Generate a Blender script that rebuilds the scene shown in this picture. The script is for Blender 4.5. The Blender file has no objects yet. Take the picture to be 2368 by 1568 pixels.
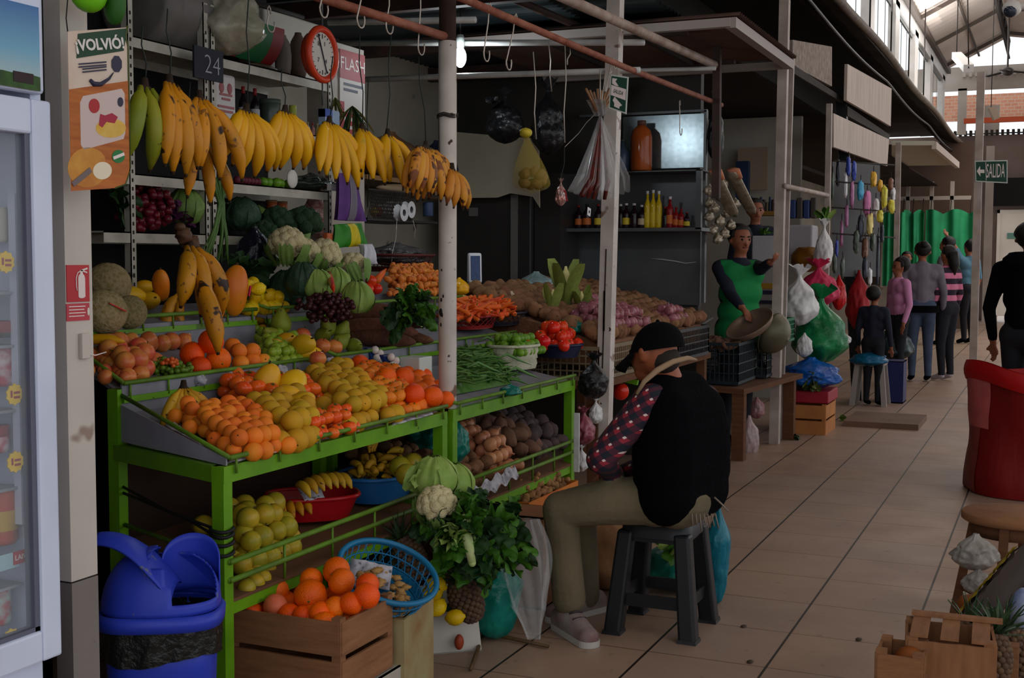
import bpy, math, random
from mathutils import Vector as V, Matrix, noise
R = random.Random(11)
SC = bpy.context.scene
COL = SC.collection
PI = math.pi
# ---------------------------------------------------------------- camera, daylight, exposure
F = 2850.0                                    # focal length for a 2368 px wide frame
YAW, PITCH, ROLL, H = math.radians(23.8), math.radians(3.77), 0.0033, 1.5
_f0 = V((-math.sin(YAW), math.cos(YAW), 0)); _r0 = V((math.cos(YAW), math.sin(YAW), 0))
FW = _f0*math.cos(PITCH) - V((0, 0, math.sin(PITCH)))
UP0 = _r0.cross(FW)
RT = _r0*math.cos(ROLL) + UP0*math.sin(ROLL)
UPV = UP0*math.cos(ROLL) - _r0*math.sin(ROLL)
EYE = V((0, 0, H))
cam = bpy.data.cameras.new('camera'); camo = bpy.data.objects.new('camera', cam); COL.objects.link(camo)
cam.sensor_width = 36; cam.lens = 36*F/2368; cam.clip_end = 200; cam.clip_start = .05
m = Matrix((RT, UPV, -FW)).transposed().to_4x4(); m.translation = EYE
camo.matrix_world = m; SC.camera = camo
SC.view_settings.view_transform = 'Standard'; SC.view_settings.look = 'None'
SC.view_settings.gamma = 1; SC.view_settings.use_curve_mapping = False
SC.view_settings.exposure = -0.35
SC.cycles.max_bounces = 6; SC.cycles.diffuse_bounces = 3; SC.cycles.glossy_bounces = 3
SC.cycles.transparent_max_bounces = 12; SC.cycles.transmission_bounces = 4
SC.cycles.caustics_reflective = False; SC.cycles.caustics_refractive = False
SC.cycles.sample_clamp_indirect = 4
SC.cycles.use_denoising = True
SC.render.use_persistent_data = False

W_ = bpy.data.worlds.new('daylight'); SC.world = W_; W_.use_nodes = True
bg = W_.node_tree.nodes['Background']; bg.inputs[0].default_value = (.93, .97, 1.0, 1); bg.inputs[1].default_value = 1.6

def area(name, loc, target, sx, sy, power, col=(1, 1, 1)):
    l = bpy.data.lights.new(name, 'AREA'); l.shape = 'RECTANGLE'; l.size = sx; l.size_y = sy; l.energy = power; l.color = col
    o = bpy.data.objects.new(name, l); COL.objects.link(o); o.location = loc
    o.rotation_euler = (V(target)-V(loc)).to_track_quat('-Z', 'Y').to_euler(); return o
# lamps added under the closed hall roof as fill, and daylight from the clerestory
area('roof_fill_near', (1.6, 3.2, 5.6), (-.6, 4.2, 0), 1.2, 5, 50, (1, .93, .86))
area('roof_fill_middle', (1.2, 13, 5.6), (-1, 13, 0), 1.2, 6, 60, (1, .95, .9))
area('roof_fill_far', (.2, 24, 5.4), (-1.4, 24, 0), 3, 8, 330, (1, .97, .93))
area('clerestory_daylight', (-2.2, 20, 4.9), (.5, 20, 6.4), 10, 1.2, 480, (.95, .98, 1))

def ray(u, v):
    d = FW*F + RT*(u-1184) - UPV*(v-784)
    return d/F
def W(u, v, x=None, y=None, z=None, d=None):
    """the point of the place seen at (u, v) of the photograph that lies on a given plane of the place"""
    r = ray(u, v)
    if x is not None: t = x/r.x
    elif y is not None: t = y/r.y
    elif z is not None: t = (z-H)/r.z
    else: t = d
    return EYE + r*t
def WP(u, v, z0, x0, k):
    """on the sloping plane z = z0 + (x0 - x)*k"""
    r = ray(u, v)
    return EYE + r*((z0 + x0*k - H)/(r.z + k*r.x))

# ---------------------------------------------------------------- materials
def lin(c):
    return tuple(((x/255)/12.92 if x/255 <= .04045 else ((x/255+.055)/1.055)**2.4) for x in c[:3])+(1,)
MATS = {}
def mat(name, c, c2=None, sc=12, rough=.55, metal=0, bump=0, bsc=60, var=0, spots=None, alpha=1, trans=0, emit=0,
        wave=None, voro=None, spec=.3, coat=0, contrast=.25, stretch=None):
    if name in MATS: return MATS[name]
    m = bpy.data.materials.new(name); m.use_nodes = True; MATS[name] = m
    nt = m.node_tree; N = nt.nodes; L = nt.links; P = N['Principled BSDF']
    P.inputs['Roughness'].default_value = rough; P.inputs['Metallic'].default_value = metal
    P.inputs['Specular IOR Level'].default_value = spec; P.inputs['Coat Weight'].default_value = coat
    tc = N.new('ShaderNodeTexCoord'); oi = N.new('ShaderNodeObjectInfo')
    ad = N.new('ShaderNodeVectorMath'); ad.operation = 'ADD'
    L.new(tc.outputs['Object'], ad.inputs[0])
    if var: 
        mu = N.new('ShaderNodeMath'); mu.operation = 'MULTIPLY'; mu.inputs[1].default_value = 31.7
        L.new(oi.outputs['Random'], mu.inputs[0]); L.new(mu.outputs[0], ad.inputs[1])
    co = ad.outputs[0]
    if stretch:
        ms = N.new('ShaderNodeVectorMath'); ms.operation = 'MULTIPLY'; ms.inputs[1].default_value = stretch
        L.new(co, ms.inputs[0]); co = ms.outputs[0]
    def nz(scale, det=3):
        n = N.new('ShaderNodeTexNoise'); n.inputs['Scale'].default_value = scale; n.inputs['Detail'].default_value = det
        L.new(co, n.inputs['Vector']); return n.outputs['Fac']
    def ramp(src, a, b):
        r = N.new('ShaderNodeMapRange'); r.inputs[1].default_value = a; r.inputs[2].default_value = b; L.new(src, r.inputs[0]); return r.outputs[0]
    def mix(fac, a, b):
        x = N.new('ShaderNodeMix'); x.data_type = 'RGBA'
        if hasattr(fac, 'links'): L.new(fac, x.inputs[0])
        else: x.inputs[0].default_value = fac
        for s, k in ((a, 6), (b, 7)):
            if hasattr(s, 'links'): L.new(s, x.inputs[k])
            else: x.inputs[k].default_value = lin(s)
        return x.outputs[2]
    col = mix(0, c, c)
    if c2 is not None: col = mix(ramp(nz(sc), .5-contrast, .5+contrast), c, c2)
    if wave:      # (scale, direction, colour, lo, hi)
        w = N.new('ShaderNodeTexWave'); w.inputs['Scale'].default_value = wave[0]; w.bands_direction = wave[1]
        w.inputs['Distortion'].default_value = wave[5] if len(wave) > 5 else 0
        L.new(co, w.inputs['Vector']); col = mix(ramp(w.outputs['Fac'], wave[3], wave[4]), col, wave[2])
    if voro:      # (scale, colour, lo, hi)
        w = N.new('ShaderNodeTexVoronoi'); w.inputs['Scale'].default_value = voro[0]
        L.new(co, w.inputs['Vector']); col = mix(ramp(w.outputs['Distance'], voro[2], voro[3]), col, voro[1])
    if spots:     # (colour, scale, threshold)
        for s in ([spots] if not isinstance(spots, list) else spots):
            col = mix(ramp(nz(s[1], 2), s[2], s[2]+.04), col, s[0])
    if var:
        h = N.new('ShaderNodeHueSaturation'); L.new(col, h.inputs['Color'])
        r1 = N.new('ShaderNodeMapRange'); r1.inputs[3].default_value = 1-var; r1.inputs[4].default_value = 1+var
        L.new(oi.outputs['Random'], r1.inputs[0]); L.new(r1.outputs[0], h.inputs['Value'])
        m2 = N.new('ShaderNodeMath'); m2.operation = 'MULTIPLY'; m2.inputs[1].default_value = 7.31
        m3 = N.new('ShaderNodeMath'); m3.operation = 'FRACT'; L.new(oi.outputs['Random'], m2.inputs[0]); L.new(m2.outputs[0], m3.inputs[0])
        r2 = N.new('ShaderNodeMapRange'); r2.inputs[3].default_value = .5-var*.07; r2.inputs[4].default_value = .5+var*.07
        L.new(m3.outputs[0], r2.inputs[0]); L.new(r2.outputs[0], h.inputs['Hue']); col = h.outputs[0]
    L.new(col, P.inputs['Base Color'])
    if bump:
        b = N.new('ShaderNodeBump'); b.inputs['Strength'].default_value = min(1, bump); b.inputs['Distance'].default_value = .01*max(1, bump)
        L.new(nz(bsc, 3), b.inputs['Height']); L.new(b.outputs[0], P.inputs['Normal'])
    if alpha < 1: P.inputs['Alpha'].default_value = alpha
    if trans: P.inputs['Transmission Weight'].default_value = trans
    if emit: P.inputs['Emission Color'].default_value = lin(c); P.inputs['Emission Strength'].default_value = emit
    return m

# ---------------------------------------------------------------- mesh builder
class MB:
    def __init__(s): s.v = []; s.f = []; s.mi = []; s.m = 0; s.sm = []; s.smooth = False
    def add(s, vs, fs, M=None):
        b = len(s.v)
        s.v += [tuple(M @ V(p)) if M else tuple(p) for p in vs]
        for f in fs: s.f.append(tuple(i+b for i in f)); s.mi.append(s.m); s.sm.append(s.smooth)
        return s
    def mat(s, i): s.m = i; return s
    def box(s, lo, hi, M=None):
        (a, b, c), (d, e, f) = lo, hi
        o = s.smooth; s.smooth = False
        s.add([(a, b, c), (d, b, c), (d, e, c), (a, e, c), (a, b, f), (d, b, f), (d, e, f), (a, e, f)],
              [(0, 3, 2, 1), (4, 5, 6, 7), (0, 1, 5, 4), (1, 2, 6, 5), (2, 3, 7, 6), (3, 0, 4, 7)], M)
        s.smooth = o; return s
    def cbox(s, c, sx, sy, sz, M=None): return s.box((c[0]-sx/2, c[1]-sy/2, c[2]-sz/2), (c[0]+sx/2, c[1]+sy/2, c[2]+sz/2), M)
    def hexa(s, b4, t4):
        o = s.smooth; s.smooth = False
        s.add(list(b4)+list(t4), [(0, 3, 2, 1), (4, 5, 6, 7), (0, 1, 5, 4), (1, 2, 6, 5), (2, 3, 7, 6), (3, 0, 4, 7)]); s.smooth = o; return s
    def bar(s, p, q, w, h=None, up=(0, 0, 1)):
        p, q = V(p), V(q); h = h or w; d = (q-p).normalized(); u = V(up)
        if abs(d.dot(u)) > .98: u = V((0, 1, 0))
        a = d.cross(u).normalized()*w/2; b = a.cross(d).normalized()*h/2
        return s.hexa([p-a-b, p+a-b, p+a+b, p-a+b], [q-a-b, q+a-b, q+a+b, q-a+b])
    def tube(s, pts, r, n=8, cap=True, closed=False, flat=None):
        pts = [V(p) for p in pts]; k = len(pts)
        rr = r if isinstance(r, (list, tuple)) else [r]*k
        vs = []; ref = None
        for i, p in enumerate(pts):
            if closed: d = pts[(i+1) % k]-pts[i-1]
            else: d = pts[min(i+1, k-1)]-pts[max(i-1, 0)]
            d = d.normalized() if d.length > 1e-9 else V((0, 0, 1))
            if ref is None:
                ref = V((0, 0, 1)) if abs(d.z) < .9 else V((1, 0, 0))
            a = (ref - d*ref.dot(d))
            if a.length < 1e-6: a = d.orthogonal()
            a.normalize(); ref = a; b = d.cross(a)
            for j in range(n):
                t = 2*PI*j/n; fl = flat if flat else 1
                vs.append(p + (a*math.cos(t)*fl + b*math.sin(t))*rr[i])
        fs = []
        for i in range(k if closed else k-1):
            for j in range(n):
                a0 = i*n+j; a1 = i*n+(j+1) % n; b0 = ((i+1) % k)*n+j; b1 = ((i+1) % k)*n+(j+1) % n
                fs.append((a0, a1, b1, b0))
        if cap and not closed:
            fs.append(tuple(range(n-1, -1, -1))); fs.append(tuple((k-1)*n+j for j in range(n)))
        o = s.smooth; s.smooth = True; s.add(vs, fs); s.smooth = o; return s
    def grid(s, fn, nu, nv, wu=False, wv=False, skip=None, smooth=True, M=None):
        vs = [fn(i/(nu if wu else nu-1), j/(nv if wv else nv-1)) for i in range(nu) for j in range(nv)]
        fs = []
        for i in range(nu if wu else nu-1):
            for j in range(nv if wv else nv-1):
                if skip and skip((i+.5)/nu, (j+.5)/nv): continue
                a, b = i, (i+1) % nu; c, d = j, (j+1) % nv
                fs.append((a*nv+c, b*nv+c, b*nv+d, a*nv+d))
        o = s.smooth; s.smooth = smooth; s.add(vs, fs, M); s.smooth = o; return s
    def lathe(s, prof, n=16, M=None, sx=1, sy=1, fn=None):
        k = len(prof)
        def f(a, b):
            r, z = prof[min(k-1, int(round(b*(k-1))))]
            t = a*2*PI; q = fn(t, z) if fn else 1
            return (r*q*math.cos(t)*sx, r*q*math.sin(t)*sy, z)
        return s.grid(f, n, k, wu=True, M=M)
    def ell(s, c, r, n=14, m=9, disp=None, M=None):
        c = V(c); r = (r, r, r) if not hasattr(r, '__len__') else r
        vs = []; fs = []
        def p(d):
            k = 1+(disp(d) if disp else 0)
            return V((c.x+d.x*r[0]*k, c.y+d.y*r[1]*k, c.z+d.z*r[2]*k))
        vs.append(p(V((0, 0, 1))))
        for i in range(1, m):
            a = PI*i/m
            for j in range(n):
                t = 2*PI*j/n; vs.append(p(V((math.sin(a)*math.cos(t), math.sin(a)*math.sin(t), math.cos(a)))))
        vs.append(p(V((0, 0, -1))))
        for j in range(n):
            fs.append((0, 1+j, 1+(j+1) % n)); fs.append((len(vs)-1, 1+(m-2)*n+(j+1) % n, 1+(m-2)*n+j))
        for i in range(m-2):
            for j in range(n):
                a = 1+i*n+j; b = 1+i*n+(j+1) % n; fs.append((a, a+n, b+n, b))
        o = s.smooth; s.smooth = True; s.add(vs, fs, M); s.smooth = o; return s
    def mesh(s, name, mats, inv=None):
        me = bpy.data.meshes.new(name)
        vs = [tuple(inv @ V(p)) for p in s.v] if inv else s.v
        me.from_pydata(vs, [], s.f)
        for a in (mats if isinstance(mats, (list, tuple)) else [mats]): me.materials.append(a)
        me.polygons.foreach_set('material_index', s.mi); me.polygons.foreach_set('use_smooth', s.sm)
        me.validate(); me.update(); return me

MW = {}     # world matrix of every parent
def link(name, data, loc=(0, 0, 0), rot=(0, 0, 0), scale=(1, 1, 1), parent=None):
    o = bpy.data.objects.new(name, data); COL.objects.link(o)
    o.location = loc; o.rotation_euler = rot; o.scale = scale if hasattr(scale, '__len__') else (scale,)*3
    if parent: o.parent = parent
    from mathutils import Euler
    lm = Matrix.LocRotScale(V(loc), Euler(rot), V(o.scale))
    MW[o.name] = (MW[parent.name] @ lm) if parent else lm
    return o
def tag(o, label, cat=None, group=None, kind=None):
    if label: o['label'] = label
    if cat: o['category'] = cat
    if group: o['group'] = group
    if kind: o['kind'] = kind
    return o
def thing(name, label, cat, loc, rz=0, group=None, rot=None):
    return tag(link(name, None, loc, rot or (0, 0, rz)), label, cat, group)
def part(parent, name, mb, mats, label=None, world=True, mod=None, kind=None):
    """mesh part of a thing; its shape given in room coordinates (world) or in the parent's own"""
    me = mb.mesh(name, mats, MW[parent.name].inverted() if world else None)
    o = link(name, me, parent=parent)
    if label: o['label'] = label
    if kind: o['kind'] = kind
    if mod: bev(o, mod)
    return o
def bev(o, w, seg=2):
    b = o.modifiers.new('soft_edges', 'BEVEL'); b.width = w; b.segments = seg; b.limit_method = 'ANGLE'; b.angle_limit = .6; return o
def single(name, mb, mats, label, cat, group=None, loc=None, mod=None, kind=None):
    """a thing that is one mesh, its origin at its own base"""
    if loc is None:
        xs = [p[0] for p in mb.v]; ys = [p[1] for p in mb.v]; zs = [p[2] for p in mb.v]
        loc = ((min(xs)+max(xs))/2, (min(ys)+max(ys))/2, min(zs))
    me = mb.mesh(name, mats, Matrix.Translation(-V(loc)))
    o = link(name, me, loc); tag(o, label, cat, group, kind)
    if mod: bev(o, mod)
    return o
def struct(name, mb, mats, loc=(0, 0, 0)):
    o = link(name, mb.mesh(name, mats, Matrix.Translation(-V(loc))), loc); o['kind'] = 'structure'; return o
# kinds that are repeated: meshes made once, then placed
KIND = {}
def kind(key, name, parts): KIND[key] = (name, parts)      # parts: [(part name, mesh)], the first is the thing's own body
def put(key, loc, rot=(0, 0, 0), s=1, label=None, cat=None, group=None, keep=99):
    name, parts = KIND[key]
    o = link(name, parts[0][1], loc, rot, s); tag(o, label, cat, group)
    for n, me in parts[1:1+keep]: link(n, me, parent=o)
    return o
def rnd3(): return (R.uniform(0, 6.28), R.uniform(0, 6.28), R.uniform(0, 6.28))
def text(parent, s, org, xd, up, size, m, ext=.0006, name='lettering', bold=0, align='CENTER', kx=1):
    c = bpy.data.curves.new(name, 'FONT'); c.body = s; c.size = size; c.extrude = ext; c.offset = bold; c.align_x = align; c.align_y = 'CENTER'
    c.resolution_u = 3; c.materials.append(m)
    tmp = bpy.data.objects.new('tmp', c); COL.objects.link(tmp)
    me = bpy.data.meshes.new_from_object(tmp.evaluated_get(bpy.context.evaluated_depsgraph_get()))
    bpy.data.objects.remove(tmp); me.name = name
    if not me.materials: me.materials.append(m)
    xd = V(xd).normalized(); up = V(up); up = (up-xd*up.dot(xd)).normalized(); n = xd.cross(up)
    A = Matrix((xd, up, n)).transposed().to_4x4(); A.translation = V(org)
    me.transform(MW[parent.name].inverted() @ A @ Matrix.Diagonal((kx, 1, 1, 1)))
    return link(name, me, parent=parent)
# ================================================================ the setting
def floor_mat():
    m = bpy.data.materials.new('floor_tiles'); m.use_nodes = True; nt = m.node_tree; N = nt.nodes; L = nt.links; P = N['Principled BSDF']
    g = N.new('ShaderNodeNewGeometry'); sx = N.new('ShaderNodeSeparateXYZ'); L.new(g.outputs['Position'], sx.inputs[0])
    def M(op, a, b=None, c=None):
        n = N.new('ShaderNodeMath'); n.operation = op
        for i, s in enumerate((a, b, c)):
            if s is None: continue
            if hasattr(s, 'links'): L.new(s, n.inputs[i])
            else: n.inputs[i].default_value = s
        return n.outputs[0]
    X = M('DIVIDE', M('ADD', sx.outputs[0], 50*.4535+.482), .4535); Y = M('DIVIDE', M('ADD', sx.outputs[1], 50*.457-4.9), .457)
    def edge(a, w): f = M('FRACT', a); return M('GREATER_THAN', M('ABSOLUTE', M('SUBTRACT', f, .5)), .5-w)
    gx = edge(X, .011); gy = M('MULTIPLY', edge(Y, .0085), .6); gr = M('MAXIMUM', gx, gy)
    cid = N.new('ShaderNodeCombineXYZ'); L.new(M('FLOOR', X), cid.inputs[0]); L.new(M('FLOOR', Y), cid.inputs[1])
    wn = N.new('ShaderNodeTexWhiteNoise'); wn.noise_dimensions = '3D'; L.new(cid.outputs[0], wn.inputs['Vector'])
    nz = N.new('ShaderNodeTexNoise'); nz.inputs['Scale'].default_value = 2.2; nz.inputs['Detail'].default_value = 5; L.new(g.outputs['Position'], nz.inputs['Vector'])
    n2 = N.new('ShaderNodeTexNoise'); n2.inputs['Scale'].default_value = 19; L.new(g.outputs['Position'], n2.inputs['Vector'])
    def mix(f, a, b, bt='MIX'):
        x = N.new('ShaderNodeMix'); x.data_type = 'RGBA'; x.blend_type = bt
        for s, k in ((f, 0), (a, 6), (b, 7)):
            if hasattr(s, 'links'): L.new(s, x.inputs[k])
            elif k == 0: x.inputs[0].default_value = s
            else: x.inputs[k].default_value = lin(s)
        return x.outputs[2]
    rp = N.new('ShaderNodeMapRange'); rp.inputs[1].default_value = .35; rp.inputs[2].default_value = .65; L.new(nz.outputs[0], rp.inputs[0])
    c = mix(rp.outputs[0], (168, 138, 116), (150, 122, 104))
    c = mix(M('MULTIPLY', wn.outputs['Value'], .45), c, (150, 132, 124))
    r3 = N.new('ShaderNodeMapRange'); r3.inputs[1].default_value = .66; r3.inputs[2].default_value = .72; L.new(n2.outputs[0], r3.inputs[0])
    c = mix(M('MULTIPLY', r3.outputs[0], .35), c, (96, 78, 66))
    c = mix(gr, c, (34, 26, 22)); L.new(c, P.inputs['Base Color'])
    L.new(M('ADD', M('MULTIPLY', nz.outputs[0], .25), .3), P.inputs['Roughness'])
    P.inputs['Specular IOR Level'].default_value = .35
    b = N.new('ShaderNodeBump'); b.inputs['Strength'].default_value = .4; b.inputs['Distance'].default_value = .003; b.invert = True
    L.new(gr, b.inputs['Height']); L.new(b.outputs[0], P.inputs['Normal'])
    return m
struct('floor', MB().box((-6, -9, -.1), (9, 38, 0)), floor_mat())
M_wallbe = mat('stall_wall_paint', (150, 143, 130), (120, 112, 100), sc=1.6, rough=.85, bump=.2, bsc=40, spots=((60, 54, 48), 3.1, .68))
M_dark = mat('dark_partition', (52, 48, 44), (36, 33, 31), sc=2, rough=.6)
M_white = mat('white_paint', (205, 196, 190), (170, 160, 152), sc=7, rough=.45, spots=[((60, 40, 32), 23, .70), ((120, 96, 82), 9, .66)])
M_whitec = mat('clean_white_paint', (210, 205, 200), (190, 184, 178), sc=5, rough=.4)
M_rust = mat('rusty_red_paint', (112, 52, 38), (150, 96, 76), sc=14, rough=.7, bump=.3)
M_rustd = mat('dark_rusty_steel', (66, 44, 36), (40, 30, 27), sc=9, rough=.7)
M_galv = mat('galvanised_sheet', (150, 162, 166), (120, 132, 138), sc=30, rough=.24, metal=.85, contrast=.3)
M_grey = mat('grey_metal', (92, 94, 96), (70, 71, 73), sc=3, rough=.35, metal=.3)
M_tin = mat('corrugated_tin', (92, 104, 108), (56, 64, 68), sc=2, rough=.35, metal=.6)
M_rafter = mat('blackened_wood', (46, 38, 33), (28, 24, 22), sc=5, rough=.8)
M_roof = mat('hall_roof_sheet', (214, 200, 188), (190, 174, 162), sc=.8, rough=.8)
M_brick = None
def corr(mb, x0, x1, y0, y1, zf, step=.076, amp=.012, axis='y'):
    """corrugated sheet; ridges run along x"""
    n = max(2, int((y1-y0)/step*2))
    mb.grid(lambda a, b: (x0+(x1-x0)*a, y0+(y1-y0)*b, zf(x0+(x1-x0)*a)+amp*(1 if int(round(b*(n-1))) % 2 else -1)), 2, n)
    return mb
# stall side: back wall, partitions, low tin ceilings
struct('wall_left', MB().box((-4.62, -3, 0), (-4.5, 30, 3.95)), M_wallbe)
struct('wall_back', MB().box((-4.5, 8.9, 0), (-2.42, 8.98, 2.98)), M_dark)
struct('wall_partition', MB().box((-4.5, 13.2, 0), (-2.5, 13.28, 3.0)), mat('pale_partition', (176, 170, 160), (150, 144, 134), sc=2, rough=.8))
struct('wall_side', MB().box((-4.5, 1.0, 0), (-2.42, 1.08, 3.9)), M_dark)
tin = MB(); corr(tin, -4.5, -2.15, 1.0, 8.9, lambda x: 2.98); struct('ceiling_tin', tin, M_tin)
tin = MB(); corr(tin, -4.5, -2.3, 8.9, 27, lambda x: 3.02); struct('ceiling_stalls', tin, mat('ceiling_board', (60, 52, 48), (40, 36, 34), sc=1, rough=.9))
# upper storey of the stall block: dark front under the eave
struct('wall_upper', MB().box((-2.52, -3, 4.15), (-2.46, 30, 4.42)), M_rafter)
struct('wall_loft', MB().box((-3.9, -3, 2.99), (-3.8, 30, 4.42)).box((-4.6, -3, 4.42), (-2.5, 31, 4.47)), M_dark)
ev = MB()
for k in range(66):
    y = -3+k*.5; ev.hexa([(-2.16, y, 4.0+.02*(k % 2)), (-2.02, y, 3.98), (-2.02, y+.52, 3.98), (-2.16, y+.52, 4.0)], [(-2.55, y, 4.2), (-2.02, y, 4.06+.03*math.sin(k*1.7)), (-2.02, y+.52, 4.06+.03*math.sin(k*2.3)), (-2.55, y+.52, 4.22)])
struct('trim_eave', ev, M_rafter)
g = MB(); g.tube([(-2.0, y*1.0, 4.02+.03*math.sin(y*.9)) for y in range(-3, 31)], .045, 8); struct('trim_gutter', g, mat('old_pvc', (112, 100, 88), (80, 68, 58), sc=6, rough=.6))
g = MB(); g.tube([(-2.12, y, 3.84-.06*abs(math.sin(y*.55))) for y in [k*.5 for k in range(14, 58)]], .016, 6); struct('trim_conduit', g, M_grey)
# clerestory wall over the stalls: white piers, open bright windows between
cw = MB()
for y in range(-3, 31, 3):
    cw.box((-2.62, y, 4.42), (-2.5, y+.55, 5.72))
cw.box((-2.62, -3, 5.62), (-2.5, 31, 5.95))
struct('wall_clerestory', cw, M_whitec)
for i, y in enumerate(range(-3, 30, 3)):
    w = MB(); w.box((-2.58, y+.55, 4.42), (-2.55, y+3, 4.47)); w.box((-2.58, y+.55, 5.56), (-2.55, y+3, 5.62))
    for k in (1, 2): w.box((-2.57, y+.55+k*.82-.008, 4.45), (-2.56, y+.55+k*.82+.008, 5.58))
    struct('window_%d' % (i+1), w, mat('window_bar', (120, 122, 118), rough=.6), (-2.57, y+1.8, 4.4))
# hall roof: purlins along the hall, sheet above, ridge truss
rf = MB()
def rz_(x): return 6.62-abs(x+1.15)*.5 if x < -1.15 else 6.62-abs(x+1.15)*.16
corr(rf, -2.6, -1.15, -4, 31, rz_, step=.35, amp=.02); corr(rf, -1.15, 6.0, -4, 31, rz_, step=.35, amp=.02)
struct('ceiling_hall', rf, M_roof)
rb = MB()
for y in range(-3, 32, 3):
    for xa, xb in ((-2.55, -1.15), (-1.15, 6.0)): rb.bar((xa, y, rz_(xa)-.07), (xb, y, rz_(xb)-.07), .05, .07)
rb.bar((-2.45, -4, 5.9), (-2.45, 31, 5.9), .08, .1)
for x in (-1.8, -.3, .8): rb.bar((x, -4, rz_(x)-.06), (x, 31, rz_(x)-.06), .04)
struct('trim_rafters', rb, mat('roof_steel', (84, 72, 64), rough=.7))
tr = MB()
for y in [k*1.0 for k in range(6, 31)]:
    tr.bar((-1.15, y, 6.5), (-1.15, y+.5, 6.15), .03); tr.bar((-1.15, y+.5, 6.15), (-1.15, y+1, 6.5), .03)
tr.bar((-1.15, 4, 6.14), (-1.15, 31, 6.14), .045); tr.bar((-1.15, 4, 6.52), (-1.15, 31, 6.52), .045)
struct('trim_truss', tr, M_rafter)
# far end of the hall
fw = MB()
M_fw = mat('far_plaster', (178, 168, 158), (130, 116, 106), sc=.9, rough=.9)
fw.box((-6, 32.4, 0), (-1.35, 32.6, 3.3)); fw.box((-6, 32.4, 3.3), (6, 32.6, 4.52)); fw.box((-.1, 32.4, 0), (6, 32.6, 3.3)); fw.box((-1.35, 32.4, 2.7), (-.1, 32.6, 3.3))
struct('wall_far', fw, mat('far_dim_plaster', (120, 102, 94), (86, 70, 62), sc=.8, rough=.95))
bk = MB(); bk.box((-6, 33.6, 5.02), (6, 33.8, 5.66))
mb_ = bpy.data.materials.new('red_brick'); mb_.use_nodes = True; nt = mb_.node_tree
br = nt.nodes.new('ShaderNodeTexBrick'); br.inputs['Color1'].default_value = lin((214, 150, 120)); br.inputs['Color2'].default_value = lin((196, 128, 100)); br.inputs['Mortar'].default_value = lin((200, 180, 160))
br.inputs['Scale'].default_value = 3; mpn = nt.nodes.new('ShaderNodeMapping'); mpn.inputs['Rotation'].default_value = (PI/2, 0, 0); tcn = nt.nodes.new('ShaderNodeTexCoord')
nt.links.new(tcn.outputs['Object'], mpn.inputs[0]); nt.links.new(mpn.outputs[0], br.inputs['Vector']); nt.links.new(br.outputs[0], nt.nodes['Principled BSDF'].inputs['Base Color'])
struct('wall_brick', bk, mb_)
fp = MB(); corr(fp, -3.2, 6, 32.2, 32.34, lambda x: 4.55, step=.05)
for k in range(70): fp.box((-2.4+k*.12, 32.1, 4.5), (-2.34+k*.12, 32.3, 4.62))
struct('trim_parapet', fp, M_rafter)
struct('trim_red_beam', MB().box((-2.1, 31.0, 4.68), (6, 31.1, 4.8)), mat('red_oxide_beam', (196, 84, 46), rough=.6))
gb = MB(); gb.box((-6, 31.8, 5.55), (6, 31.9, 5.9)); gb.box((-6, 31.86, 5.9), (6, 31.9, 6.12)); gb.box((-2.3, 31.8, 4.5), (-2.1, 31.9, 5.6)); gb.box((-1.75, 32.9, 4.3), (-1.4, 33.0, 5.3))
for k in range(60): gb.box((-2.2+k*.14, 31.7, 5.86), (-2.13+k*.14, 31.8, 5.96))
struct('trim_gable', gb, M_fw)
d = MB(); d.box((-1.3, 32.3, 0.12), (-.15, 32.38, 2.62)); d.box((-1.36, 32.28, .0), (-1.3, 32.42, 2.7)); d.box((-1.36, 32.28, 2.62), (-.1, 32.42, 2.7))
dr = struct('door_1', d, mat('door_white', (236, 226, 214), (214, 202, 188), sc=1.2, rough=.6), (-.7, 32.3, 0))
part(dr, 'door_plate', MB().box((-1.12, 32.27, 2.0), (-.7, 32.3, 2.14)), mat('teal_plate', (96, 140, 128)))
struct('wall_over_door', MB().box((-1.5, 31.95, 2.78), (4, 32.1, 3.45)), mat('black_opening', (22, 20, 20), rough=.9))
struct('trim_door_post', MB().box((-1.62, 31.7, 0), (-1.44, 31.88, 4.2)), M_fw)
struct('baseboard_far', MB().box((-1.6, 31.9, 0), (-1.3, 32.28, .14)), mat('brown_base', (120, 74, 48)))
# white room front with windows and green netting, left of the door
wr = MB(); wr.box((-4.4, 27.0, 0), (-2.05, 27.12, .95))
for x in (-4.4, -3.4, -2.92, -2.45, -2.05): wr.box((x, 26.95, .9), (x+.07, 27.1, 3.1))
wr.box((-4.4, 26.95, 2.72), (-1.65, 27.1, 2.8))
struct('wall_office', wr, M_fw)
struct('wall_office_back', MB().box((-4.4, 28.2, 0), (-1.7, 28.3, 4.0)), mat('office_brown', (92, 72, 60), (70, 54, 46), sc=1, rough=.9))

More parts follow.
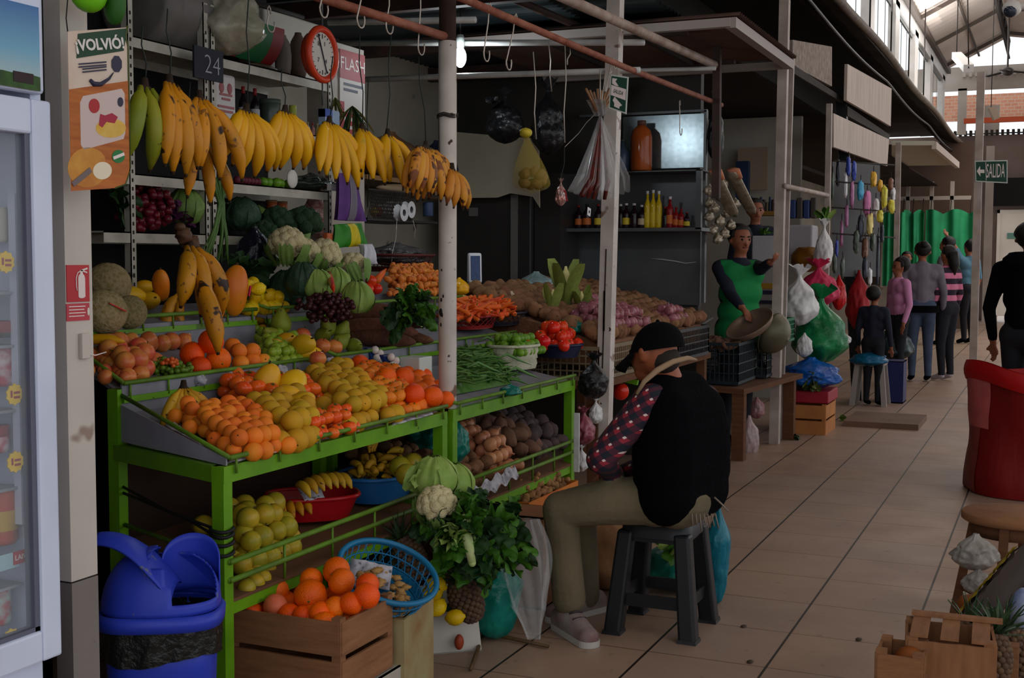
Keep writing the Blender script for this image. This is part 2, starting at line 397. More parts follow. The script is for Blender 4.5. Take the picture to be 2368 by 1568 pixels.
# ---------------------------------------------------------------- poles, pipes
def pole_round(u, v, d, z1, label, name='pole'):
    p = W(u, v, x=d); mb = MB(); mb.tube([(p.x, p.y, 0), (p.x, p.y, z1*.5), (p.x, p.y, z1)], .031, 16)
    return single(name, mb, M_white, label, 'pole')
P1 = W(1035, 600, x=-2.25)
pm = MB(); pm.tube([(P1.x, P1.y, 0), (P1.x, P1.y, 2.36)], .037, 20)
o = single('steel_pole', pm, M_white, 'round white chipped pole standing between the two green racks', 'pole')
pm = MB(); pm.tube([(P1.x, P1.y, 2.36), (P1.x, P1.y, 2.97)], .034, 16); part(o, 'upper_pole', pm, M_rustd, 'dark unpainted upper length')
wmb = MB()
for k in range(3): wmb.tube([(P1.x+.042*math.cos(a), P1.y+.042*math.sin(a), 2.06+k*.006+.004*math.sin(3*a)) for a in [i*.6 for i in range(11)]], .0025, 5)
wmb.tube([(P1.x-.02, P1.y-.04, 2.06), (P1.x-.015, P1.y-.043, 1.9), (P1.x-.012, P1.y-.04, 1.75)], .002, 5); part(o, 'tie_wire', wmb, M_rafter)
chip = MB(); 
for (a, z, s) in ((-1.9, 1.28, .012), (-1.75, 1.27, .007), (-1.85, 1.33, .006), (-1.6, 1.345, .005), (-1.9, 1.23, .006), (-1.8, 1.45, .004)):
    chip.ell((P1.x+.0365*math.cos(a), P1.y+.0365*math.sin(a), z), (s*.8, .004, s*1.4), 7, 5)
part(o, 'rust_patch', chip, mat('black_rust', (22, 16, 14)), 'black bare metal where paint flaked off')
P2 = W(1412, 600, x=-2.25)
pb = W(1392, 990, y=P2.y); pt_ = W(1424, 5, y=P2.y)
pm = MB(); pm.bar((pb.x-.0, P2.y, 0), (pt_.x, P2.y, 2.96), .075, .075, up=(0, 1, 0))
o = single('steel_post', pm, M_white, 'square white scratched steel post with the small exit sign on it', 'post')
pp = MB(); pp.bar((pb.x+.012, P2.y-.04, .8), (pb.x+.03, P2.y-.04, 1.55), .006, .004); pp.bar((pb.x+.02, P2.y-.04, 1.1), (pb.x+.022, P2.y-.04, 1.32), .011, .004)
part(o, 'scratch', pp, mat('scratch_dark', (50, 36, 30)))
def pipe(name, pts, r, m_, label, n=8, cat='pipe', group=None):
    mb = MB(); mb.tube(pts, r, n); return single(name, mb, m_, label, cat, group)
pipe('hanging_rail', [W(720, -12, z=2.42), W(1028, 84, x=-2.25)], .018, M_rust, 'rust coloured rail running back from the round white pole above the bananas')
A = W(1050, -12, x=-2.12); B = W(1668, 243, x=-2.12); pipe('hanging_rail', [A, (A+B)/2-V((0, 0, .01)), B], .017, M_rust, 'long thin red rusty rail hung with empty metal hooks')
A = W(1290, -12, x=-2.1); B = W(1656, 152, x=-2.1); pipe('roof_pipe', [A, B], .027, mat('dusty_pipe', (176, 158, 146), (120, 96, 84), sc=9), 'thick pale pipe sloping above the red hook rail')
A = W(1165, -12, x=-2.75); B = W(1600, 172, x=-2.75); pipe('roof_purlin', [A, B], .024, M_rustd, 'dark brown purlin under the stall tin ceiling')
yb = 5.9
for (a, b, yy, r, lb) in (((840, 184), (1480, 162), P2.y, .017, 'bright white cross pipe level with the bottom of the lamp'),
                       ((790, 100), (1490, 98), 6.6, .018, 'grey white cross pipe behind the lamp'),
                       ((760, 52), (1100, 46), 5.4, .016, 'pale cross pipe highest under the tin ceiling'),
                       ((1080, 172), (1655, 158), 7.9, .014, 'dull cross pipe behind the exit sign post')):
    A = W(a[0], a[1], y=yy); B = W(b[0], b[1], y=yy); pipe('cross_pipe', [A, B], r, mat('pale_pipe', (200, 200, 198), (160, 158, 154), sc=8, rough=.35), lb)
# ceiling joists
for i, y in enumerate((3.4, 4.9, 6.1, 7.4, 8.6)):
    struct('trim_joist_%d' % (i+1), MB().box((-4.5, y-.03, 2.86), (-2.1, y+.03, 2.96)), M_rustd, (-3.3, y, 2.86))
# awning frame of the next stall: corrugated awning seen from below
aw = MB()
aw0, aw1, aw2 = W(1520, 58, z=3.0), W(1690, 55, x=-1.75), W(1825, 148, x=-1.75)
yA, yB = aw1.y, aw2.y; za = (aw1.z+aw2.z)/2
t = thing('awning', 'brown corrugated awning with pale steel edge over the second stall', 'awning', (-2.6, (yA+yB)/2, za))
part(t, 'edge_frame', MB().bar((-3.6, yA, za), (-1.75, yA, za), .05).bar((-1.75, yA, za), (-1.75, yB, za), .06).bar((-3.6, yB, za), (-1.75, yB, za), .05), mat('dusty_frame', (150, 140, 134)))
n_ = 34; sh = MB(); sh.grid(lambda a, b: (-3.6+1.9*a, yA+(yB-yA)*b, za+.05+.012*(1 if int(round(b*(2*n_-1))) % 2 else -1)), 2, 2*n_)
part(t, 'sheet', sh, mat('awning_brown', (112, 88, 78), (90, 70, 62), sc=3, rough=.7))
part(t, 'batten', MB().bar((-3.0, yA, za+.02), (-3.0, yB, za+.02), .03).bar((-2.4, yA, za+.02), (-2.4, yB, za+.02), .03), M_rafter)
# posts of the stalls further down
def post(uv0, uv1, x, w, m_, label, name='steel_post', z0=None):
    a = W(*uv0, x=x); b = W(uv1[0], uv1[1], y=a.y)
    if z0 is None: z0 = 0
    k = (z0-a.z)/(b.z-a.z); lo = a+(b-a)*k
    mb = MB(); mb.bar(lo, b, w, w, up=(0, 1, 0)); return single(name, mb, m_, label, 'post')
M_pp = mat('grey_white_post', (184, 170, 162), (140, 124, 114), sc=6, rough=.5)
post((1655, 600), (1659, 60), -2.08, .05, M_rustd, 'thin brown post at the far corner of the fruit stall', z0=1.9)
post((1798, 720), (1815, 0), -2.05, .075, M_pp, 'tall pale steel post beside the man in green')
post((1814, 720), (1832, 130), -2.05, .035, M_pp, 'thin second post just right of the tall pale one')
post((1975, 780), (1944, 200), -1.95, .1, mat('black_post', (22, 20, 20), rough=.4), 'leaning black painted post in front of the toy stall')
post((1912, 560), (1918, 240), -2.0, .05, M_pp, 'pale post behind the white bag', z0=1.0)
post((2072, 640), (2078, 330), -2.0, .07, M_pp, 'far white post left of the green netting')
A, B = W(1815, 430, x=-2.0), W(1915, 452, x=-2.0); pipe('cross_bar', [A, B], .022, M_pp, 'short white bar joining the posts by the white bag', 6)
# pale fascia panels over the far stalls
def quadpanel(name, uvs, x, m_, label, cat='panel', th=.03, group=None):
    ps = [W(u, v, x=x) for u, v in uvs]
    mb = MB(); mb.hexa(ps, [p-V((th, 0, 0)) for p in ps]); return single(name, mb, m_, label, cat, group)
M_fas = mat('fascia_board', (196, 182, 172), (160, 146, 136), sc=3, rough=.7, stretch=(1, 6, .6))
M_fasd = mat('fascia_mottled', (150, 136, 126), (104, 92, 84), sc=16, rough=.8)
quadpanel('fascia_panel', [(1833, 152), (1924, 200), (1924, 108), (1833, 92)], -2.12, M_fasd, 'mottled grey fascia board nearest the camera')
quadpanel('fascia_panel', [(1958, 232), (2060, 292), (2062, 205), (1960, 148)], -2.0, M_fas, 'upper white fascia board over the toy stall')
quadpanel('fascia_panel', [(1928, 340), (2052, 384), (2056, 322), (1928, 262)], -2.0, M_fas, 'lower white fascia board above the hanging toys')
quadpanel('fascia_panel', [(1960, 245), (2058, 312), (2056, 322), (1960, 268)], -2.06, M_rafter, 'dark slot between the two white fascia boards')
c = MB(); a = W(2062, 338, x=-2.5); b_ = W(2215, 382, y=a.y)
cc = thing('canopy', 'pale underside of the small canopy near the green netting', 'canopy', (-2.5, 22, 3.0))
p0, p1, p2, p3 = W(2062, 336, z=3.05), W(2160, 336, z=3.05), W(2214, 382, z=3.05), W(2062, 384, z=3.05)
part(cc, 'board', MB().hexa([p0, p1, p2, p3], [p+V((0, 0, .06)) for p in (p0, p1, p2, p3)]), mat('canopy_grey', (170, 166, 150), rough=.8))
part(cc, 'edge', MB().bar(p1, p2, .06, .1), M_fas)
# corrugated strip edge of upper stalls (dark slabs)
quadpanel('upper_board', [(1836, 170), (1950, 238), (1950, 226), (1836, 150)], -2.1, M_rafter, 'black beam sloping over the white bag stall')
# green netting
for i, (u0, u1) in enumerate(((2082, 2139), (2141, 2256))):
    n = MB()
    A, B = W(u0, 470, y=26.7), W(u1, 470, y=26.7)
    def f(a, b, A=A, B=B, i=i):
        top = 2.42+.10*abs(math.sin(a*6+i)); x = A.x+(B.x-A.x)*a
        return (x, 26.7+.05*math.sin(a*15+b*2)+.02*math.sin(a*31), .75+(top-.75)*b)
    n.grid(f, 50, 10)
    gn = single('green_netting', n, mat('green_netting', (40, 150, 98), (24, 120, 74), sc=3, rough=.7), ('narrow' if i == 0 else 'wide')+' green netting curtain hung over the far window', 'netting')
    for k in (.1, .5, .9): x = A.x+(B.x-A.x)*k; part(gn, 'cord', MB().tube([(x, 26.72, 2.4), (x, 26.96, 2.76)], .008, 4), M_rafter)
n = MB(); n.grid(lambda a, b: (W(2042, 560, y=26.2).x+.42*a, 26.2+.05*math.sin(a*20), .95+1.5*b), 16, 4)
single('green_netting', n, MATS['green_netting'], 'strip of green netting behind the toy stall end', 'netting')

t = thing('fluorescent_lamp', 'white strip lamp hanging on wires from the hall roof', 'lamp', W(2225, 140, d=17))
c0, c1 = W(2212, 128, d=17), W(2240, 158, d=15.2)
part(t, 'housing', MB().bar(c0, c1, .12, .09), M_whitec)
part(t, 'wire', MB().tube([c0, (c0.x, c0.y, 6.3)], .008, 5).tube([c1, (c1.x-.1, c1.y, 6.3)], .008, 5), M_rafter)
t = thing('security_camera', 'white dome security camera at the top right of the hall', 'camera', W(2340, 22, d=6))
q = W(2340, 20, d=6); mb = MB(); mb.ell(q, (.045, .045, .04)); mb.tube([q, q+V((.1, .02, .02)), q+V((.12, .02, .3))], .02, 8)
part(t, 'housing', mb, M_whitec); mb = MB(); mb.ell(q-V((.005, .02, .014)), (.032, .03, .032)); part(t, 'lens', mb, mat('smoke_dome', (40, 46, 60), rough=.15))
q = W(2298, 262, d=17); mb = MB(); mb.bar(W(2292, 248, d=17), W(2304, 276, d=17), .1, .08); t = single('hanging_speaker', mb, mat('beige_plastic', (150, 130, 112)), 'small beige box speaker dangling from the hall truss', 'speaker')
part(t, 'wire', MB().tube([W(2292, 248, d=17), (W(2292, 248, d=17).x, W(2292, 248, d=17).y, 6.2)], .006, 5), M_rafter)
mb = MB(); 
for u in (2010, 2060, 2102, 2138): a = W(u, 120, x=-2.3); mb.tube([(a.x, a.y, 4.3), (a.x, a.y, 6.0)], .012, 5)
struct('trim_tie_rods', mb, M_rafter)
# large fan shape / belt at the far truss
mb = MB(); q = W(2330, 165, d=20)
for k in range(3):
    a = k*2.1+.4; mb.bar(q+V((math.cos(a)*.06, math.sin(a)*.06, 0)), q+V((math.cos(a)*.42, math.sin(a)*.42, -.03)), .12, .012)
mb.ell(q, (.1, .1, .07)); mb.tube([q, q+V((0, 0, .9))], .015, 6)
single('ceiling_fan', mb, M_rafter, 'dark ceiling fan under the far roof truss', 'fan')
# ================================================================ fridge, pillar, poster, bin (near left)
M_frm = mat('fridge_white', (216, 224, 246), (194, 202, 226), sc=4, rough=.35)
FX = -2.0
def FP(u, v, x=FX): return W(u, v, x=x)
fy1 = FP(128, 700).y; z0 = FP(155, 1510).z; zt = FP(100, 232).z
t = thing('display_fridge', 'white glass-door display fridge at the left edge beside the pillar', 'fridge', (-2.3, fy1-.35, 0))
fy0 = fy1-.62
mb = MB(); mb.box((-2.55, fy0, 0), (-2.52, fy1, 2.15)); mb.box((-2.55, fy1-.03, 0), (-2.03, fy1, 2.15)); mb.box((-2.55, fy0, 0), (-2.03, fy0+.03, 2.15)); mb.box((-2.55, fy0, 2.12), (-2.03, fy1, 2.15)); mb.box((-2.55, fy0, .1), (-2.03, fy1, z0+.02))
part(t, 'cabinet', mb, M_frm)
mb = MB(); w = .056
mb.box((-2.03, fy0, z0), (FX, fy0+w, zt)); mb.box((-2.03, fy1-w, z0), (FX, fy1, zt)); mb.box((-2.03, fy0+w, z0), (FX, fy1-w, z0+.07)); mb.box((-2.03, fy0+w, zt-.075), (FX, fy1-w, zt))
dr = part(t, 'door', mb, M_frm, mod=.006)
part(dr, 'gasket', MB().box((-2.034, fy1-w-.014, z0+.07), (-2.008, fy1-w, zt-.075)).box((-2.034, fy0+w, z0+.07), (-2.008, fy1-w, z0+.08)), mat('grey_gasket', (96, 98, 116), rough=.5))
gm = mat('fridge_glass', (205, 215, 225), rough=.05, alpha=.12, spec=.5)
part(dr, 'glass', MB().box((-2.022, fy0+w, z0+.07), (-2.018, fy1-w, zt-.075)), gm)
mb = MB(); mb.box((-2.03, fy0, zt+.012), (FX-.004, fy1-.012, 2.14)); hd = part(t, 'header', mb, M_frm, mod=.01)
# landscape picture on the header: sky, green field, dark barn
za, zb, ya = FP(60, 206).z, FP(60, 10).z, FP(92, 100).y
pm = bpy.data.materials.new('header_sky'); pm.use_nodes = True; nt = pm.node_tree
sx = nt.nodes.new('ShaderNodeSeparateXYZ'); tcn = nt.nodes.new('ShaderNodeTexCoord'); cr = nt.nodes.new('ShaderNodeValToRGB'); mr = nt.nodes.new('ShaderNodeMapRange')
nt.links.new(tcn.outputs['Generated'], sx.inputs[0]); nt.links.new(sx.outputs[2], cr.inputs[0])
cr.color_ramp.elements[0].position = 0; cr.color_ramp.elements[0].color = lin((150, 178, 186)); cr.color_ramp.elements[1].color = lin((26, 92, 158))
e = cr.color_ramp.elements.new(.35); e.color = lin((96, 158, 190)); nt.links.new(cr.outputs[0], nt.nodes['Principled BSDF'].inputs['Base Color']); nt.nodes['Principled BSDF'].inputs['Roughness'].default_value = .3
part(hd, 'sky_picture', MB().box((FX-.004, fy0, za+.03), (FX-.001, ya, zb)), pm, 'blue sky printed panel')
mb = MB(); mb.grid(lambda a, b: (FX-.0005, fy0+(ya-fy0)*a, za+(.03+.012*noise.noise(V((a*9, 0, 0))))*b), 30, 2); part(hd, 'field_picture', mb, mat('print_green', (58, 96, 34), (30, 52, 22), sc=40))
part(hd, 'barn_picture', MB().box((FX-.001, ya-.075, za+.012), (FX+.0005, ya-.02, za+.034)), mat('print_barn', (44, 24, 26)))
for k, v in enumerate((640, 760, 905, 1080, 1300)):
    z = W(60, v, x=-2.1).z-.03
    sh = MB(); sh.box((-2.5, fy0+.04, z-.006), (-2.06, fy1-.05, z)); part(t, 'shelf', sh, mat('wire_shelf', (150, 156, 166), rough=.4))
part(t, 'inner_light', MB().box((-2.07, fy1-.06, z0+.3), (-2.05, fy1-.045, zt-.2)), M_frm)
ul = MB(); ul.box((-2.049, fy0+.05, W(60, 1280, x=-2.05).z-.022), (-2.045, fy1-.075, W(60, 1280, x=-2.05).z+.012)); sp = part(t, 'price_strip', ul, mat('pale_blue_strip', (160, 196, 208)))
q = W(50, 1287, x=-2.043); part(sp, 'red_tag', MB().box((-2.045, q.y-.022, q.z-.014), (-2.042, q.y+.022, q.z+.014)), mat('tag_red', (168, 36, 44)))
text(sp, 'LAIVE', (-2.0415, q.y, q.z), (0, 1, 0), (0, 0, 1), .016, mat('print_white', (225, 220, 215)), name='tag_lettering')
# goods behind the glass
def pack(name, u0, v0, u1, v1, m_, label, cat, lid=None, band=None):
    a = W(u0, v1, x=-2.09); b = W(u1, v0, x=-2.09); cy = (a.y+b.y)/2; ry = max(.012, (b.y-a.y)/2); z0_, z1_ = a.z, b.z
    mb = MB(); mb.lathe([(0, z0_), (ry*.86, z0_), (ry, z0_+.01), (ry, z1_-.015), (ry*.9, z1_), (0, z1_)], 14, M=Matrix.Translation((-2.09-ry*.2, cy, 0)), sx=.8)
    o = single(name, mb, m_, label, cat)
    if lid: part(o, 'lid', MB().lathe([(0, z1_-.02), (ry*1.04, z1_-.02), (ry*1.04, z1_+.004), (0, z1_+.004)], 14, M=Matrix.Translation((-2.09-ry*.2, cy, 0)), sx=.8), lid)
    if band: part(o, 'label_band', MB().lathe([(ry*1.02, z0_+(z1_-z0_)*.25), (ry*1.02, z0_+(z1_-z0_)*.6)], 14, M=Matrix.Translation((-2.09-ry*.2, cy, 0)), sx=.8), band)
    return o
M_pw = mat('pack_white', (214, 206, 212), (190, 70, 90), sc=26, contrast=.1); M_pr = mat('pack_red', (150, 30, 34)); M_pk = mat('pack_dark', (40, 40, 46))
pack('yogurt_tub', -14, 745, 44, 782, M_pk, 'dark tub with a red lid on the second fridge shelf', 'tub', lid=M_pr)
pack('milk_bag', -10, 800, 36, 895, M_pw, 'white and red milk pack under the red-lidded tub', 'milk pack')
pack('yogurt_tub', -16, 985, 20, 1050, M_pw, 'white and red rounded yogurt tub on the middle fridge shelf', 'tub', lid=M_pr)
pack('juice_pack', -14, 1120, 38, 1265, mat('pack_orange', (186, 96, 40), (196, 60, 40), sc=30), 'orange and red juice pack above the blue price strip', 'juice pack', band=mat('pack_yel', (200, 160, 40)))
pack('yogurt_pouch', -10, 1350, 24, 1450, mat('pack_mint', (178, 204, 200), (190, 60, 70), sc=26, contrast=.1), 'pale mint drink pouch low in the fridge', 'pouch')
pack('milk_bottle', -20, 480, 18, 560, mat('pack_cream', (190, 186, 170)), 'cream bottle behind the glass on the top fridge shelf', 'bottle')
for i, (u, v, lb) in enumerate(((12, 606, 'topmost yellow star price tag on the fridge glass'), (32, 912, 'yellow star price tag under the milk pack'), (34, 1068, 'yellow star price tag beside the rounded yogurt tub'), (24, 1478, 'lowest yellow star price tag in the fridge'))):
    q = W(u, v, x=-2.035); mb = MB(); n = 20
    vs = [(-2.035, q.y+.024*(1 if k % 2 else .84)*math.cos(2*PI*k/n), q.z+.024*(1 if k % 2 else .84)*math.sin(2*PI*k/n)) for k in range(n)]
    mb.add(vs+[(x+.003, y, z) for x, y, z in vs], [tuple(range(n))[::-1], tuple(range(n, 2*n))]+[(k, (k+1) % n, n+(k+1) % n, n+k) for k in range(n)])
    o = single('price_tag', mb, mat('tag_yellow', (226, 190, 20)), lb, 'price tag')
    mb = MB(); mb.box((-2.033, q.y-.012, q.z-.006), (-2.031, q.y-.007, q.z+.009)); mb.box((-2.033, q.y-.003, q.z-.009), (-2.031, q.y+.013, q.z-.004)); mb.box((-2.033, q.y-.003, q.z+.001), (-2.031, q.y+.013, q.z+.006))
    part(o, 'price_mark', mb, M_pr)

# pillar
px = -2.1; py0, py1 = W(150, 600, x=px).y, W(212, 600, x=px).y; pxl = W(112, 600, y=py0).x
zs = W(185, 1340, x=px).z
mb = MB(); mb.box((pxl, py0, zs), (px, py1, 4.0)); mb.mat(1).box((pxl, py0, 0), (px+.001, py1, zs-.004)); mb.mat(2).box((pxl, py0, zs-.004), (px-.002, py1, zs))
pil = struct('wall_pillar', mb, [mat('pillar_paint', (200, 192, 184), (186, 178, 170), sc=6, rough=.5, spots=((150, 130, 118), 8, .70)), mat('pillar_lower', (132, 124, 120), (118, 110, 106), sc=5, rough=.5, spots=((70, 60, 54), 26, .72)), M_rafter], (px-.04, (py0+py1)/2, 0))
a = W(152, 613, x=px); b = W(206, 697, x=px)
t = thing('extinguisher_sign', 'red sign with a white fire extinguisher on the white pillar', 'sign', (px, (a.y+b.y)/2, (a.z+b.z)/2))
M_sr = mat('sign_red', (178, 30, 40), rough=.4); M_sw = mat('sign_white', (226, 212, 208), rough=.5)
part(t, 'plate', MB().box((px, a.y, b.z), (px+.002, b.y, a.z)), M_sr)
c = W(70+115, 664, x=px); hz = a.z-b.z; cy = c.y+.002
mb = MB(); X = px+.003
mb.box((X-.001, cy-.010, b.z+.012), (X, cy+.012, a.z-.030)); mb.ell((X-.0005, cy+.001, a.z-.030), (.0006, .011, .010), 14, 8); mb.ell((X-.0005, cy+.001, b.z+.012), (.0006, .011, .004), 12, 6)
mb.box((X-.001, cy-.003, a.z-.022), (X, cy+.005, a.z-.012)); mb.bar((X, cy-.004, a.z-.014), (X, cy+.02, a.z-.008), .001, .004); mb.bar((X, cy-.002, a.z-.012), (X, cy+.019, a.z-.018), .001, .003)
mb.tube([(X, cy-.003, a.z-.014), (X, cy-.012, a.z-.018), (X, cy-.017, a.z-.03), (X, cy-.017, a.z-.048), (X, cy-.015, a.z-.06)], .0014, 6)
part(t, 'extinguisher_symbol', mb, M_sw)
a2 = W(152, 703, x=px); b2 = W(206, 740, x=px)
pl = part(t, 'lower_plate', MB().box((px, a2.y, b2.z), (px+.002, b2.y, a2.z)), mat('sign_pink', (186, 62, 74)))
mb = MB()
for k in range(4): z = a2.z-.008-.0075*k; mb.box((px+.002, a2.y+.007, z), (px+.003, b2.y-.014-.004*(k % 2), z+.0022))
mb.ell((px+.0025, b2.y-.004, (a2.z+b2.z)/2), (.0005, .004, .01), 8, 6); part(pl, 'small_print', mb, M_sw)
q = W(190, 800, x=px)
mb = MB(); mb.box((px, q.y-.012, q.z-.03), (px+.012, q.y+.015, q.z+.03)); t = single('wall_switch', mb, mat('old_white_plastic', (196, 186, 178)), 'small white switch box on the pillar below the red sign', 'switch', mod=.002)
part(t, 'cable', MB().tube([(px+.012, q.y+.012, q.z-.02), (px+.012, q.y+.03, q.z-.024), (px-.0, q.y+.08, q.z-.02)], .0015, 5), M_sw)
# green balloon at the very top
q = W(205, -12, x=-2.02); mb = MB(); mb.ell(q, (.036, .045, .04)); o = single('green_balloon', mb, mat('lime_green', (110, 190, 30), rough=.3), 'lime green round thing peeking in at the top over the pillar', 'balloon')
mb = MB(); mb.ell(W(265, 8, x=-2.0), (.03, .02, .05)); single('green_leaf_paper', mb, mat('leaf_green', (40, 90, 24)), 'dark green paper leaf hanging beside the lime balloon', 'decoration')

# hanging card "¡VOLVIÓ!"
tl, bl = W(166, 66, d=2.72), W(164, 442, d=2.72); tr_ = W(297, 54, d=2.86); br = W(300, 440, d=2.86)
cx = (tl+bl)/2; xd = (W(300, 250, d=2.86)-W(164, 250, d=2.72)); wd = xd.length; xd.normalize(); ud = V((0, 0, 1)); nn = xd.cross(ud); hh = tl.z-bl.z
org = W(164, 442, d=2.72)
t = thing('advert_card', 'hanging printed advertising card reading VOLVIO on the pillar edge', 'poster', org)
def C(a, b, e=0): return org+xd*(wd*a)+ud*(hh*b)+nn*e
def cpoly(pts, e, th=.0008):
    mb = MB(); n = len(pts); vs = [C(a, b, e) for a, b in pts]+[C(a, b, e-th) for a, b in pts]
    mb.add(vs, [tuple(range(n)), tuple(range(2*n-1, n-1, -1))]+[(k, n+k, n+(k+1) % n, (k+1) % n) for k in range(n)]); return mb
def circ(cx_, cy_, rx, ry, n=24, a0=0, a1=360): return [(cx_+rx*math.cos(math.radians(a0+(a1-a0)*k/n)), cy_+ry*math.sin(math.radians(a0+(a1-a0)*k/n))) for k in range(n+(a1-a0 != 360))]
outline = [(0, 0), (.75, 0), (.9, .02), (.98, .07), (1, .13), (1, .9), (.96, .95), (1, 1.02), (0, .97)]
part(t, 'card', cpoly(outline, 0, .002), mat('card_cream', (212, 196, 184), (196, 170, 150), sc=9))
part(t, 'back_edge', MB().tube([C(1.01, .12), C(1.01, .9), C(.97, .96), C(1.01, 1.03)], .0025, 6).tube([C(.74, 0), C(.92, .02), C(1.0, .1)], .0025, 6), mat('card_edge_green', (70, 78, 34)))
part(t, 'wood_print', cpoly([(0, .62), (1, .68), (1, .13), (.98, .07), (.9, .02), (.75, 0), (0, 0)], .001), mat('print_wood', (186, 108, 44), (150, 76, 26), sc=6, stretch=(1, 1, 12)))
part(t, 'green_banner', cpoly([(.13, .81), (.93, .87), (1, 1.015), (.16, .96)], .001), mat('banner_green', (30, 62, 42)))
text(t, '¡VOLVIÓ!', C(.52, .9, .0022), xd*1+ud*.085, ud, .034, mat('print_offwhite', (214, 208, 204)), name='headline', bold=.001)
part(t, 'pack_print', cpoly([(.17, .28), (.22, .25), (.9, .31), (.93, .35), (.93, .6), (.88, .63), (.22, .58), (.17, .54)], .0016), mat('print_pale', (200, 180, 176)))
part(t, 'butter_print', cpoly(circ(.68, .38, .26, .06), .0022), mat('print_yellow', (206, 158, 50), (214, 180, 96), sc=40))
part(t, 'red_script', cpoly([(.47, .40), (.53, .385), (.6, .42), (.74, .41), (.8, .45), (.7, .475), (.58, .46), (.5, .47)], .0026), mat('print_crimson', (160, 40, 62)))
part(t, 'red_badge', cpoly(circ(.4, .52, .09, .045), .0026), mat('print_badge', (168, 44, 48)))
part(t, 'dark_badge', cpoly(circ(.85, .545, .05, .03), .0026), mat('print_navy', (46, 44, 66)))
part(t, 'octagon_mark', cpoly(circ(.8, .785, .095, .055, 8, 22, 382), .0022), mat('print_navy', (46, 44, 66)))
mb = MB()
for k in range(4): q0, q1 = C(.16+.06*(k // 2), .775-.018*(k % 2)-.03*(k // 2), .0022), C(.62, .795-.018*(k % 2)-.03*(k // 2), .0022); mb.bar(q0, q1, .001, .003)
mb.tube([C(.34, .68, .0022), C(.4, .655, .0022), C(.52, .655, .0022), C(.66, .69, .0022), C(.74, .73, .0022)], [.004, .006, .005, .003, .001], 8); part(t, 'printed_lines', mb, MATS['print_navy'])
part(t, 'green_seal', cpoly(circ(.8, .2, .11, .042), .0022), mat('print_seal', (40, 116, 60)))
mb = MB(); mb.bar(C(.71, .19, .0026), C(.9, .215, .0026), .0006, .007); part(t, 'seal_band', mb, M_sw)
part(t, 'bread_print', cpoly(circ(.28, .14, .33, .125)[2:], .0016), mat('print_bread', (206, 150, 60), (176, 104, 40), sc=26))
part(t, 'cream_print', cpoly(circ(.52, .115, .16, .055), .0022), mat('print_creamw', (226, 214, 190)))
mb = MB(); mb.bar(C(.02, .04, .003), C(.32, .125, .003), .0008, .012); part(t, 'knife_print', mb, mat('print_grey', (112, 98, 100)))
part(t, 'top_tie', MB().tube([C(.0, .97), C(-.02, 1.05), C(.02, 1.2), C(.1, 1.35)], .0015, 5), M_rafter)

# blue swing-lid bin
bc = V((-2.13, 2.55, 0)); rz = YAW+.12
t = thing('waste_bin', 'blue plastic bin with swing lid and black liner', 'bin', bc, rz)
BL = mat('bin_blue', (44, 66, 190), (36, 54, 168), sc=5, rough=.42, spots=((90, 96, 130), 22, .72))
def sq(t_, p=4): c, s = math.cos(t_), math.sin(t_); r = (abs(c)**p+abs(s)**p)**(-1/p); return r
def ring(prof, mb, n=40, p=3.2, ky=.82):
    k = len(prof)
    mb.grid(lambda a, b: (lambda r, z, q: (r*q*math.cos(a*2*PI), r*q*math.sin(a*2*PI)*ky, z))(*prof[int(round(b*(k-1)))], sq(a*2*PI, p)), n, k, wu=True); return mb
part(t, 'body', ring([(0, 0.005), (.105, .005), (.118, .02), (.138, .44), (.142, .54), (.136, .54), (.112, .03), (0, .03)], MB()), BL, world=False)
def liner(a, b):
    z = .57-.105*b-.012*math.sin(a*2*PI*3+1)*b; q = sq(a*2*PI, 3.2); r = .148+.004*math.sin(a*70)+.003*math.sin(a*131+b*9); return (r*q*math.cos(a*2*PI), r*q*.84*math.sin(a*2*PI), z)
part(t, 'bin_liner', MB().grid(liner, 90, 8, wu=True), mat('black_film', (26, 27, 26), rough=.3, bump=.6, bsc=60), world=False)
lid = MB(); ring([(.146, .545), (.16, .545), (.162, .572), (.156, .578), (.152, .585)], lid)
# dome with a large mouth on the right half of its top
def dome(a, b):
    th = a*2*PI; e = b*PI/2; q = sq(th, 2.6)*(1-b)+b
    return (.152*q*math.cos(e)**.8*math.cos(th), .126*q*math.cos(e)**.8*math.sin(th), .585+.155*math.sin(e))
def mouth(a, b):
    x, y, z = dome(a, b)
    return z > .615 and (x-.075)**2/(.072**2)+(y+.03)**2/(.1**2) < 1.0 or (z > .70 and -.02 < x < .12)
lid.grid(dome, 64, 26, wu=True, skip=mouth)
# hood behind the mouth
lid.grid(lambda a, b: (.07+.078*math.cos(PI*a), .03+.075*math.sin(PI*a)*(1-.15*b), .60+(.155)*b*(.45+.55*math.sin(PI*a)**.6)), 24, 10)
ld = part(t, 'lid', lid, BL, world=False); sdm = ld.modifiers.new('shell', 'SOLIDIFY'); sdm.thickness = .004
fl = MB()
# the swinging flap: an arched plate that tips up into a horn on the left
fl.grid(lambda a, b: ((lambda th: (-.02+.155*math.cos(th)-.02, (b-.5)*(.2-.12*(1-a)**1.5), .628+.165*math.sin(th)))(math.radians(142-112*(1-a)) if False else math.radians(150-105*a))), 22, 12)
hf = MB(); 
def horn(a, b):
    x = -.158+.20*a; z = .785-.0*a + .012*math.sin(a*PI) - .14*a**1.8; w_ = .05+.045*min(1, a*1.4)
    return (x, (b-.5)*2*w_-.02, z-.02*(2*b-1)**2)
hf.grid(horn, 22, 12)
hn = part(t, 'swing_flap', hf, BL, world=False); sdm = hn.modifiers.new('shell', 'SOLIDIFY'); sdm.thickness = .006
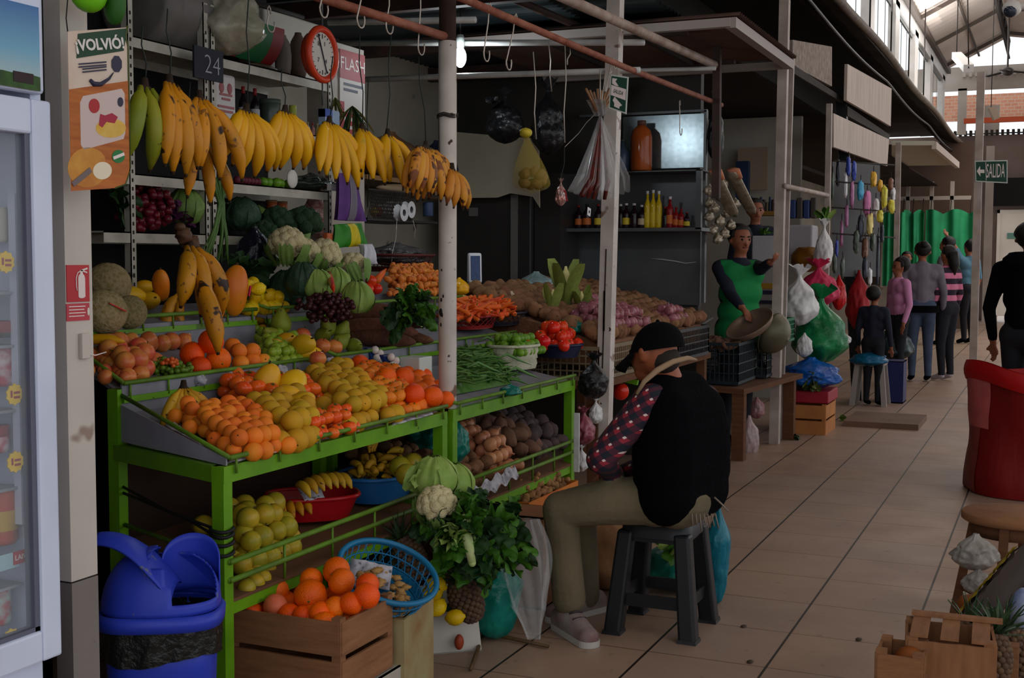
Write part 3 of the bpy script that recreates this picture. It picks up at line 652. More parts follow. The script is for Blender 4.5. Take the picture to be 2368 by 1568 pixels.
# ================================================================ green racks and back shelving
GR = mat('rack_green', (104, 158, 22), (84, 136, 18), sc=9, rough=.4, spots=[((40, 46, 16), 30, .72), ((70, 104, 20), 8, .66)])
GRT = mat('rack_green_rod', (96, 140, 30), (80, 104, 30), sc=14, rough=.5)
M_card = mat('brown_cardboard', (112, 78, 52), (92, 62, 42), sc=4, rough=.9)
M_paper = mat('news_paper', (188, 186, 196), (140, 138, 146), sc=30, rough=.8, contrast=.12, spots=((90, 88, 94), 60, .64))
M_greyp = mat('tray_grey', (136, 136, 146), (108, 108, 116), sc=10, rough=.6)
SK = .354
def ys(x): return 2.93+(-2.2-x)*SK         # slanted left end of the first rack
def tier(lvl):  # (x front, z front, x back, z back)
    return [(-2.2, .885, -2.765, .99), (-2.765, 1.055, -3.1, 1.15), (-3.1, 1.245, -3.4, 1.3)][lvl]
def rack(name, label, yA, yB, skew, lower):
    t = thing(name, label, 'display rack', (-2.5, (yA+yB)/2, 0))
    f = (lambda x: yA+(-2.2-x)*SK) if skew else (lambda x: yA)
    w = .042
    for (x, y, h) in ((-2.2, yA, .885), (-2.2, yB, .885), (-2.765, f(-2.765), 1.09), (-2.765, yB, 1.09)):
        mb = MB(); mb.bar((x-.02, y, 0), (x-.02, y, h-.02), w); part(t, 'leg', mb, GR)
    # main frame
    mb = MB(); z = .865
    mb.bar((-2.22, yA-.02, z), (-2.22, yB+.02, z), .045, .05); mb.bar((-2.78, f(-2.765), z), (-2.78, yB, z), .04); mb.bar((-2.22, yA, z), (-2.785, f(-2.765), z), .04, .05); mb.bar((-2.22, yB, z), (-2.785, yB, z), .04, .05)
    part(t, 'top_frame', mb, GR)
    yLow = yB
    for lvl in range(3):
        yB = yLow if (lvl == 0 or skew) else 6.3
        xa, za, xb, zb = tier(lvl)
        mb = MB(); mb.hexa([(xa, f(xa), za-.012), (xa, yB, za-.012), (xb, yB, zb-.012), (xb, f(xb), zb-.012)], [(xa, f(xa), za), (xa, yB, za), (xb, yB, zb), (xb, f(xb), zb)])
        tray = part(t, 'tray', mb, M_greyp)
        rz_ = za+(.035 if lvl else .03)
        mb = MB(); mb.tube([(xa+.01, f(xa)-.0, rz_), (xa+.01, yB, rz_)], .008, 8); mb.tube([(xa+.01, f(xa), rz_), (xb, f(xb), zb+.06)], .007, 8)
        for k in range(7):
            y = f(xa)+.03+(yB-f(xa)-.06)*k/6; mb.tube([(xa+.01, y, za-.02), (xa+.01, y, rz_)], .0045, 6)
        part(t, 'guard_rail', mb, GRT)
        if lvl: 
            mb = MB(); mb.bar((xa, f(xa), za-.02), (xa, yB, za-.02), .022, .02); part(t, 'tier_bar', mb, GR)
    if skew:      # tin side board of the first tray
        mb = MB(); mb.hexa([(-2.2, f(-2.2)-.006, .892), (-2.2, f(-2.2), .892), (-2.765, f(-2.765), .9), (-2.765, f(-2.765)-.006, .9)], [(-2.2, f(-2.2)-.006, .912), (-2.2, f(-2.2), .912), (-2.765, f(-2.765), 1.02), (-2.765, f(-2.765)-.006, 1.02)])
        part(t, 'side_board', mb, mat('side_board_grey', (170, 168, 182), (140, 138, 150), sc=6, rough=.5))
        for lv in (0, 1):
            xa, za, xb, zb = tier(lv); mb = MB(); y1 = f(xb)
            mb.box((xb-.004, y1, zb-.02), (xb+.002, yB, zb+.1)); part(t, 'riser', mb, M_greyp)
    else:
        for lv in (0, 1):
            xa, za, xb, zb = tier(lv); mb = MB(); mb.box((xb-.004, f(xb), zb-.02), (xb+.002, yLow if lv == 0 else yB, zb+.1)); part(t, 'riser', mb, M_greyp)
        for x, z in ((-2.79, 1.03), (-3.12, 1.22)):
            part(t, 'leg', MB().bar((x, 6.28, 0), (x, 6.28, z), .035), GR)
        yB = yLow
    # lower shelf
    zf, zb = lower
    mb = MB(); mb.bar((-2.22, yA, zf-.03), (-2.22, yB, zf-.03), .03, .035); mb.bar((-2.22, yA, zf-.02), (-2.78, f(-2.765), zb-.02), .03); part(t, 'lower_frame', mb, GR)
    mb = MB(); mb.hexa([(-2.2, yA, zf-.01), (-2.2, yB, zf-.01), (-2.8, yB, zb-.01), (-2.8, f(-2.8), zb-.01)], [(-2.2, yA, zf), (-2.2, yB, zf), (-2.8, yB, zb), (-2.8, f(-2.8), zb)])
    part(t, 'lower_shelf', mb, M_card)
    mb = MB()
    for dz in (.06, .115):
        mb.tube([(-2.195, yA, zf+dz), (-2.195, yB, zf+dz)], .009, 8)
        mb.tube([(-2.195, yA, zf+dz), (-2.76, f(-2.765), zf+dz+.02)], .008, 6)
    for k in range(1, 5): y = yA+(yB-yA)*k/5; mb.tube([(-2.195, y, zf), (-2.195, y, zf+.115)], .005, 5)
    part(t, 'lower_rail', mb, GRT)
    return t
rk1 = rack('green_rack', 'first lime green steel fruit rack with slanted left end', 2.93, 4.33, True, (.49, .56))
rk2 = rack('green_rack', 'second lime green steel rack holding beans, limes and tomatoes', 4.42, 5.75, False, (.47, .60))
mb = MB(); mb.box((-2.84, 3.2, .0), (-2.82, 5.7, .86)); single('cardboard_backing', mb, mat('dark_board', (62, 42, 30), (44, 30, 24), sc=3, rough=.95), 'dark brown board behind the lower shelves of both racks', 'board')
# black straps tied on the front leg
mb = MB()
for z in (.63, .66, .685, .70): mb.tube([(-2.222+.033*math.cos(a), 2.93+.033*math.sin(a), z+.003*math.sin(a*2)) for a in [k*PI/6 for k in range(12)]], .006, 6, closed=True)
mb.tube([(-2.2, 2.93, .66), (-2.4, 3.0, .70), (-2.765, 3.13, .73)], .005, 6); mb.tube([(-2.2, 2.93, .69), (-2.5, 3.03, .71), (-2.765, 3.13, .75)], .005, 6)
single('black_strap', mb, mat('black_rubber', (18, 18, 20), rough=.6), 'black strap wound round the front leg of the first rack', 'strap')
# shelving unit on the wall side
SX, SB = -3.42, -3.78
Z1, Z2, Z3, Z4 = 2.385, 2.11, 1.835, 1.60
YA, YB = W(240, 530, x=SX).y, W(757, 205, x=SX).y
M_sh = mat('shelf_cream', (190, 186, 174), (150, 146, 134), sc=10, rough=.5, spots=((80, 74, 64), 22, .7))
t = thing('shelving_unit', 'cream metal shelving with punched uprights behind the fruit racks', 'shelving', (-3.6, (YA+YB)/2, 0))
for z, y0, y1 in ((Z1, W(290, 90, x=SX).y, YB), (Z2, W(490, 285, x=SX).y, YB-.1), (Z3, W(285, 400, x=SX).y, YB), (Z4, YA, W(600, 548, x=SX).y), (1.25, YA, YB)):
    mb = MB(); mb.box((SB, y0, z-.006), (SX, y1, z)); mb.box((SX-.003, y0, z-.045), (SX, y1, z)); mb.box((SB, y0, z-.045), (SB+.003, y1, z)); part(t, 'shelf', mb, M_sh)
for u, x in ((759, SX), (490, SX), (474, SX), (300, SX)):
    y = W(u, 450, x=x).y; mb = MB(); 
    mb.box((x-.002, y, .3), (x+.003, y+.03, 2.6)); mb.box((x-.03, y, .3), (x+.003, y+.003, 2.6))
    mb.mat(1)
    for k in range(40): mb.box((x+.003, y+.01, 1.1+k*.035), (x+.0036, y+.02, 1.115+k*.035))
    part(t, 'upright', mb, [M_sh, M_rafter])
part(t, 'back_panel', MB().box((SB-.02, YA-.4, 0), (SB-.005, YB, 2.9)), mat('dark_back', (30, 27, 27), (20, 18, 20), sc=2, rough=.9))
part(t, 'cross_tube', MB().tube([W(560, 0, x=SX), W(700, 40, x=SX)], .012, 8), M_rafter)
# white column + flash poster beside the shelving
c0, c1 = W(765, 300, x=-3.6).y, W(842, 300, x=-3.6).y
struct('trim_column', MB().box((-3.75, c0, .8), (-3.6, c1, 2.66)), mat('column_paint', (176, 168, 158), (140, 130, 120), sc=4, rough=.6), (-3.67, (c0+c1)/2, .8))
a, b = W(788, 112, x=-3.585), W(846, 205, x=-3.585)
t = thing('poster', 'red and white poster headed FLASH on the column by the shelves', 'poster', (-3.58, (a.y+b.y)/2, b.z))
pw, ph = b.y-a.y, .62
part(t, 'sheet', MB().box((-3.598, a.y, a.z-.52), (-3.592, b.y, a.z)), mat('poster_white', (190, 184, 178)))
part(t, 'red_band', MB().box((-3.592, a.y, a.z-.155), (-3.590, b.y, a.z)), mat('poster_red', (150, 24, 34)))
text(t, 'FLASH', (-3.589, (a.y+b.y)/2, a.z-.075), (0, 1, 0), (0, 0, 1), pw*.36, mat('poster_pale', (220, 210, 205)), name='headline')
part(t, 'second_line', MB().box((-3.592, a.y+pw*.15, a.z-.19), (-3.59, b.y-pw*.1, a.z-.175)).box((-3.592, a.y+pw*.15, a.z-.22), (-3.59, b.y-pw*.3, a.z-.205)), MATS['print_navy'])
mb = MB()
for k, (w0, w1) in enumerate(((.1, .7), (.2, .9), (.15, .8))): mb.box((-3.592, a.y+pw*w0, a.z-.36-.045*k), (-3.590, a.y+pw*w1, a.z-.335-.045*k))
part(t, 'printed_lines', mb, MATS['poster_red']); part(t, 'side_stripe', MB().box((-3.592, a.y, a.z-.5), (-3.590, a.y+pw*.16, a.z-.28)), MATS['poster_red'])
# partition fittings: metal sheet, bottle shelves, dark cabinet, paper sheet
YP = 8.9
def PQ(u, v, y=YP): return W(u, v, y=y)
def pbox(u0, v0, u1, v1, y0, y1): a, b = PQ(u0, v1, y0), PQ(u1, v0, y0); return MB().box((a.x, y0, a.z), (b.x, y1, b.z))
struct('trim_metal_sheet', pbox(1440, 262, 1632, 392, YP-.03, YP-.005), M_galv, tuple(PQ(1530, 330)))
t = thing('wall_shelf_unit', 'grey steel wall unit with two shelves behind the bottles', 'shelf', PQ(1460, 650))
part(t, 'back_sheet', pbox(1305, 395, 1622, 700, YP-.025, YP-.005), M_grey)
part(t, 'shelf', pbox(1395, 392, 1622, 400, YP-.32, YP-.02), M_grey)
part(t, 'shelf', pbox(1302, 526, 1622, 536, YP-.32, YP-.02), M_grey)
part(t, 'side_post', pbox(1608, 392, 1622, 530, YP-.32, YP-.28), M_grey); part(t, 'side_post', pbox(1622, 255, 1634, 700, YP-.06, YP-.01), M_grey)
part(t, 'top_edge', pbox(1340, 258, 1634, 266, YP-.06, YP-.02), M_grey)
sc_ = MB(); sc_.tube([PQ(1505, 598, YP-.03), PQ(1530, 600, YP-.03), PQ(1560, 604, YP-.03), PQ(1585, 609, YP-.03), PQ(1610, 606, YP-.03)], [.003, .007, .006, .004, .002], 6)
part(t, 'scratch', sc_, mat('chalk_scratch', (150, 150, 150)))
t = thing('dark_cabinet', 'tall dark steel cabinet at the back of the fruit stall', 'cabinet', PQ(1140, 700, 8.4))
part(t, 'body', pbox(1052, 440, 1228, 760, 8.4, 8.85), mat('cabinet_dark', (50, 47, 46), (42, 40, 39), sc=2, rough=.4, metal=.2), mod=.01)
part(t, 'door_edge', pbox(1180, 450, 1196, 760, 8.385, 8.4), mat('edge_grey', (96, 92, 90)))
part(t, 'label_plate', pbox(1084, 480, 1104, 500, 8.39, 8.4), mat('edge_grey', (96, 92, 90)))
part(t, 'second_door', pbox(1235, 400, 1296, 760, 8.45, 8.8), mat('cabinet_dark', (50, 47, 46)))
mb = MB(); A0, A1 = PQ(1052, 305, 8.3), PQ(1238, 318, 8.3)
ol = [(1052, 305), (1200, 318), (1245, 320), (1248, 480), (1232, 455), (1180, 447), (1150, 457), (1052, 458)]
vs = [PQ(u, v, 8.3) for u, v in ol]; n = len(vs); mb.add(vs+[p+V((0, .012, 0)) for p in vs], [tuple(range(n)), tuple(range(2*n-1, n-1, -1))]+[(k, n+k, n+(k+1) % n, (k+1) % n) for k in range(n)])
single('paper_sheet', mb, mat('old_paper', (166, 158, 138), (140, 132, 114), sc=2, rough=.8), 'large cream paper sheet with a torn corner hung over the dark cabinet', 'sheet')
# loft shelf with sacks behind
t = thing('loft_shelf', 'high board shelf on the beige wall behind the speckled bananas', 'shelf', W(940, 300, x=-4.2))
a, b = W(848, 275, x=-4.05), W(1035, 308, x=-4.05)
part(t, 'board', MB().box((-4.48, a.y, 2.0), (-4.05, 8.3, 2.03)), mat('board_tan', (120, 88, 54)))
# steel basket shelf with rolls, below
# ================================================================ fruit and vegetable kinds
def fruit_mat(n, c, c2, sc=14, rough=.4, var=.12, **k): return mat(n, c, c2, sc=sc, rough=rough, var=var, **k)
F_or = fruit_mat('orange_peel', (244, 104, 4), (230, 84, 2), rough=.38, bump=.35, bsc=260)
F_man = fruit_mat('mandarin_peel', (236, 106, 22), (238, 136, 30), bump=.35, bsc=220)
F_apr = fruit_mat('apricot_skin', (236, 138, 34), (222, 98, 26), sc=16, rough=.6)
F_pea = fruit_mat('yellow_peach_skin', (204, 148, 24), (174, 140, 24), sc=18, rough=.65)
F_tom = fruit_mat('orange_tomato_skin', (226, 72, 22), (232, 112, 36), sc=12, rough=.16, var=.08)
F_red = fruit_mat('red_tomato_skin', (206, 34, 20), (216, 62, 26), sc=8, rough=.15, var=.07)
F_mgo = fruit_mat('mango_skin', (232, 172, 26), (206, 160, 30), sc=9, rough=.4)
F_app = fruit_mat('apple_skin', (190, 60, 56), (206, 140, 60), sc=18, rough=.3)
F_apg = fruit_mat('green_plum_skin', (122, 152, 34), (146, 166, 50), sc=16, rough=.3)
F_pear = fruit_mat('pear_skin', (136, 142, 40), (112, 122, 32), sc=20, rough=.5, spots=((84, 70, 30), 70, .70))
F_lem = fruit_mat('lemon_skin', (232, 196, 14), (216, 176, 12), rough=.4, bump=.3, bsc=160)
F_lim = fruit_mat('lime_skin', (74, 122, 24), (112, 152, 36), sc=14, rough=.35, bump=.2, bsc=180)
F_gol = fruit_mat('yellow_green_skin', (196, 160, 40), (140, 140, 36), sc=20, rough=.35)
F_pot = fruit_mat('potato_skin', (136, 98, 68), (112, 76, 50), sc=22, rough=.9, bump=.5, bsc=60, spots=((70, 46, 32), 60, .66))
F_potd = fruit_mat('purple_potato_skin', (84, 66, 66), (64, 52, 54), sc=22, rough=.9, bump=.5, bsc=60)
F_swp = fruit_mat('sweet_potato_skin', (118, 84, 66), (90, 64, 52), sc=18, rough=.9, bump=.4, bsc=60)
F_oni = fruit_mat('brown_onion_skin', (178, 112, 78), (196, 138, 100), sc=12, rough=.35, stretch=(3, 3, .5))
F_red_on = fruit_mat('red_onion_skin', (116, 48, 66), (160, 104, 108), sc=10, rough=.3, stretch=(3, 3, .5))
F_wht = fruit_mat('white_onion_skin', (214, 210, 186), (190, 190, 150), rough=.3)
F_car = fruit_mat('carrot_skin', (228, 84, 20), (212, 100, 36), sc=20, rough=.5, stretch=(1, 1, 6))
F_yuc = fruit_mat('cassava_bark', (112, 70, 52), (78, 48, 38), sc=16, rough=.9, bump=.7, bsc=50)
F_yuci = mat('cassava_flesh', (226, 214, 190), rough=.6)
F_stem = mat('woody_stem', (78, 62, 30), (52, 40, 20), sc=40, rough=.8)
F_cal = mat('green_calyx', (70, 96, 30), rough=.6)
F_ban = fruit_mat('ripe_banana', (218, 158, 8), (198, 146, 10), sc=6, rough=.45, var=.06, spots=[((96, 60, 22), 34, .72), ((160, 146, 40), 7, .68)])
F_bans = fruit_mat('spotted_banana', (206, 146, 44), (180, 110, 30), sc=9, rough=.55, var=.08, spots=[((62, 34, 18), 26, .58), ((120, 70, 34), 12, .56)])
F_pla = fruit_mat('plantain_skin', (208, 136, 16), (170, 118, 18), sc=7, rough=.45, var=.06, spots=[((46, 28, 18), 17, .62), ((130, 84, 30), 40, .64)])
F_plag = fruit_mat('green_plantain_skin', (118, 132, 30), (150, 146, 36), sc=8, rough=.45, var=.05, spots=((56, 50, 20), 26, .68))
F_bab = fruit_mat('baby_banana_skin', (206, 158, 34), (180, 134, 32), sc=10, rough=.5, spots=((60, 38, 18), 44, .64))
F_tip = mat('dark_banana_tip', (44, 30, 18), rough=.9)
F_mel = fruit_mat('melon_rind', (146, 128, 86), (128, 122, 70), sc=9, rough=.85, bump=.6, bsc=90, voro=(70, (158, 142, 104), .3, .6))
F_pap = fruit_mat('papaya_skin', (224, 140, 22), (222, 104, 28), sc=7, rough=.4, spots=((160, 120, 30), 12, .66))
F_gin = fruit_mat('ginger_skin', (164, 122, 76), (124, 84, 52), sc=18, rough=.8, bump=.5, bsc=70)
F_cau = mat('cauliflower_curd', (214, 204, 162), (196, 182, 138), sc=40, rough=.8, bump=.8, bsc=150)
F_bro = mat('broccoli_green', (44, 74, 44), (30, 54, 32), sc=30, rough=.9, bump=.8, bsc=140)
L_let = mat('lettuce_green', (66, 112, 26), (40, 82, 18), sc=14, rough=.5)
L_pal = mat('lettuce_pale', (156, 176, 96), (110, 146, 56), sc=14, rough=.5)
L_cab = mat('cabbage_leaf', (128, 158, 82), (96, 128, 60), sc=9, rough=.5, bump=.4, bsc=30)
L_cabd = mat('dark_cabbage_leaf', (54, 84, 62), (34, 56, 40), sc=12, rough=.6, bump=1.0, bsc=34)
L_dk = mat('dark_leaf', (32, 66, 24), (20, 44, 16), sc=18, rough=.6)
L_pur = mat('purple_leaf', (96, 34, 84), (64, 26, 56), sc=8, rough=.5)

def sphere(r, sq_=1, n=18, m=12, dimple=0, disp=None, mat_=None, name='fruit', groove=0):
    mb = MB()
    def dd(d):
        k = 0
        if dimple: k -= dimple*math.exp(-((1-d.z)/.05))+dimple*.6*math.exp(-((1+d.z)/.05))
        if groove: k -= groove*math.exp(-(math.atan2(d.y, d.x)/.25)**2)*(1-d.z*d.z)**.3
        if disp: k += disp(d)
        return k
    mb.ell((0, 0, 0), (r, r, r*sq_), n, m, disp=dd); return mb.mesh(name, mat_)
def stem(z, h=.012, r=.002, m_=None, n=6, tilt=.003):
    mb = MB(); mb.tube([(0, 0, z-.003), (tilt*.5, 0, z+h*.5), (tilt, 0, z+h)], [r, r, r*1.3], n); return mb.mesh('stem', m_ or F_stem)
def calyx(z, r=.014, m_=None, n=5):
    mb = MB()
    for k in range(n):
        a = 2*PI*k/n; c, s = math.cos(a), math.sin(a)
        mb.add([(0, 0, z+.001), (c*r*.5-s*r*.25, s*r*.5+c*r*.25, z+.002), (c*r, s*r, z-.002), (c*r*.5+s*r*.25, s*r*.5-c*r*.25, z+.002)], [(0, 1, 2, 3)])
    mb.tube([(0, 0, z), (0, .001, z+.007)], .0018, 5); return mb.mesh('calyx', m_ or F_cal)
def lump(amp, f, seed): return lambda d: amp*noise.noise(d*f+V((seed, seed*1.7, 0)))
kind('orange', 'orange', [('orange', sphere(.041, .97, dimple=.05, mat_=F_or)), ('navel', MB().ell((0, 0, .0385), (.003, .003, .0015), 7, 5).mesh('navel', F_cal))])
kind('mandarin', 'mandarin', [('mandarin', sphere(.032, .8, dimple=.14, mat_=F_man)), ('calyx', calyx(.023, .006))])
kind('apricot', 'apricot', [('apricot', sphere(.026, .98, dimple=.06, groove=.07, mat_=F_apr)), ('stem_scar', MB().ell((0, 0, .0235), (.003, .003, .001), 7, 5).mesh('stem_scar', F_stem))])
kind('peach', 'peach', [('peach', sphere(.031, .98, dimple=.06, groove=.05, mat_=F_pea)), ('stem_scar', MB().ell((0, 0, .028), (.003, .003, .001), 7, 5).mesh('stem_scar', F_stem))])
kind('orange_tomato', 'tomato', [('tomato', sphere(.032, .82, dimple=.1, mat_=F_tom)), ('calyx', calyx(.024, .013))])
kind('red_tomato', 'tomato', [('tomato', sphere(.033, 1.12, dimple=.06, mat_=F_red, disp=lump(.05, 1.3, 3))), ('calyx', calyx(.034, .012))])
def mango_mesh(L=.062, r=.04, m_=F_mgo, bend=.012, name='mango', nz=.04):
    mb = MB(); mb.ell((0, 0, 0), (r, r*.82, L), 18, 13, disp=lambda d: -.12*max(0, d.z)**2+nz*noise.noise(d*1.2)); mb.v = [(x+bend*(z/L)**2, y, z) for x, y, z in mb.v]; return mb.mesh(name, m_)
kind('mango', 'mango', [('mango', mango_mesh()), ('stem', stem(.056, .006, .003))])
kind('papaya', 'papaya', [('papaya', mango_mesh(.115, .06, F_pap, .01, 'papaya')), ('stem', stem(.1, .01, .006))])
kind('apple', 'apple', [('apple', sphere(.035, .92, dimple=.2, mat_=F_app)), ('stem', stem(.024, .016, .0015))])
kind('plum', 'green_plum', [('plum', sphere(.021, .95, dimple=.08, mat_=F_apg)), ('stem', stem(.018, .005, .0012))])
pm_ = MB(); pm_.lathe([(0, -.036), (.018, -.036), (.032, -.022), (.035, -.004), (.029, .014), (.018, .03), (.012, .042), (.006, .048), (0, .048)], 18)
kind('pear', 'pear', [('pear', pm_.mesh('pear', F_pear)), ('stem', stem(.046, .02, .0016, tilt=.008))])
lm = MB(); lm.lathe([(0, -.037), (.005, -.036), (.009, -.031), (.021, -.023), (.0275, -.008), (.0275, .006), (.022, .02), (.011, .029), (.006, .034), (0, .036)], 16)
kind('lemon', 'lemon', [('lemon', lm.mesh('lemon', F_lem)), ('stem_end', MB().ell((0, 0, -.036), (.003, .003, .0015), 7, 4).mesh('stem_end', F_stem))])
kind('lime', 'lime', [('lime', sphere(.0205, 1.06, 12, 8, dimple=-.06, mat_=F_lim)), ('stem_end', MB().ell((0, 0, .0215), (.0022, .0022, .001), 6, 4).mesh('stem_end', F_stem))])
kind('granadilla', 'granadilla', [('fruit', sphere(.036, 1.0, dimple=.04, mat_=F_gol)), ('stem', stem(.034, .009, .0018))])
for i in range(3):
    kind('potato%d' % i, 'potato', [('potato', sphere(.031, 1.35-.12*i, 14, 10, disp=lump(.22, 1.5, i*5+1), mat_=F_pot))])
    kind('dpotato%d' % i, 'purple_potato', [('potato', sphere(.031, 1.15, 14, 10, disp=lump(.2, 1.5, i*5+1), mat_=F_potd))])
    kind('spotato%d' % i, 'sweet_potato', [('sweet_potato', sphere(.034, 1.7, 14, 12, disp=lump(.2, 1.3, i*5+3), mat_=F_swp))])
kind('bigpotato', 'potato', [('potato', sphere(.026, 2.1, 14, 12, disp=lump(.25, 1.3, 23), mat_=F_pot))])
def onion(m_): 
    mb = MB(); mb.lathe([(0, -.03), (.004, -.031), (.012, -.028), (.028, -.014), (.033, 0), (.028, .014), (.014, .025), (.005, .033), (.003, .046), (0, .047)], 16); return mb.mesh('onion', m_)
def roots(): 
    mb = MB()
    for k in range(7): a = k*.9; mb.tube([(0, 0, -.029), (math.cos(a)*.006, math.sin(a)*.006, -.034), (math.cos(a)*.009, math.sin(a)*.009, -.038)], .0006, 4)
    return mb.mesh('roots', F_stem)
rt_ = roots()
kind('onion', 'onion', [('onion', onion(F_oni)), ('roots', rt_)]); kind('red_onion', 'red_onion', [('onion', onion(F_red_on)), ('roots', rt_)]); kind('white_onion', 'white_onion', [('onion', onion(F_wht)), ('roots', rt_)])
cm = MB(); cm.tube([(0, 0, .085), (0, 0, .08), (.001, 0, .05), (.003, 0, 0), (0, 0, -.05), (-.004, 0, -.085), (-.006, 0, -.1)], [.008, .0165, .0175, .015, .0105, .005, .001], 12)
kind('carrot', 'carrot', [('carrot', cm.mesh('carrot', F_car)), ('stem_end', MB().tube([(0, 0, .083), (0, 0, .092)], .005, 7).mesh('stem_end', F_cal))])
ym = MB(); ym.tube([(0, 0, -.15), (0, .004, -.14), (.004, .008, -.08), (0, .006, 0), (-.006, 0, .08), (0, -.01, .14), (.004, -.014, .175)], [.016, .03, .04, .043, .038, .024, .008], 14)
ym.v = [tuple(V(p)*(1+.06*noise.noise(V(p)*22))) for p in ym.v]
kind('cassava', 'cassava_root', [('root', ym.mesh('root', F_yuc)), ('cut_end', MB().ell((0, 0, -.151), (.017, .017, .004), 12, 6).mesh('cut_end', F_yuci))])
gm_ = MB()
for a, b, r in (((-.04, 0, 0), (.035, 0, .005), .014), ((-.01, 0, 0), (-.02, .03, .01), .012), ((.02, 0, 0), (.035, -.03, .004), .011), ((.0, 0, 0), (.005, .01, .028), .011), ((-.03, 0, 0), (-.045, -.02, -.005), .01)):
    a, b = V(a), V(b); gm_.tube([a, a.lerp(b, .1), a.lerp(b, .5), a.lerp(b, .9), b], [r*.3, r*.9, r*1.05, r*.95, r*.3], 9)
kind('ginger', 'ginger_root', [('root', gm_.mesh('root', F_gin))])
kind('melon', 'melon', [('melon', sphere(.078, 1.0, 24, 16, mat_=F_mel)), ('stem_scar', MB().ell((0, 0, .077), (.007, .007, .002), 8, 5).mesh('stem_scar', F_stem))])
kind('walnut', 'potato', [('potato', sphere(.02, 1.1, 12, 8, disp=lump(.15, 2.5, 3), mat_=mat('net_potato', (120, 92, 52), (96, 70, 40), sc=30, rough=.9)))])

ORD = 'first second third fourth fifth sixth seventh eighth ninth tenth eleventh twelfth thirteenth fourteenth fifteenth sixteenth seventeenth eighteenth nineteenth twentieth'.split()
ORD += ['twenty-'+w for w in ORD[:9]]+['thirtieth']
def ordn(i): return ORD[i] if i < 30 else 'far'
def pile(keys, quad, d, layers, base, cat, group, h0=.0, s=(.93, 1.07), tilt=None, zk=.74, jit=.21, keep=99, rise=0, lim=None, dome=0, rowname='row'):
    """heap of single fruits over a four-cornered patch (front-left, front-right, back-right, back-left); rows run along the aisle"""
    P_ = [V(p) for p in quad]; cen = sum(P_, V())/4
    xs = [p.x for p in P_]; ys_ = [p.y for p in P_]; x1, x0 = max(xs), min(xs); y0, y1 = min(ys_), max(ys_)
    if lim: x0 = max(x0, lim[0]); x1 = min(x1, lim[1])
    n = (P_[1]-P_[0]).cross(P_[3]-P_[0]); kx, ky = -n.x/n.z, -n.y/n.z
    def inside(x, y, m_):
        sg = []
        for i in range(4):
            a, b = P_[i], P_[(i+1) % 4]; e = b-a; l = math.hypot(e.x, e.y) or 1e-6
            sg.append((e.x*(y-a.y)-e.y*(x-a.x))/l)
        c = [(P_[(i+1) % 4].x-P_[i].x)*(cen.y-P_[i].y)-(P_[(i+1) % 4].y-P_[i].y)*(cen.x-P_[i].x) for i in range(4)]
        return all(g_*(1 if c_ > 0 else -1) >= m_ for g_, c_ in zip(sg, c))
    total = 0
    for L_ in range(layers):
        j = 0; x = x1-d*.3-L_*d*.5; row = 0
        while x > x0-.3*d and row < 40:
            items = []; y = y0+(d*.5 if (j+L_) % 2 else .15*d)
            while y < y1+d*.2:
                if inside(x, y, -.2*d+L_*d*.42): items.append((x, y))
                y += d
            for i, (px_, py_) in enumerate(items):
                px_ += R.uniform(-jit, jit)*d; py_ += R.uniform(-jit, jit)*d
                z = P_[0].z+kx*(px_-P_[0].x)+ky*(py_-P_[0].y)+rise*(x1-px_)+h0+L_*d*zk+R.uniform(0, .08)*d
                lab = '%s, %s%s %s from front, %s from left' % (base, ('' if layers == 1 else ('lowest layer, ', 'second layer, ', 'third layer, ', 'fourth layer, ')[L_]), rowname, ordn(row), ordn(i))
                put(R.choice(keys), (px_, py_, z), tilt() if tilt else rnd3(), R.uniform(*s), lab, cat, group, keep); total += 1
            if items: row += 1
            x -= d*.87; j += 1
    return total
def T2x(u0, u1, z=1.27, xa=-3.12, xb=-3.36):
    """patch on the third tier between two sight lines"""
    A, B = W(u0, 600, x=xa), W(u1, 600, x=xa); C_, D = W(u1, 600, x=xb), W(u0, 600, x=xb)
    return [V((A.x, A.y, z)), V((B.x, B.y, z)), V((C_.x, C_.y, z+.04)), V((D.x, D.y, z+.04))]
def T0(u, v, h=.03): return WP(u, v, .885+h, -2.2, .186)
def T1(u, v, h=.03): return WP(u, v, 1.055+h, -2.765, .284)
def T2(u, v, h=.03): return WP(u, v, 1.245+h, -3.1, .18)
def Q(T, *uv, h=.03): return [T(u, v, h) for u, v in uv]
up_ = lambda: (R.uniform(-.5, .5), R.uniform(-.5, .5), R.uniform(0, 6))

# ---- first rack, lowest tier
pile(['apricot'], Q(T0, (545, 1052), (668, 1034), (560, 952), (400, 966)), .055, 2, 'orange apricot in the slanted corner heap', 'apricot', 'apricots at the rack corner', s=(.95, 1.22))
pile(['peach'], Q(T0, (662, 1032), (748, 1000), (705, 930), (560, 952)), .066, 2, 'yellow peach beside the apricots', 'peach', 'peaches in the left heap', s=(.98, 1.3))
pile(['orange_tomato'], Q(T0, (560, 935), (740, 940), (712, 898), (505, 905)), .062, 2, 'shiny orange tomato behind left peaches', 'tomato', 'orange tomatoes behind the peaches', tilt=up_)
pile(['orange_tomato'], Q(T0, (700, 1012), (828, 990), (800, 960), (742, 975)), .05, 2, 'small orange tomato at front rail', 'tomato', 'small tomatoes at the front rail', s=(.72, .85), tilt=up_)
pile(['peach'], Q(T0, (800, 985), (912, 962), (800, 862), (700, 880)), .066, 2, 'green-yellow peach in the middle heap', 'peach', 'peaches in the middle heap', s=(.98, 1.25))
pile(['mandarin'], Q(T0, (905, 960), (965, 945), (935, 872), (815, 862)), .056, 2, 'flat mandarin between peaches and oranges', 'mandarin', 'mandarins in the front tier', s=(.8, 1.0), tilt=up_)
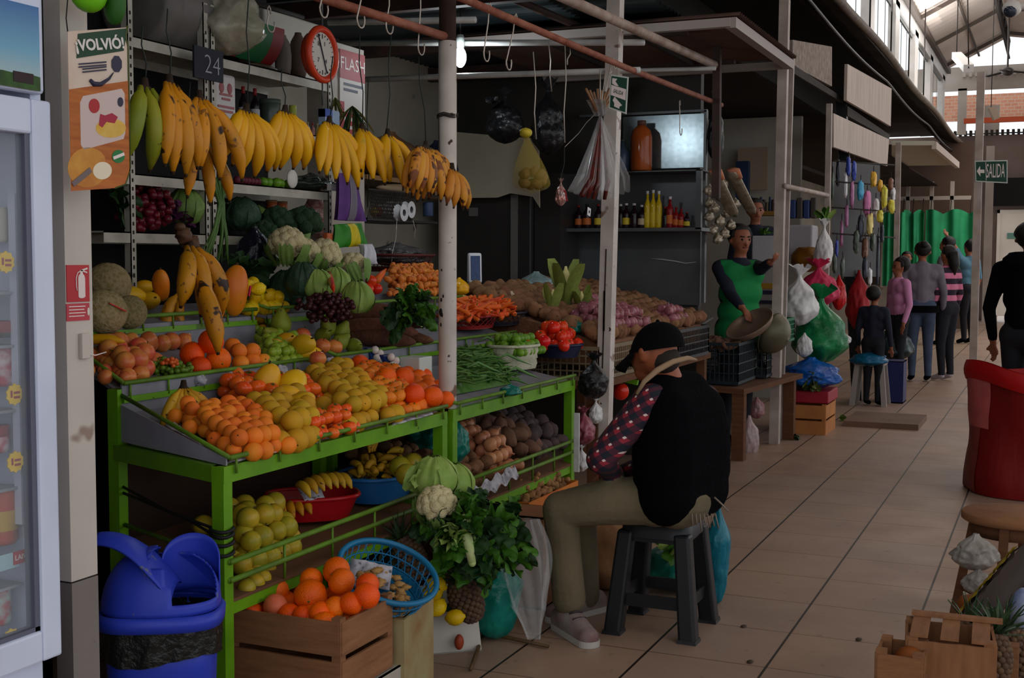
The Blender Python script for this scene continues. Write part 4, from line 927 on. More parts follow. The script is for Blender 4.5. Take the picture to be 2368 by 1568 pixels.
pile(['mandarin'], Q(T0, (700, 862), (760, 858), (745, 838), (700, 842)), .056, 1, 'mandarin behind the middle peaches', 'mandarin', 'mandarins at the back of the tier', tilt=up_)
pile(['orange'], Q(T0, (962, 945), (1040, 930), (985, 865), (880, 868)), .078, 1, 'orange by the round pole', 'orange', 'oranges at the right end', s=(.85, 1.05))
for u, v, h, lb in ((833, 843, .06, 'single orange sitting high by the white riser paper'), (893, 872, .09, 'orange on top of the mandarins nearest the garlic packs'), (934, 873, .09, 'orange on top of the right heap, beside the garlic'), (1000, 918, .07, 'large orange leaning on the rail beside the white pole'), (957, 912, .08, 'orange on the front of the right heap')):
    p = T0(u, v, h); put('orange', p, rnd3(), 1.05, lb, 'orange', 'oranges on top of the heaps')
for u, v, rot, s, lb in ((617, 885, (.1, .1, 1), 1.3, 'upright yellow mango with green tip behind the tomatoes'), (676, 892, (-.7, .3, .6), 1.3, 'tilted deep yellow mango right of the upright one'), (662, 912, (1.5, .2, 1.4), 1.0, 'yellow mango lying in front of the other two'), (700, 925, (1.4, 0, 2.4), .85, 'greenish mango lying under the tilted one')):
    put('mango', T0(u, v, .09), rot, s, lb, 'mango', 'mangoes behind the tomatoes')
put('orange_tomato', T0(576, 880, .06), (.3, .2, 0), 1.35, 'big dark red persimmon left of the upright mango', 'persimmon')
# papers in the tray
def paper(pts, label, group='paper liners in the rack'):
    mb = MB(); A, B, C_, D = pts
    mb.grid(lambda a, b: A.lerp(B, a).lerp(D.lerp(C_, a), b)+V((0, 0, .006*noise.noise(V((a*5, b*5, A.x*9))))), 10, 8)
    o = single('paper_liner', mb, M_paper, label, 'paper', group, kind=None); s_ = o.modifiers.new('thick', 'SOLIDIFY'); s_.thickness = .0012; return o
for pts, lb in (([(525, 1072), (640, 1045), (628, 1018), (560, 1030)], 'white paper under the apricots at the slanted corner'), ([(735, 1010), (832, 995), (800, 968), (728, 950)], 'white paper in front of the middle peaches'),
                ([(905, 985), (1002, 958), (990, 935), (925, 940)], 'crumpled white paper hanging over the rail below the oranges'), ([(380, 985), (470, 1030), (440, 1000), (400, 975)], 'thin paper edge left of the apricots')):
    paper([T0(u, v, .004 if i < 1 else .02) for i, (u, v) in enumerate(pts)], lb)
for (u, v, k, lb) in ((462, 880, 0, 'crumpled newspaper wad under the apple tray'), (535, 868, 1, 'small newsprint wad under the big oranges'), (652, 858, 2, 'newsprint wad behind the mangoes'), (628, 1045, 3, 'newsprint wad at the front rail by the apricots'), (722, 1022, 4, 'newsprint wad tucked in the rail below the peaches'), (900, 968, 5, 'newsprint wad in the rail below the mandarins'), (765, 838, 6, 'newsprint wad under the red apples'), (600, 722, 7, 'newsprint wad below the large papaya')):
    T = T0 if v > 900 else T1; p = T(u, v, .0 if v > 1000 else .01); mb = MB(); mb.ell(p, (.022, .026, .022), 14, 10, disp=lambda d, k=k: .45*noise.noise(d*2.6+V((k*3, 0, 0)))+.2*noise.noise(d*6)); single('paper_wad', mb, M_paper, lb, 'paper', 'newsprint wads in the rack')
# hand of bananas in the tray
def banana_tube(mb, o, d0, d1, L=.19, r=.018, n=9, k=9, tip=True, five=False):
    o = V(o); d0 = V(d0).normalized(); d1 = V(d1).normalized(); pts = [o]; p = o.copy()
    for i in range(k): d = d0.lerp(d1, (i+.5)/k).normalized(); p = p+d*L/k; pts.append(p.copy())
    rr = [r*.34, r*.42]+[r*x for x in (.85, .98, 1.03, 1.05, 1.02, .9)]+[r*.55, r*.22]
    mb.tube(pts, rr[:k+1], n); return pts[-1], d1
def hand(name, label, loc, n, spread, axis, out, L, r, m_, rows=1, group=None, cat='bananas', fan=.9, down=1.0, curl=.5, crown=None):
    """a hanging hand: crown on top, fingers fanned along axis, bulging towards out"""
    axis = V(axis).normalized(); out = V(out).normalized(); t = thing(name, label, cat, loc, 0, group)
    mb = MB(); loc = V(loc); mb.tube([loc+V((0, 0, .03)), loc+V((0, 0, .01)), loc-axis*spread*.3-V((0, 0, .008)), loc-axis*spread*.3-V((0, 0, .02))], [.008, .012, .014, .008], 8); mb.tube([loc-axis*spread*.5, loc, loc+axis*spread*.5], [.007, .014, .007], 8)
    part(t, 'crown', mb, crown or F_tip)
    for rw in range(rows):
        for i in range(n):
            a = (i+.5*(rw % 2))/(max(1, n-1))*2-1 if n > 1 else 0
            o = loc+axis*(a*spread*.5)+out*(.008 if rw == 0 else -.006)
            d0 = axis*(a*fan)+out*(.75 if rw == 0 else -.1)*R.uniform(.8, 1.2)+V((0, 0, -.75*down)); d1 = axis*(a*fan*.15+R.uniform(-.08, .08))+out*(-curl if rw == 0 else -.2)+V((0, 0, -1))
            mb = MB(); e, ed = banana_tube(mb, o, d0, d1, L*R.uniform(.92, 1.06), r*R.uniform(.94, 1.05)); mb.m = 1; mb.tube([e-ed*.004, e+ed*.007], [r*.28, r*.2], 6)
            part(t, 'banana', mb, [m_, F_tip])
    return t
AX = (0, 1, 0); OUT = (1, -.5, 0)
p = T0(425, 900, .11); hand('banana_hand', 'small pale banana hand standing on the apricots at the rack corner', p, 5, .03, (.4, .9, 0), (.8, -.6, 0), .165, .0175, F_bab, rows=1, fan=1.0)
# ---- second tier
pile(['apple'], Q(T1, (300, 880), (352, 858), (342, 812), (212, 826)), .062, 2, 'red-yellow apple beside the pillar', 'apple', 'apples by the pillar', s=(.85, 1.1))
pile(['apple'], Q(T1, (215, 865), (290, 885), (280, 850), (212, 838)), .055, 1, 'small apple below the pillar apples', 'apple', 'small apples by the pillar', s=(.6, .75))
p = T1(232, 790, .09); mb = MB(); banana_tube(mb, p-V((.09, 0, 0))*0-V((.08, .03, 0)), (1, .4, .2), (1, .4, -.2), .17, .018); single('banana', mb, F_ban, 'single banana lying on the apples against the pillar', 'banana')
def grapes(T, u, v, n, m_, label, w=(.04, .04, .03), r=.0105, hh=.03, name='grape_bunch', hang=False):
    c = T(u, v, hh) if T else V((u)); t = thing(name, label, 'grapes', c)
    base = MB().ell((0, 0, 0), r, 9, 6).mesh('grape', m_)
    cnt = 0; pts = []
    while len(pts) < n and cnt < 4000:
        cnt += 1; a = V((R.gauss(0, .45), R.gauss(0, .45), R.gauss(0, .45)))
        if a.length > 1: continue
        q = V((a.x*w[0], a.y*w[1], a.z*w[2]))
        if all((q-x).length > r*1.55 for x in pts): pts.append(q)
    for q in pts: link('grape', base, tuple(q), rnd3(), R.uniform(.9, 1.1), parent=t)
    mb = MB(); mb.tube([(0, 0, -w[2]*.5), (.002, 0, w[2]*.6), (.006, 0, w[2]*1.15)], .0022, 5); part(t, 'stalk', mb, F_stem, world=False); return t
G_gr = mat('green_grape', (104, 134, 40), (76, 110, 30), sc=40, rough=.25, var=.1); G_dk = mat('dark_grape', (70, 24, 30), (44, 18, 24), sc=40, rough=.4, var=.1); G_rd = mat('red_grape', (116, 22, 38), (76, 14, 26), sc=30, rough=.3, var=.12)
grapes(T1, 378, 848, 46, G_gr, 'green grape bunch between the apples and the big oranges', (.05, .06, .03)); grapes(T1, 412, 855, 46, G_gr, 'second green grape bunch touching the big oranges', (.05, .06, .03))
grapes(T1, 395, 838, 18, mat('orange_berry', (206, 96, 40), rough=.3), 'small cluster of orange berries among the green grapes', (.02, .04, .014), r=.008, hh=.06)
for i, (u, v, h, s) in enumerate(((444, 819, .06, 1.12), (488, 790, .12, 1.15), (505, 832, .05, 1.15), (462, 850, .03, 1.0), (545, 868, .01, .8))):
    put('orange', T1(u, v, h), rnd3(), s, ('big orange left of the topmost one, above the grapes', 'big orange topmost of the cluster in the second tier', 'big orange with visible navel in front beside the apricots', 'big orange low behind the green rail', 'orange peeking under the green rail')[i], 'orange', 'big oranges in the second tier')
for i, (u, v, h) in enumerate(((552, 812, .07), (584, 812, .07), (556, 840, .035), (583, 834, .035), (608, 836, .03), (538, 800, .06))):
    put('apricot', T1(u, v, h), rnd3(), 1.25, 'large pale apricot beside big oranges, '+('upper left', 'upper right', 'lower left', 'lower middle', 'lower right', 'half hidden behind')[i], 'apricot', 'six apricots beside the big oranges')
pile(['plum'], Q(T1, (622, 842), (705, 832), (690, 790), (600, 780)), .042, 2, 'small green plum in second tier', 'plum', 'green plums in the second tier')
for i, (u, v, h, rot, s) in enumerate(((660, 790, .06, (1.1, .3, 1.0), 1.0), (700, 800, .08, (.6, .9, .4), 1.2), (640, 800, .05, (1.2, .1, 0), .85), (715, 820, .05, (1.3, .4, 2), .95))):
    put('mango', T1(u, v, h), rot, s, ('orange mango half hidden behind the plums', 'bright orange mango uppermost beside the red apples', 'small orange mango left of the bright one', 'orange mango at the rail beside the red apples')[i], 'mango')
for i, (u, v) in enumerate(((746, 800), (774, 802), (700, 775), (735, 830))):
    put('apple', T1(u, v, .06), (.2, .3, i), 1.0, ('red apple left of the pair behind the rail', 'dark red apple right of the pair, beside the pears', 'dark red apple behind the bright mango', 'apple low under the pair of red ones')[i], 'apple')
for i, (u, v, h, rz_r) in enumerate(((758, 758, .09, (.9, .2, 0)), (792, 765, .09, (.4, .3, 1)), (788, 790, .06, (.8, .5, 2)), (820, 800, .04, (.9, 1.2, .4)), (748, 775, .06, (1.2, 0, 1)), (650, 745, .1, (.1, .1, 0)), (625, 775, .06, (1, 0, 0)), (760, 745, .08, (.2, .5, 0)))):
    put('pear', T1(u, v, h), rz_r, 1.05 if i != 5 else 1.3, ('green pear behind the red apples at the rail end', 'green pear second from the cassava roots', 'green pear under the upper two', 'green pear nearest the rail corner', 'green pear just behind the red apple pair', 'tall dark green pear standing alone above the plums', 'green pear behind the plums', 'green pear at the back below the dark grapes')[i], 'pear', 'pears in the second tier')
pile(['peach', 'plum'], Q(T1, (480, 770), (620, 762), (600, 738), (480, 742)), .052, 2, 'small shaded fruit behind the apricots', 'fruit', 'mixed fruit behind the apricots', s=(.7, .95))
pile(['apple'], Q(T1, (350, 800), (420, 790), (420, 765), (360, 770)), .06, 1, 'dark apple behind the hanging plantains', 'apple', 'apples behind the plantains')
# ---- third tier
for i, (u, v, h, s) in enumerate(((250, 660, .13, 1.08), (240, 722, .06, 1.05), (300, 722, .055, .8))):
    put('melon', T2(u, v, h), (.2*i, .2, i), s, ('big netted melon on top beside the white pillar', 'netted melon with red label below the big one', 'smaller netted melon right of the labelled one')[i], 'melon')
q = T2(248, 700, .1); mb = MB(); mb.bar(q+V((.035, -.03, .0)), q+V((.065, .02, -.03)), .014, .004); single('fruit_sticker', mb, mat('sticker_red', (206, 48, 42)), 'long red sticker on the labelled melon', 'sticker')
for i, (u, v, h, rot, k, s) in enumerate(((305, 682, .07, (1.4, .2, 0), 'mango', 1.05), (345, 695, .05, (1.3, .4, 1), 'mango', 1.0), (330, 665, .05, (1.3, .4, 2), 'mango', .9), (372, 657, .12, (.3, .2, 0), 'papaya', .62), (497, 690, .1, (.1, .2, 0), 'papaya', .85), (541, 668, .13, (.05, .1, 1), 'papaya', .98))):
    put(k, T2(u, v, h), rot, s, ('yellow mango right of the big melon', 'yellow-green mango in front of the red papaya', 'yellow mango behind the other two mangoes', 'round red-orange papaya with pink sticker behind the mangoes', 'cut-looking orange papaya beside the hanging plantains', 'tall yellow papaya with a pink sticker beside the lemons')[i], k)
q = T2(558, 672, .15); single('fruit_sticker', MB().bar(q+V((.05, -.02, -.02)), q+V((.052, -.012, .02)), .008, .004), mat('sticker_pink', (216, 24, 84)), 'pink sticker on the tall yellow papaya', 'sticker')
pile(['lemon'], T2x(575, 655, 1.275), .056, 2, 'yellow lemon beside the tall papaya', 'lemon', 'lemons in the third tier')
for u, v, w_ in ((572, 662, 'left'), (598, 668, 'right'), (585, 655, 'back')): put('lemon', T2(u, v, .14), rnd3(), 1, w_+' lemon of three on top beside the tall papaya', 'lemon', 'lemons on top of the third tier heap')
q0 = T2(420, 680, .1); t = hand('plantain_hand', 'dark bruised plantain lying behind the hanging plantains', q0, 2, .02, (0, 1, 0), (0, -1, .2), .22, .022, F_pla, cat='plantains', fan=.4)

# ---- third tier continues over the second rack: heads and roots
def cauliflower(u, v, T, h, s, label, rot=(0, 0, 0)):
    c = T(u, v, h); t = thing('cauliflower', label, 'cauliflower', c, rot=rot)
    mb = MB(); 
    for k in range(26):
        g = 2.39996*k; z = 1-k/26*1.15; r = math.sqrt(max(0, 1-z*z)); d = V((r*math.cos(g), r*math.sin(g), z))
        mb.ell(d*.052*s, .026*s, 12, 8, disp=lambda dd, k=k: .22*(.5-noise.voronoi(dd*2.6+V((k, 0, 0)))[0][0]))
    mb.ell((0, 0, 0), .05*s, 12, 8)
    part(t, 'curd', mb, F_cau, world=False)
    for k in range(6):
        a = k*1.05; mb = MB()
        mb.grid(lambda x, y, a=a: (lambda w, rr, z: (rr*math.cos(a+w), rr*math.sin(a+w), z))((x-.5)*.95*(1-.4*y), s*(.045+.045*math.sin(y*1.5)), s*(-.07+.075*y+.008*math.sin(x*18))), 9, 7)
        part(t, 'leaf', mb, L_cab, world=False)
    return t
TC_ = lambda u, v, h: W(u, v, x=-3.16)
cauliflower(664, 570, TC_, .26, 1.2, 'large cauliflower topmost by the pink bags'); cauliflower(703, 588, TC_, .22, 1.0, 'cauliflower leaning right of the topmost one')
cauliflower(750, 592, TC_, .20, 1.1, 'cauliflower under the purple bag', (0, .4, 0)); cauliflower(815, 622, TC_, .16, 1.1, 'creamy cauliflower with leaves nearest the orange roots', (0, -.5, 0))
def cabbage(c, s, m_, label, seed=0, name='cabbage', cat='cabbage'):
    t = thing(name, label, cat, c); mb = MB()
    mb.ell((0, 0, 0), (.08*s, .08*s, .07*s), 30, 20, disp=lambda d: .1*noise.noise(d*1.6+V((seed, 0, 0)))+.05*noise.noise(d*6+V((seed, 3, 0))))
    part(t, 'heart', mb, m_, world=False)
    for k in range(5):
        a0 = k*1.256+seed; mb = MB()
        def f(x, y, a0=a0): 
            w = (x-.5)*(1.9-.5*y); e = -1.1+2.45*y; rr = .086*s*(1+.1*y+.035*noise.noise(V((w*3, y*4, a0)))*3+.14*max(0, y-.72)*3+.05*max(0, abs(x-.5)-.38)*8); return (rr*math.cos(a0+w)*math.cos(e), rr*math.sin(a0+w)*math.cos(e), rr*.9*math.sin(e))
        mb.grid(f, 14, 10); part(t, 'leaf', mb, m_, world=False)
    return t
cabbage(W(662, 672, x=-3.2), 1.0, L_cabd, 'big dark green cabbage behind the lemons', 1); cabbage(T2(700, 650, .16), .9, L_cabd, 'dark cabbage below the topmost cauliflower', 2.2)
cabbage(T2(735, 662, .15), .8, L_pal, 'pale green cut cabbage below the leaning cauliflower', 3); cabbage(T2(775, 655, .14), .8, L_pal, 'bright green cabbage beside the red pepper', 4)
cabbage(T2(826, 692, .12), .85, L_pal, 'pale cabbage above the cassava roots', 5)
mb = MB(); a, b = T2(760, 632, .2), T2(772, 675, .17); mb.tube([a, a.lerp(b, .3), a.lerp(b, .7), b], [.012, .017, .012, .003], 8); mb.v = [tuple(p) for p in mb.v]; single('red_pepper', mb, F_red, 'long red pepper stuck between the two pale cabbages', 'pepper')
grapes(T2, 745, 710, 90, G_dk, 'dark red grape heap above the pears', (.10, .13, .07), r=.013, hh=.08); grapes(T2, 775, 715, 60, G_dk, 'second dark grape heap touching the cassava roots', (.08, .1, .06), r=.013, hh=.08)
def leafy(c, label, cat, n, L, w, mats_, seed, bias=(0, 0, 1), spread=1.0, name='lettuce', droop=.6, stemm=None, frill=.14, group=None, det=(9, 12)):
    rr = random.Random(seed); t = thing(name, label, cat, c, 0, group); bias = V(bias).normalized()
    for k in range(n):
        d = V((rr.gauss(0, 1), rr.gauss(0, 1), rr.gauss(0, 1))).normalized(); d = (bias*1.0+d*spread).normalized()
        side = d.cross(V((rr.gauss(0, 1), rr.gauss(0, 1), rr.gauss(0, 1)))).normalized(); nrm = d.cross(side); l = L*rr.uniform(.7, 1.15); ww = w*rr.uniform(.8, 1.2); ph = rr.uniform(0, 6); cup = rr.uniform(.2, .7)
        def f(x, y):
            s_ = (x-.5)*2; wd = ww*(.18+.82*math.sin(min(1, y*1.05)*PI*.62)**.8)*math.sqrt(max(0, 1-y**5))*(1+(.16*math.sin(y*47+ph) if frill > .3 else 0))
            p = d*(l*y)+side*(s_*wd)+nrm*(cup*wd*s_*s_+frill*wd*abs(s_)**1.5*math.sin(y*(23 if frill < .4 else 34)+ph+s_*4)+(0 if frill < .4 else .08*wd*math.sin(y*61+s_*17)))+nrm*(.25*l*y*y)
            return p+V((0, 0, -droop*l*y*y*.5))
        mb = MB(); mb.grid(f, *det); mb.m = 1; mb.tube([V((0, 0, 0))+nrm*.001, d*l*.35+nrm*(.25*l*.12)+V((0, 0, -droop*l*.06)), d*l*.6+nrm*(.25*l*.36)+V((0, 0, -droop*l*.18))], [w*.12, w*.08, w*.03], 6)
        part(t, 'leaf', mb, [mats_[k % len(mats_)], stemm or L_pal], world=False)
    return t
leafy(T2(935, 705, .12), 'dark green curly lettuce above the cassava roots', 'lettuce', 46, .15, .034, [L_let, L_dk, L_let, L_dk], 5, (.7, -.5, .1), .9, droop=.5, frill=.5, stemm=L_let, det=(13, 26))
leafy(T2(975, 745, .02), 'pale lettuce heart beside the round pole', 'lettuce', 9, .10, .04, [L_pal], 6, (.3, -.3, .6), .5)
for i, (u, v, h, rz, s) in enumerate(((880, 735, .1, .2, 1.25), (870, 762, .06, .12, 1.0), (880, 785, .03, .05, .85), (915, 742, .07, -.1, .9), (940, 782, .02, -.1, .7))):
    p = T1(u, v, h+.02); put('cassava', p, (PI/2, 0, PI/2+YAW+rz-.2), s*1.12, ('largest brown cassava root topmost of the heap', 'cassava root second from the top, left', 'cassava root with a white cut end in front', 'cassava root behind under the lettuce', 'small cassava root at the right front of the heap')[i], 'cassava')
# orange tubers (olluco) heap
def T1x(u0, u1, z=1.1, xa=-2.79, xb=-3.07):
    return T2x(u0, u1, z, xa, xb)
pile(['carrot'], T1x(1042, 1180, 1.185), .06, 2, 'orange carrot in the baskets', 'carrot', 'carrots in the baskets', s=(.6, .85), tilt=lambda: (PI/2+R.uniform(-.5, .5), 0, R.uniform(0, 6)), zk=.6)
for u, v, rz, s, lb in ((1130, 700, 2.0, .9, 'largest carrot lying on top of the carrot baskets'), (1150, 700, 2.2, .7, 'carrot behind the largest one'), (1100, 715, 1.2, .6, 'carrot under the largest one')): put('carrot', W(u, v, x=-2.93), (PI/2-.3, 0, rz), s, lb, 'carrot', 'large carrots on the heap')
F_oll = fruit_mat('olluco_skin', (214, 132, 44), (196, 100, 40), sc=16, rough=.45)
kind('olluco', 'olluco', [('olluco', sphere(.016, 1.5, 10, 8, disp=lump(.2, 1.5, 4), mat_=F_oll))])
pile(['olluco'], T2x(905, 1018, 1.28), .044, 3, 'orange tuber left of the pole', 'tuber', 'orange tubers by the round pole', h0=.03)
pile(['olluco'], T2x(900, 1000, 1.28, -3.22, -3.38), .044, 2, 'small orange tuber on heap top', 'tuber', 'orange tubers at the heap top', h0=.1)
# ================================================================ bags, baskets, crates
B_blk = mat('black_bag', (20, 20, 22), rough=.35, bump=.8, bsc=30); B_tur = mat('teal_bag', (18, 128, 112), (10, 98, 90), sc=9, rough=.3, bump=.8, bsc=28, alpha=.95)
B_grn = mat('green_bag', (28, 132, 78), (14, 92, 50), sc=6, rough=.3, bump=.8, bsc=24); B_wht = mat('white_bag', (222, 222, 222), (190, 188, 190), sc=7, rough=.4, bump=.7, bsc=20)
B_clr = mat('clear_film', (226, 228, 230), rough=.1, alpha=.13, bump=1.0, bsc=26, spec=1.0); B_blu = mat('blue_bag', (20, 92, 176), (10, 66, 140), sc=8, rough=.25, bump=.9, bsc=22)
B_pnk = mat('pink_bag', (206, 52, 92), (176, 30, 70), sc=8, rough=.5, bump=.5, bsc=20)
def bag(c, r, m_, label, name='plastic_bag', cat='bag', wr=.16, seed=0, knot=True, top=None, group=None, n=30, sag=.25, pleat=0):
    """a filled soft bag: pear-shaped body with wrinkles, gathered neck and a frilled end"""
    cx, cy, cz = r if hasattr(r, '__len__') else (r, r, r)
    t = thing(name, label, cat, tuple(c), 0, group); mb = MB(); top = top or cz*1.5
    def f(a, b):
        th = a*2*PI; z = -cz+ (cz+top)*b
        if b < .62: k = math.sin(min(1, b/.34)*PI/2)**.55*(1+sag*math.sin(b/.62*PI)*(1-b))
        else: k = 1-(b-.62)/.38; k = .14+.86*(k*k*(3-2*k))
        d = V((math.cos(th), math.sin(th), z/cz)); w = 1+wr*noise.noise(d*2.1+V((seed*2.3, 0, 0)))+wr*.5*noise.noise(d*6+V((0, seed, 0)))+pleat*math.sin(th*13+seed)*max(0, b-.25)
        return (cx*k*w*math.cos(th), cy*k*w*math.sin(th), z)
    mb.grid(f, n*2, n, wu=True); b0 = len(mb.v); mb.add([(0, 0, -cz)], []); 
    part(t, 'body', mb, m_, world=False)
    if knot:
        mb = MB(); mb.tube([(.0, 0, top*.97), (.002, 0, top*1.03)], [cx*.16, cx*.15], 10)
        mb.grid(lambda a, b: (cx*(.12+.5*b)*(1+.3*math.sin(a*2*PI*5+seed))*math.cos(a*2*PI), cx*(.12+.42*b)*math.sin(a*2*PI), top*1.02+cz*.4*b*(1+.25*math.sin(a*2*PI*4))), 36, 6, wu=True)
        part(t, 'knot', mb, m_, world=False)
    return t
def basket(c, rx, ry, h, m_, label, rz=0, tilt=(0, 0), nb=26, name='basket', p=2.0, rim=.008, flare=.78, lattice=True, rows=3):
    t = thing(name, label, 'basket', c, rot=(tilt[0], tilt[1], rz))
    def P_(th, z): 
        q = sq(th, p); k = flare+(1-flare)*(z/h); return (rx*q*k*math.cos(th), ry*q*k*math.sin(th), z)
    mb = MB(); mb.tube([P_(2*PI*k/40, h) for k in range(40)], rim, 8, closed=True); part(t, 'rim', mb, m_, world=False)
    mb = MB()
    if lattice:
        for k in range(nb):
            a = 2*PI*k/nb; b = 2*PI*(k+1.6)/nb
            mb.bar(P_(a, .012), P_(b, h), .0035, .0016); mb.bar(P_(b, .012), P_(a, h), .0035, .0016)
        for j in range(rows): z = h*(.06+.86*j/(max(1, rows-1))); mb.tube([P_(2*PI*k/30, z) for k in range(30)], .0032, 5, closed=True)
        mb.grid(lambda a, b: P_(a*2*PI, .001+h*.3*b), 30, 3, wu=True)
    else:
        mb.grid(lambda a, b: P_(a*2*PI, .001+(h-.002)*b), 40, 5, wu=True)
        mb.grid(lambda a, b: (lambda q: (q[0]*.97, q[1]*.97, q[2]))(P_(a*2*PI, .001+(h-.002)*b)), 40, 5, wu=True)
    mb.add([P_(2*PI*k/30, .003) for k in range(30)], [tuple(range(30))])
    part(t, 'wall', mb, m_, world=False); return t
W_cr = mat('crate_wood', (150, 104, 70), (118, 78, 50), sc=6, rough=.85, bump=.3, bsc=60, stretch=(1, 1, 8)); W_crd = mat('crate_wood_dark', (104, 66, 42), (82, 52, 34), sc=5, rough=.9, stretch=(1, 1, 8))
W_crl = mat('crate_wood_pale', (150, 104, 70), (122, 80, 52), sc=6, rough=.85, stretch=(6, 1, 1))
def crate(o, ex, ey, h, m_, label, rows=2, th=.009, gap=.018, post=.03, m2=None, base=True):
    """slatted crate: o = bottom corner, ex, ey = edge vectors"""
    o, ex, ey = V(o), V(ex), V(ey); t = thing('wooden_crate', label, 'crate', tuple(o+(ex+ey)/2)); ux, uy = ex.normalized(), ey.normalized(); Z = V((0, 0, 1))
    sh = (h-gap*(rows-1))/rows
    def slab(p, q, w_):   # board from p to q, height sh
        n = (q-p).normalized().cross(Z)*th; return [p, q, q+n, p+n]
    for (p, q) in ((o, o+ex), (o+ex, o+ex+ey), (o+ex+ey, o+ey), (o+ey, o)):
        mb = MB()
        for r in range(rows):
            z0_ = r*(sh+gap); b = slab(p, q, th); mb.hexa([v+Z*z0_ for v in b], [v+Z*(z0_+sh) for v in b])
        part(t, 'side_slats', mb, m_)
    for p in (o+(ux+uy)*post*.3, o+ex+(-ux+uy)*post*.3, o+ex+ey-(ux+uy)*post*.3, o+ey+(ux-uy)*post*.3):
        p2 = p; mb = MB(); a, b = ux*post/2, uy*post/2; mb.hexa([p2-a-b, p2+a-b, p2+a+b, p2-a+b], [v+Z*(h+.012) for v in (p2-a-b, p2+a-b, p2+a+b, p2-a+b)]); part(t, 'corner_post', mb, m2 or m_)
    if base: part(t, 'base', MB().hexa([o, o+ex, o+ex+ey, o+ey], [v+Z*.008 for v in (o, o+ex, o+ex+ey, o+ey)]), m_)
    return t
def carton(o, ex, ey, h, m_, label, name='cardboard_box', band=None, open_=True, tiltm=None):
    o, ex, ey = V(o), V(ex), V(ey); t = thing(name, label, 'box', tuple(o+(ex+ey)/2)); Z = V((0, 0, h)) if not hasattr(h, '__len__') else V(h); k = .006
    c = [o, o+ex, o+ex+ey, o+ey]; ctr = (c[0]+c[2])/2
    mb = MB()
    for i in range(4):
        a, b = c[i], c[(i+1) % 4]; ai, bi = a+(ctr-a).normalized()*k*1.4, b+(ctr-b).normalized()*k*1.4
        mb.hexa([a, b, bi, ai], [a+Z, b+Z, bi+Z, ai+Z])
    part(t, 'walls', mb, m_); part(t, 'bottom', MB().hexa(c, [v+Z*.03 for v in c]), m_)
    if band:
        mb = MB()
        for i in range(4):
            a, b = c[i], c[(i+1) % 4]; n = (a+b)/2-ctr; n = n.normalized()*.0015; mb.hexa([a+n+Z*.78, b+n+Z*.78, b+Z*.78, a+Z*.78], [a+n+Z*.93, b+n+Z*.93, b+Z*.93, a+Z*.93])
        part(t, 'printed_band', mb, band)
    if not open_: part(t, 'top_flap', MB().hexa([v+Z*.98 for v in c], [v+Z for v in c]), m_)
    return t

# ---- second rack, front tier: green beans, lime sack, tomato basket, garlic trays
M_bean = mat('green_bean', (66, 110, 44), (92, 128, 56), sc=30, rough=.5, var=.15)
for i in range(3):
    mb = MB(); R2 = random.Random(i); ph = R2.uniform(0, 3)
    mb.tube([(.07*(k/6-.5)*2, .012*math.sin(k*.7+ph), .004*math.cos(k+ph)) for k in range(7)], [.001, .0035, .0045, .0045, .0045, .0035, .001], 6); kind('bean%d' % i, 'green_bean', [('bean', mb.mesh('bean', M_bean))])
bq = [T0(1050, 905, .02), T0(1185, 880, .02), T0(1125, 815, .02), T0(1046, 820, .02)]
def beanheap():
    n = 0
    A, B, C_, D = bq
    for k in range(290):
        a, b = R.random(), R.random(); p = A.lerp(B, a).lerp(D.lerp(C_, a), b); hh = .075*math.sin(a*PI)**.5*math.sin(b*PI)**.5
        dp = R.random()**.35
        put('bean%d' % (k % 3), (p.x, p.y, p.z+hh*dp), (R.uniform(-.25, .25), R.uniform(-.3, .3), R.uniform(0, 6.28)), R.uniform(.9, 1.25), 'slim green bean in the loose heap beside the round pole', 'bean', 'green beans in the heap')
    mb = MB(); mb.grid(lambda a, b: (lambda p: (p.x, p.y, p.z-.015+.07*math.sin(a*PI)**.5*math.sin(b*PI)**.5))(A.lerp(B, a).lerp(D.lerp(C_, a), b)), 14, 12)
    single('green_beans', mb, M_bean, 'dense bottom of the green bean heap', 'beans', kind='stuff')
beanheap()
for i, (u, v) in enumerate(((1105, 790), (1150, 830), (1080, 850), (1168, 862))):
    p = T0(u, v, .09); mb = MB(); mb.tube([p, p+V((.03, .05, .02)), p+V((.07, .1, -.01)), p+V((.1, .18, -.04))], [.004, .007, .006, .001], 6); single('spring_onion_leaf', mb, mat('leek_green', (90, 130, 70)), ('long onion leaf behind the bean heap', 'onion leaf next to the lime sack', 'onion leaf lying across the beans', 'onion leaf at the rail by the beans')[i], 'leaf')
bag(T0(1180, 905, .03), (.04, .05, .022), B_tur, 'scrap of teal bag at the rail under the beans', knot=False, seed=2, name='teal_bag'); 
M_sack = mat('cream_sack', (196, 194, 170), (166, 164, 140), sc=10, rough=.7, bump=.5, bsc=90)
sc = (T0(1110, 840, .0)+T0(1262, 870, .0))/2; sw = (T0(1262, 870)-T0(1110, 840)).length/2
t = thing('lime_sack', 'rolled-down cream sack full of green limes', 'sack', tuple(sc))
mb = MB()
def sk(a, b):
    th = a*2*PI; z = [0, .02, .045, .05, .07, .085, .105, .115, .112, .09][min(9, int(round(b*9)))]; k = [.92, .97, .93, .99, .94, 1.0, .99, 1.05, 1.0, .93][min(9, int(round(b*9)))]
    w = 1+.02*math.sin(th*9+b*8)+.03*noise.noise(V((math.cos(th)*2, math.sin(th)*2, b*5))); return (sc.x+.12*k*w*math.cos(th), sc.y+.155*k*w*math.sin(th), sc.z+z+.01)
mb.grid(sk, 60, 10, wu=True); part(t, 'cloth', mb, M_sack)
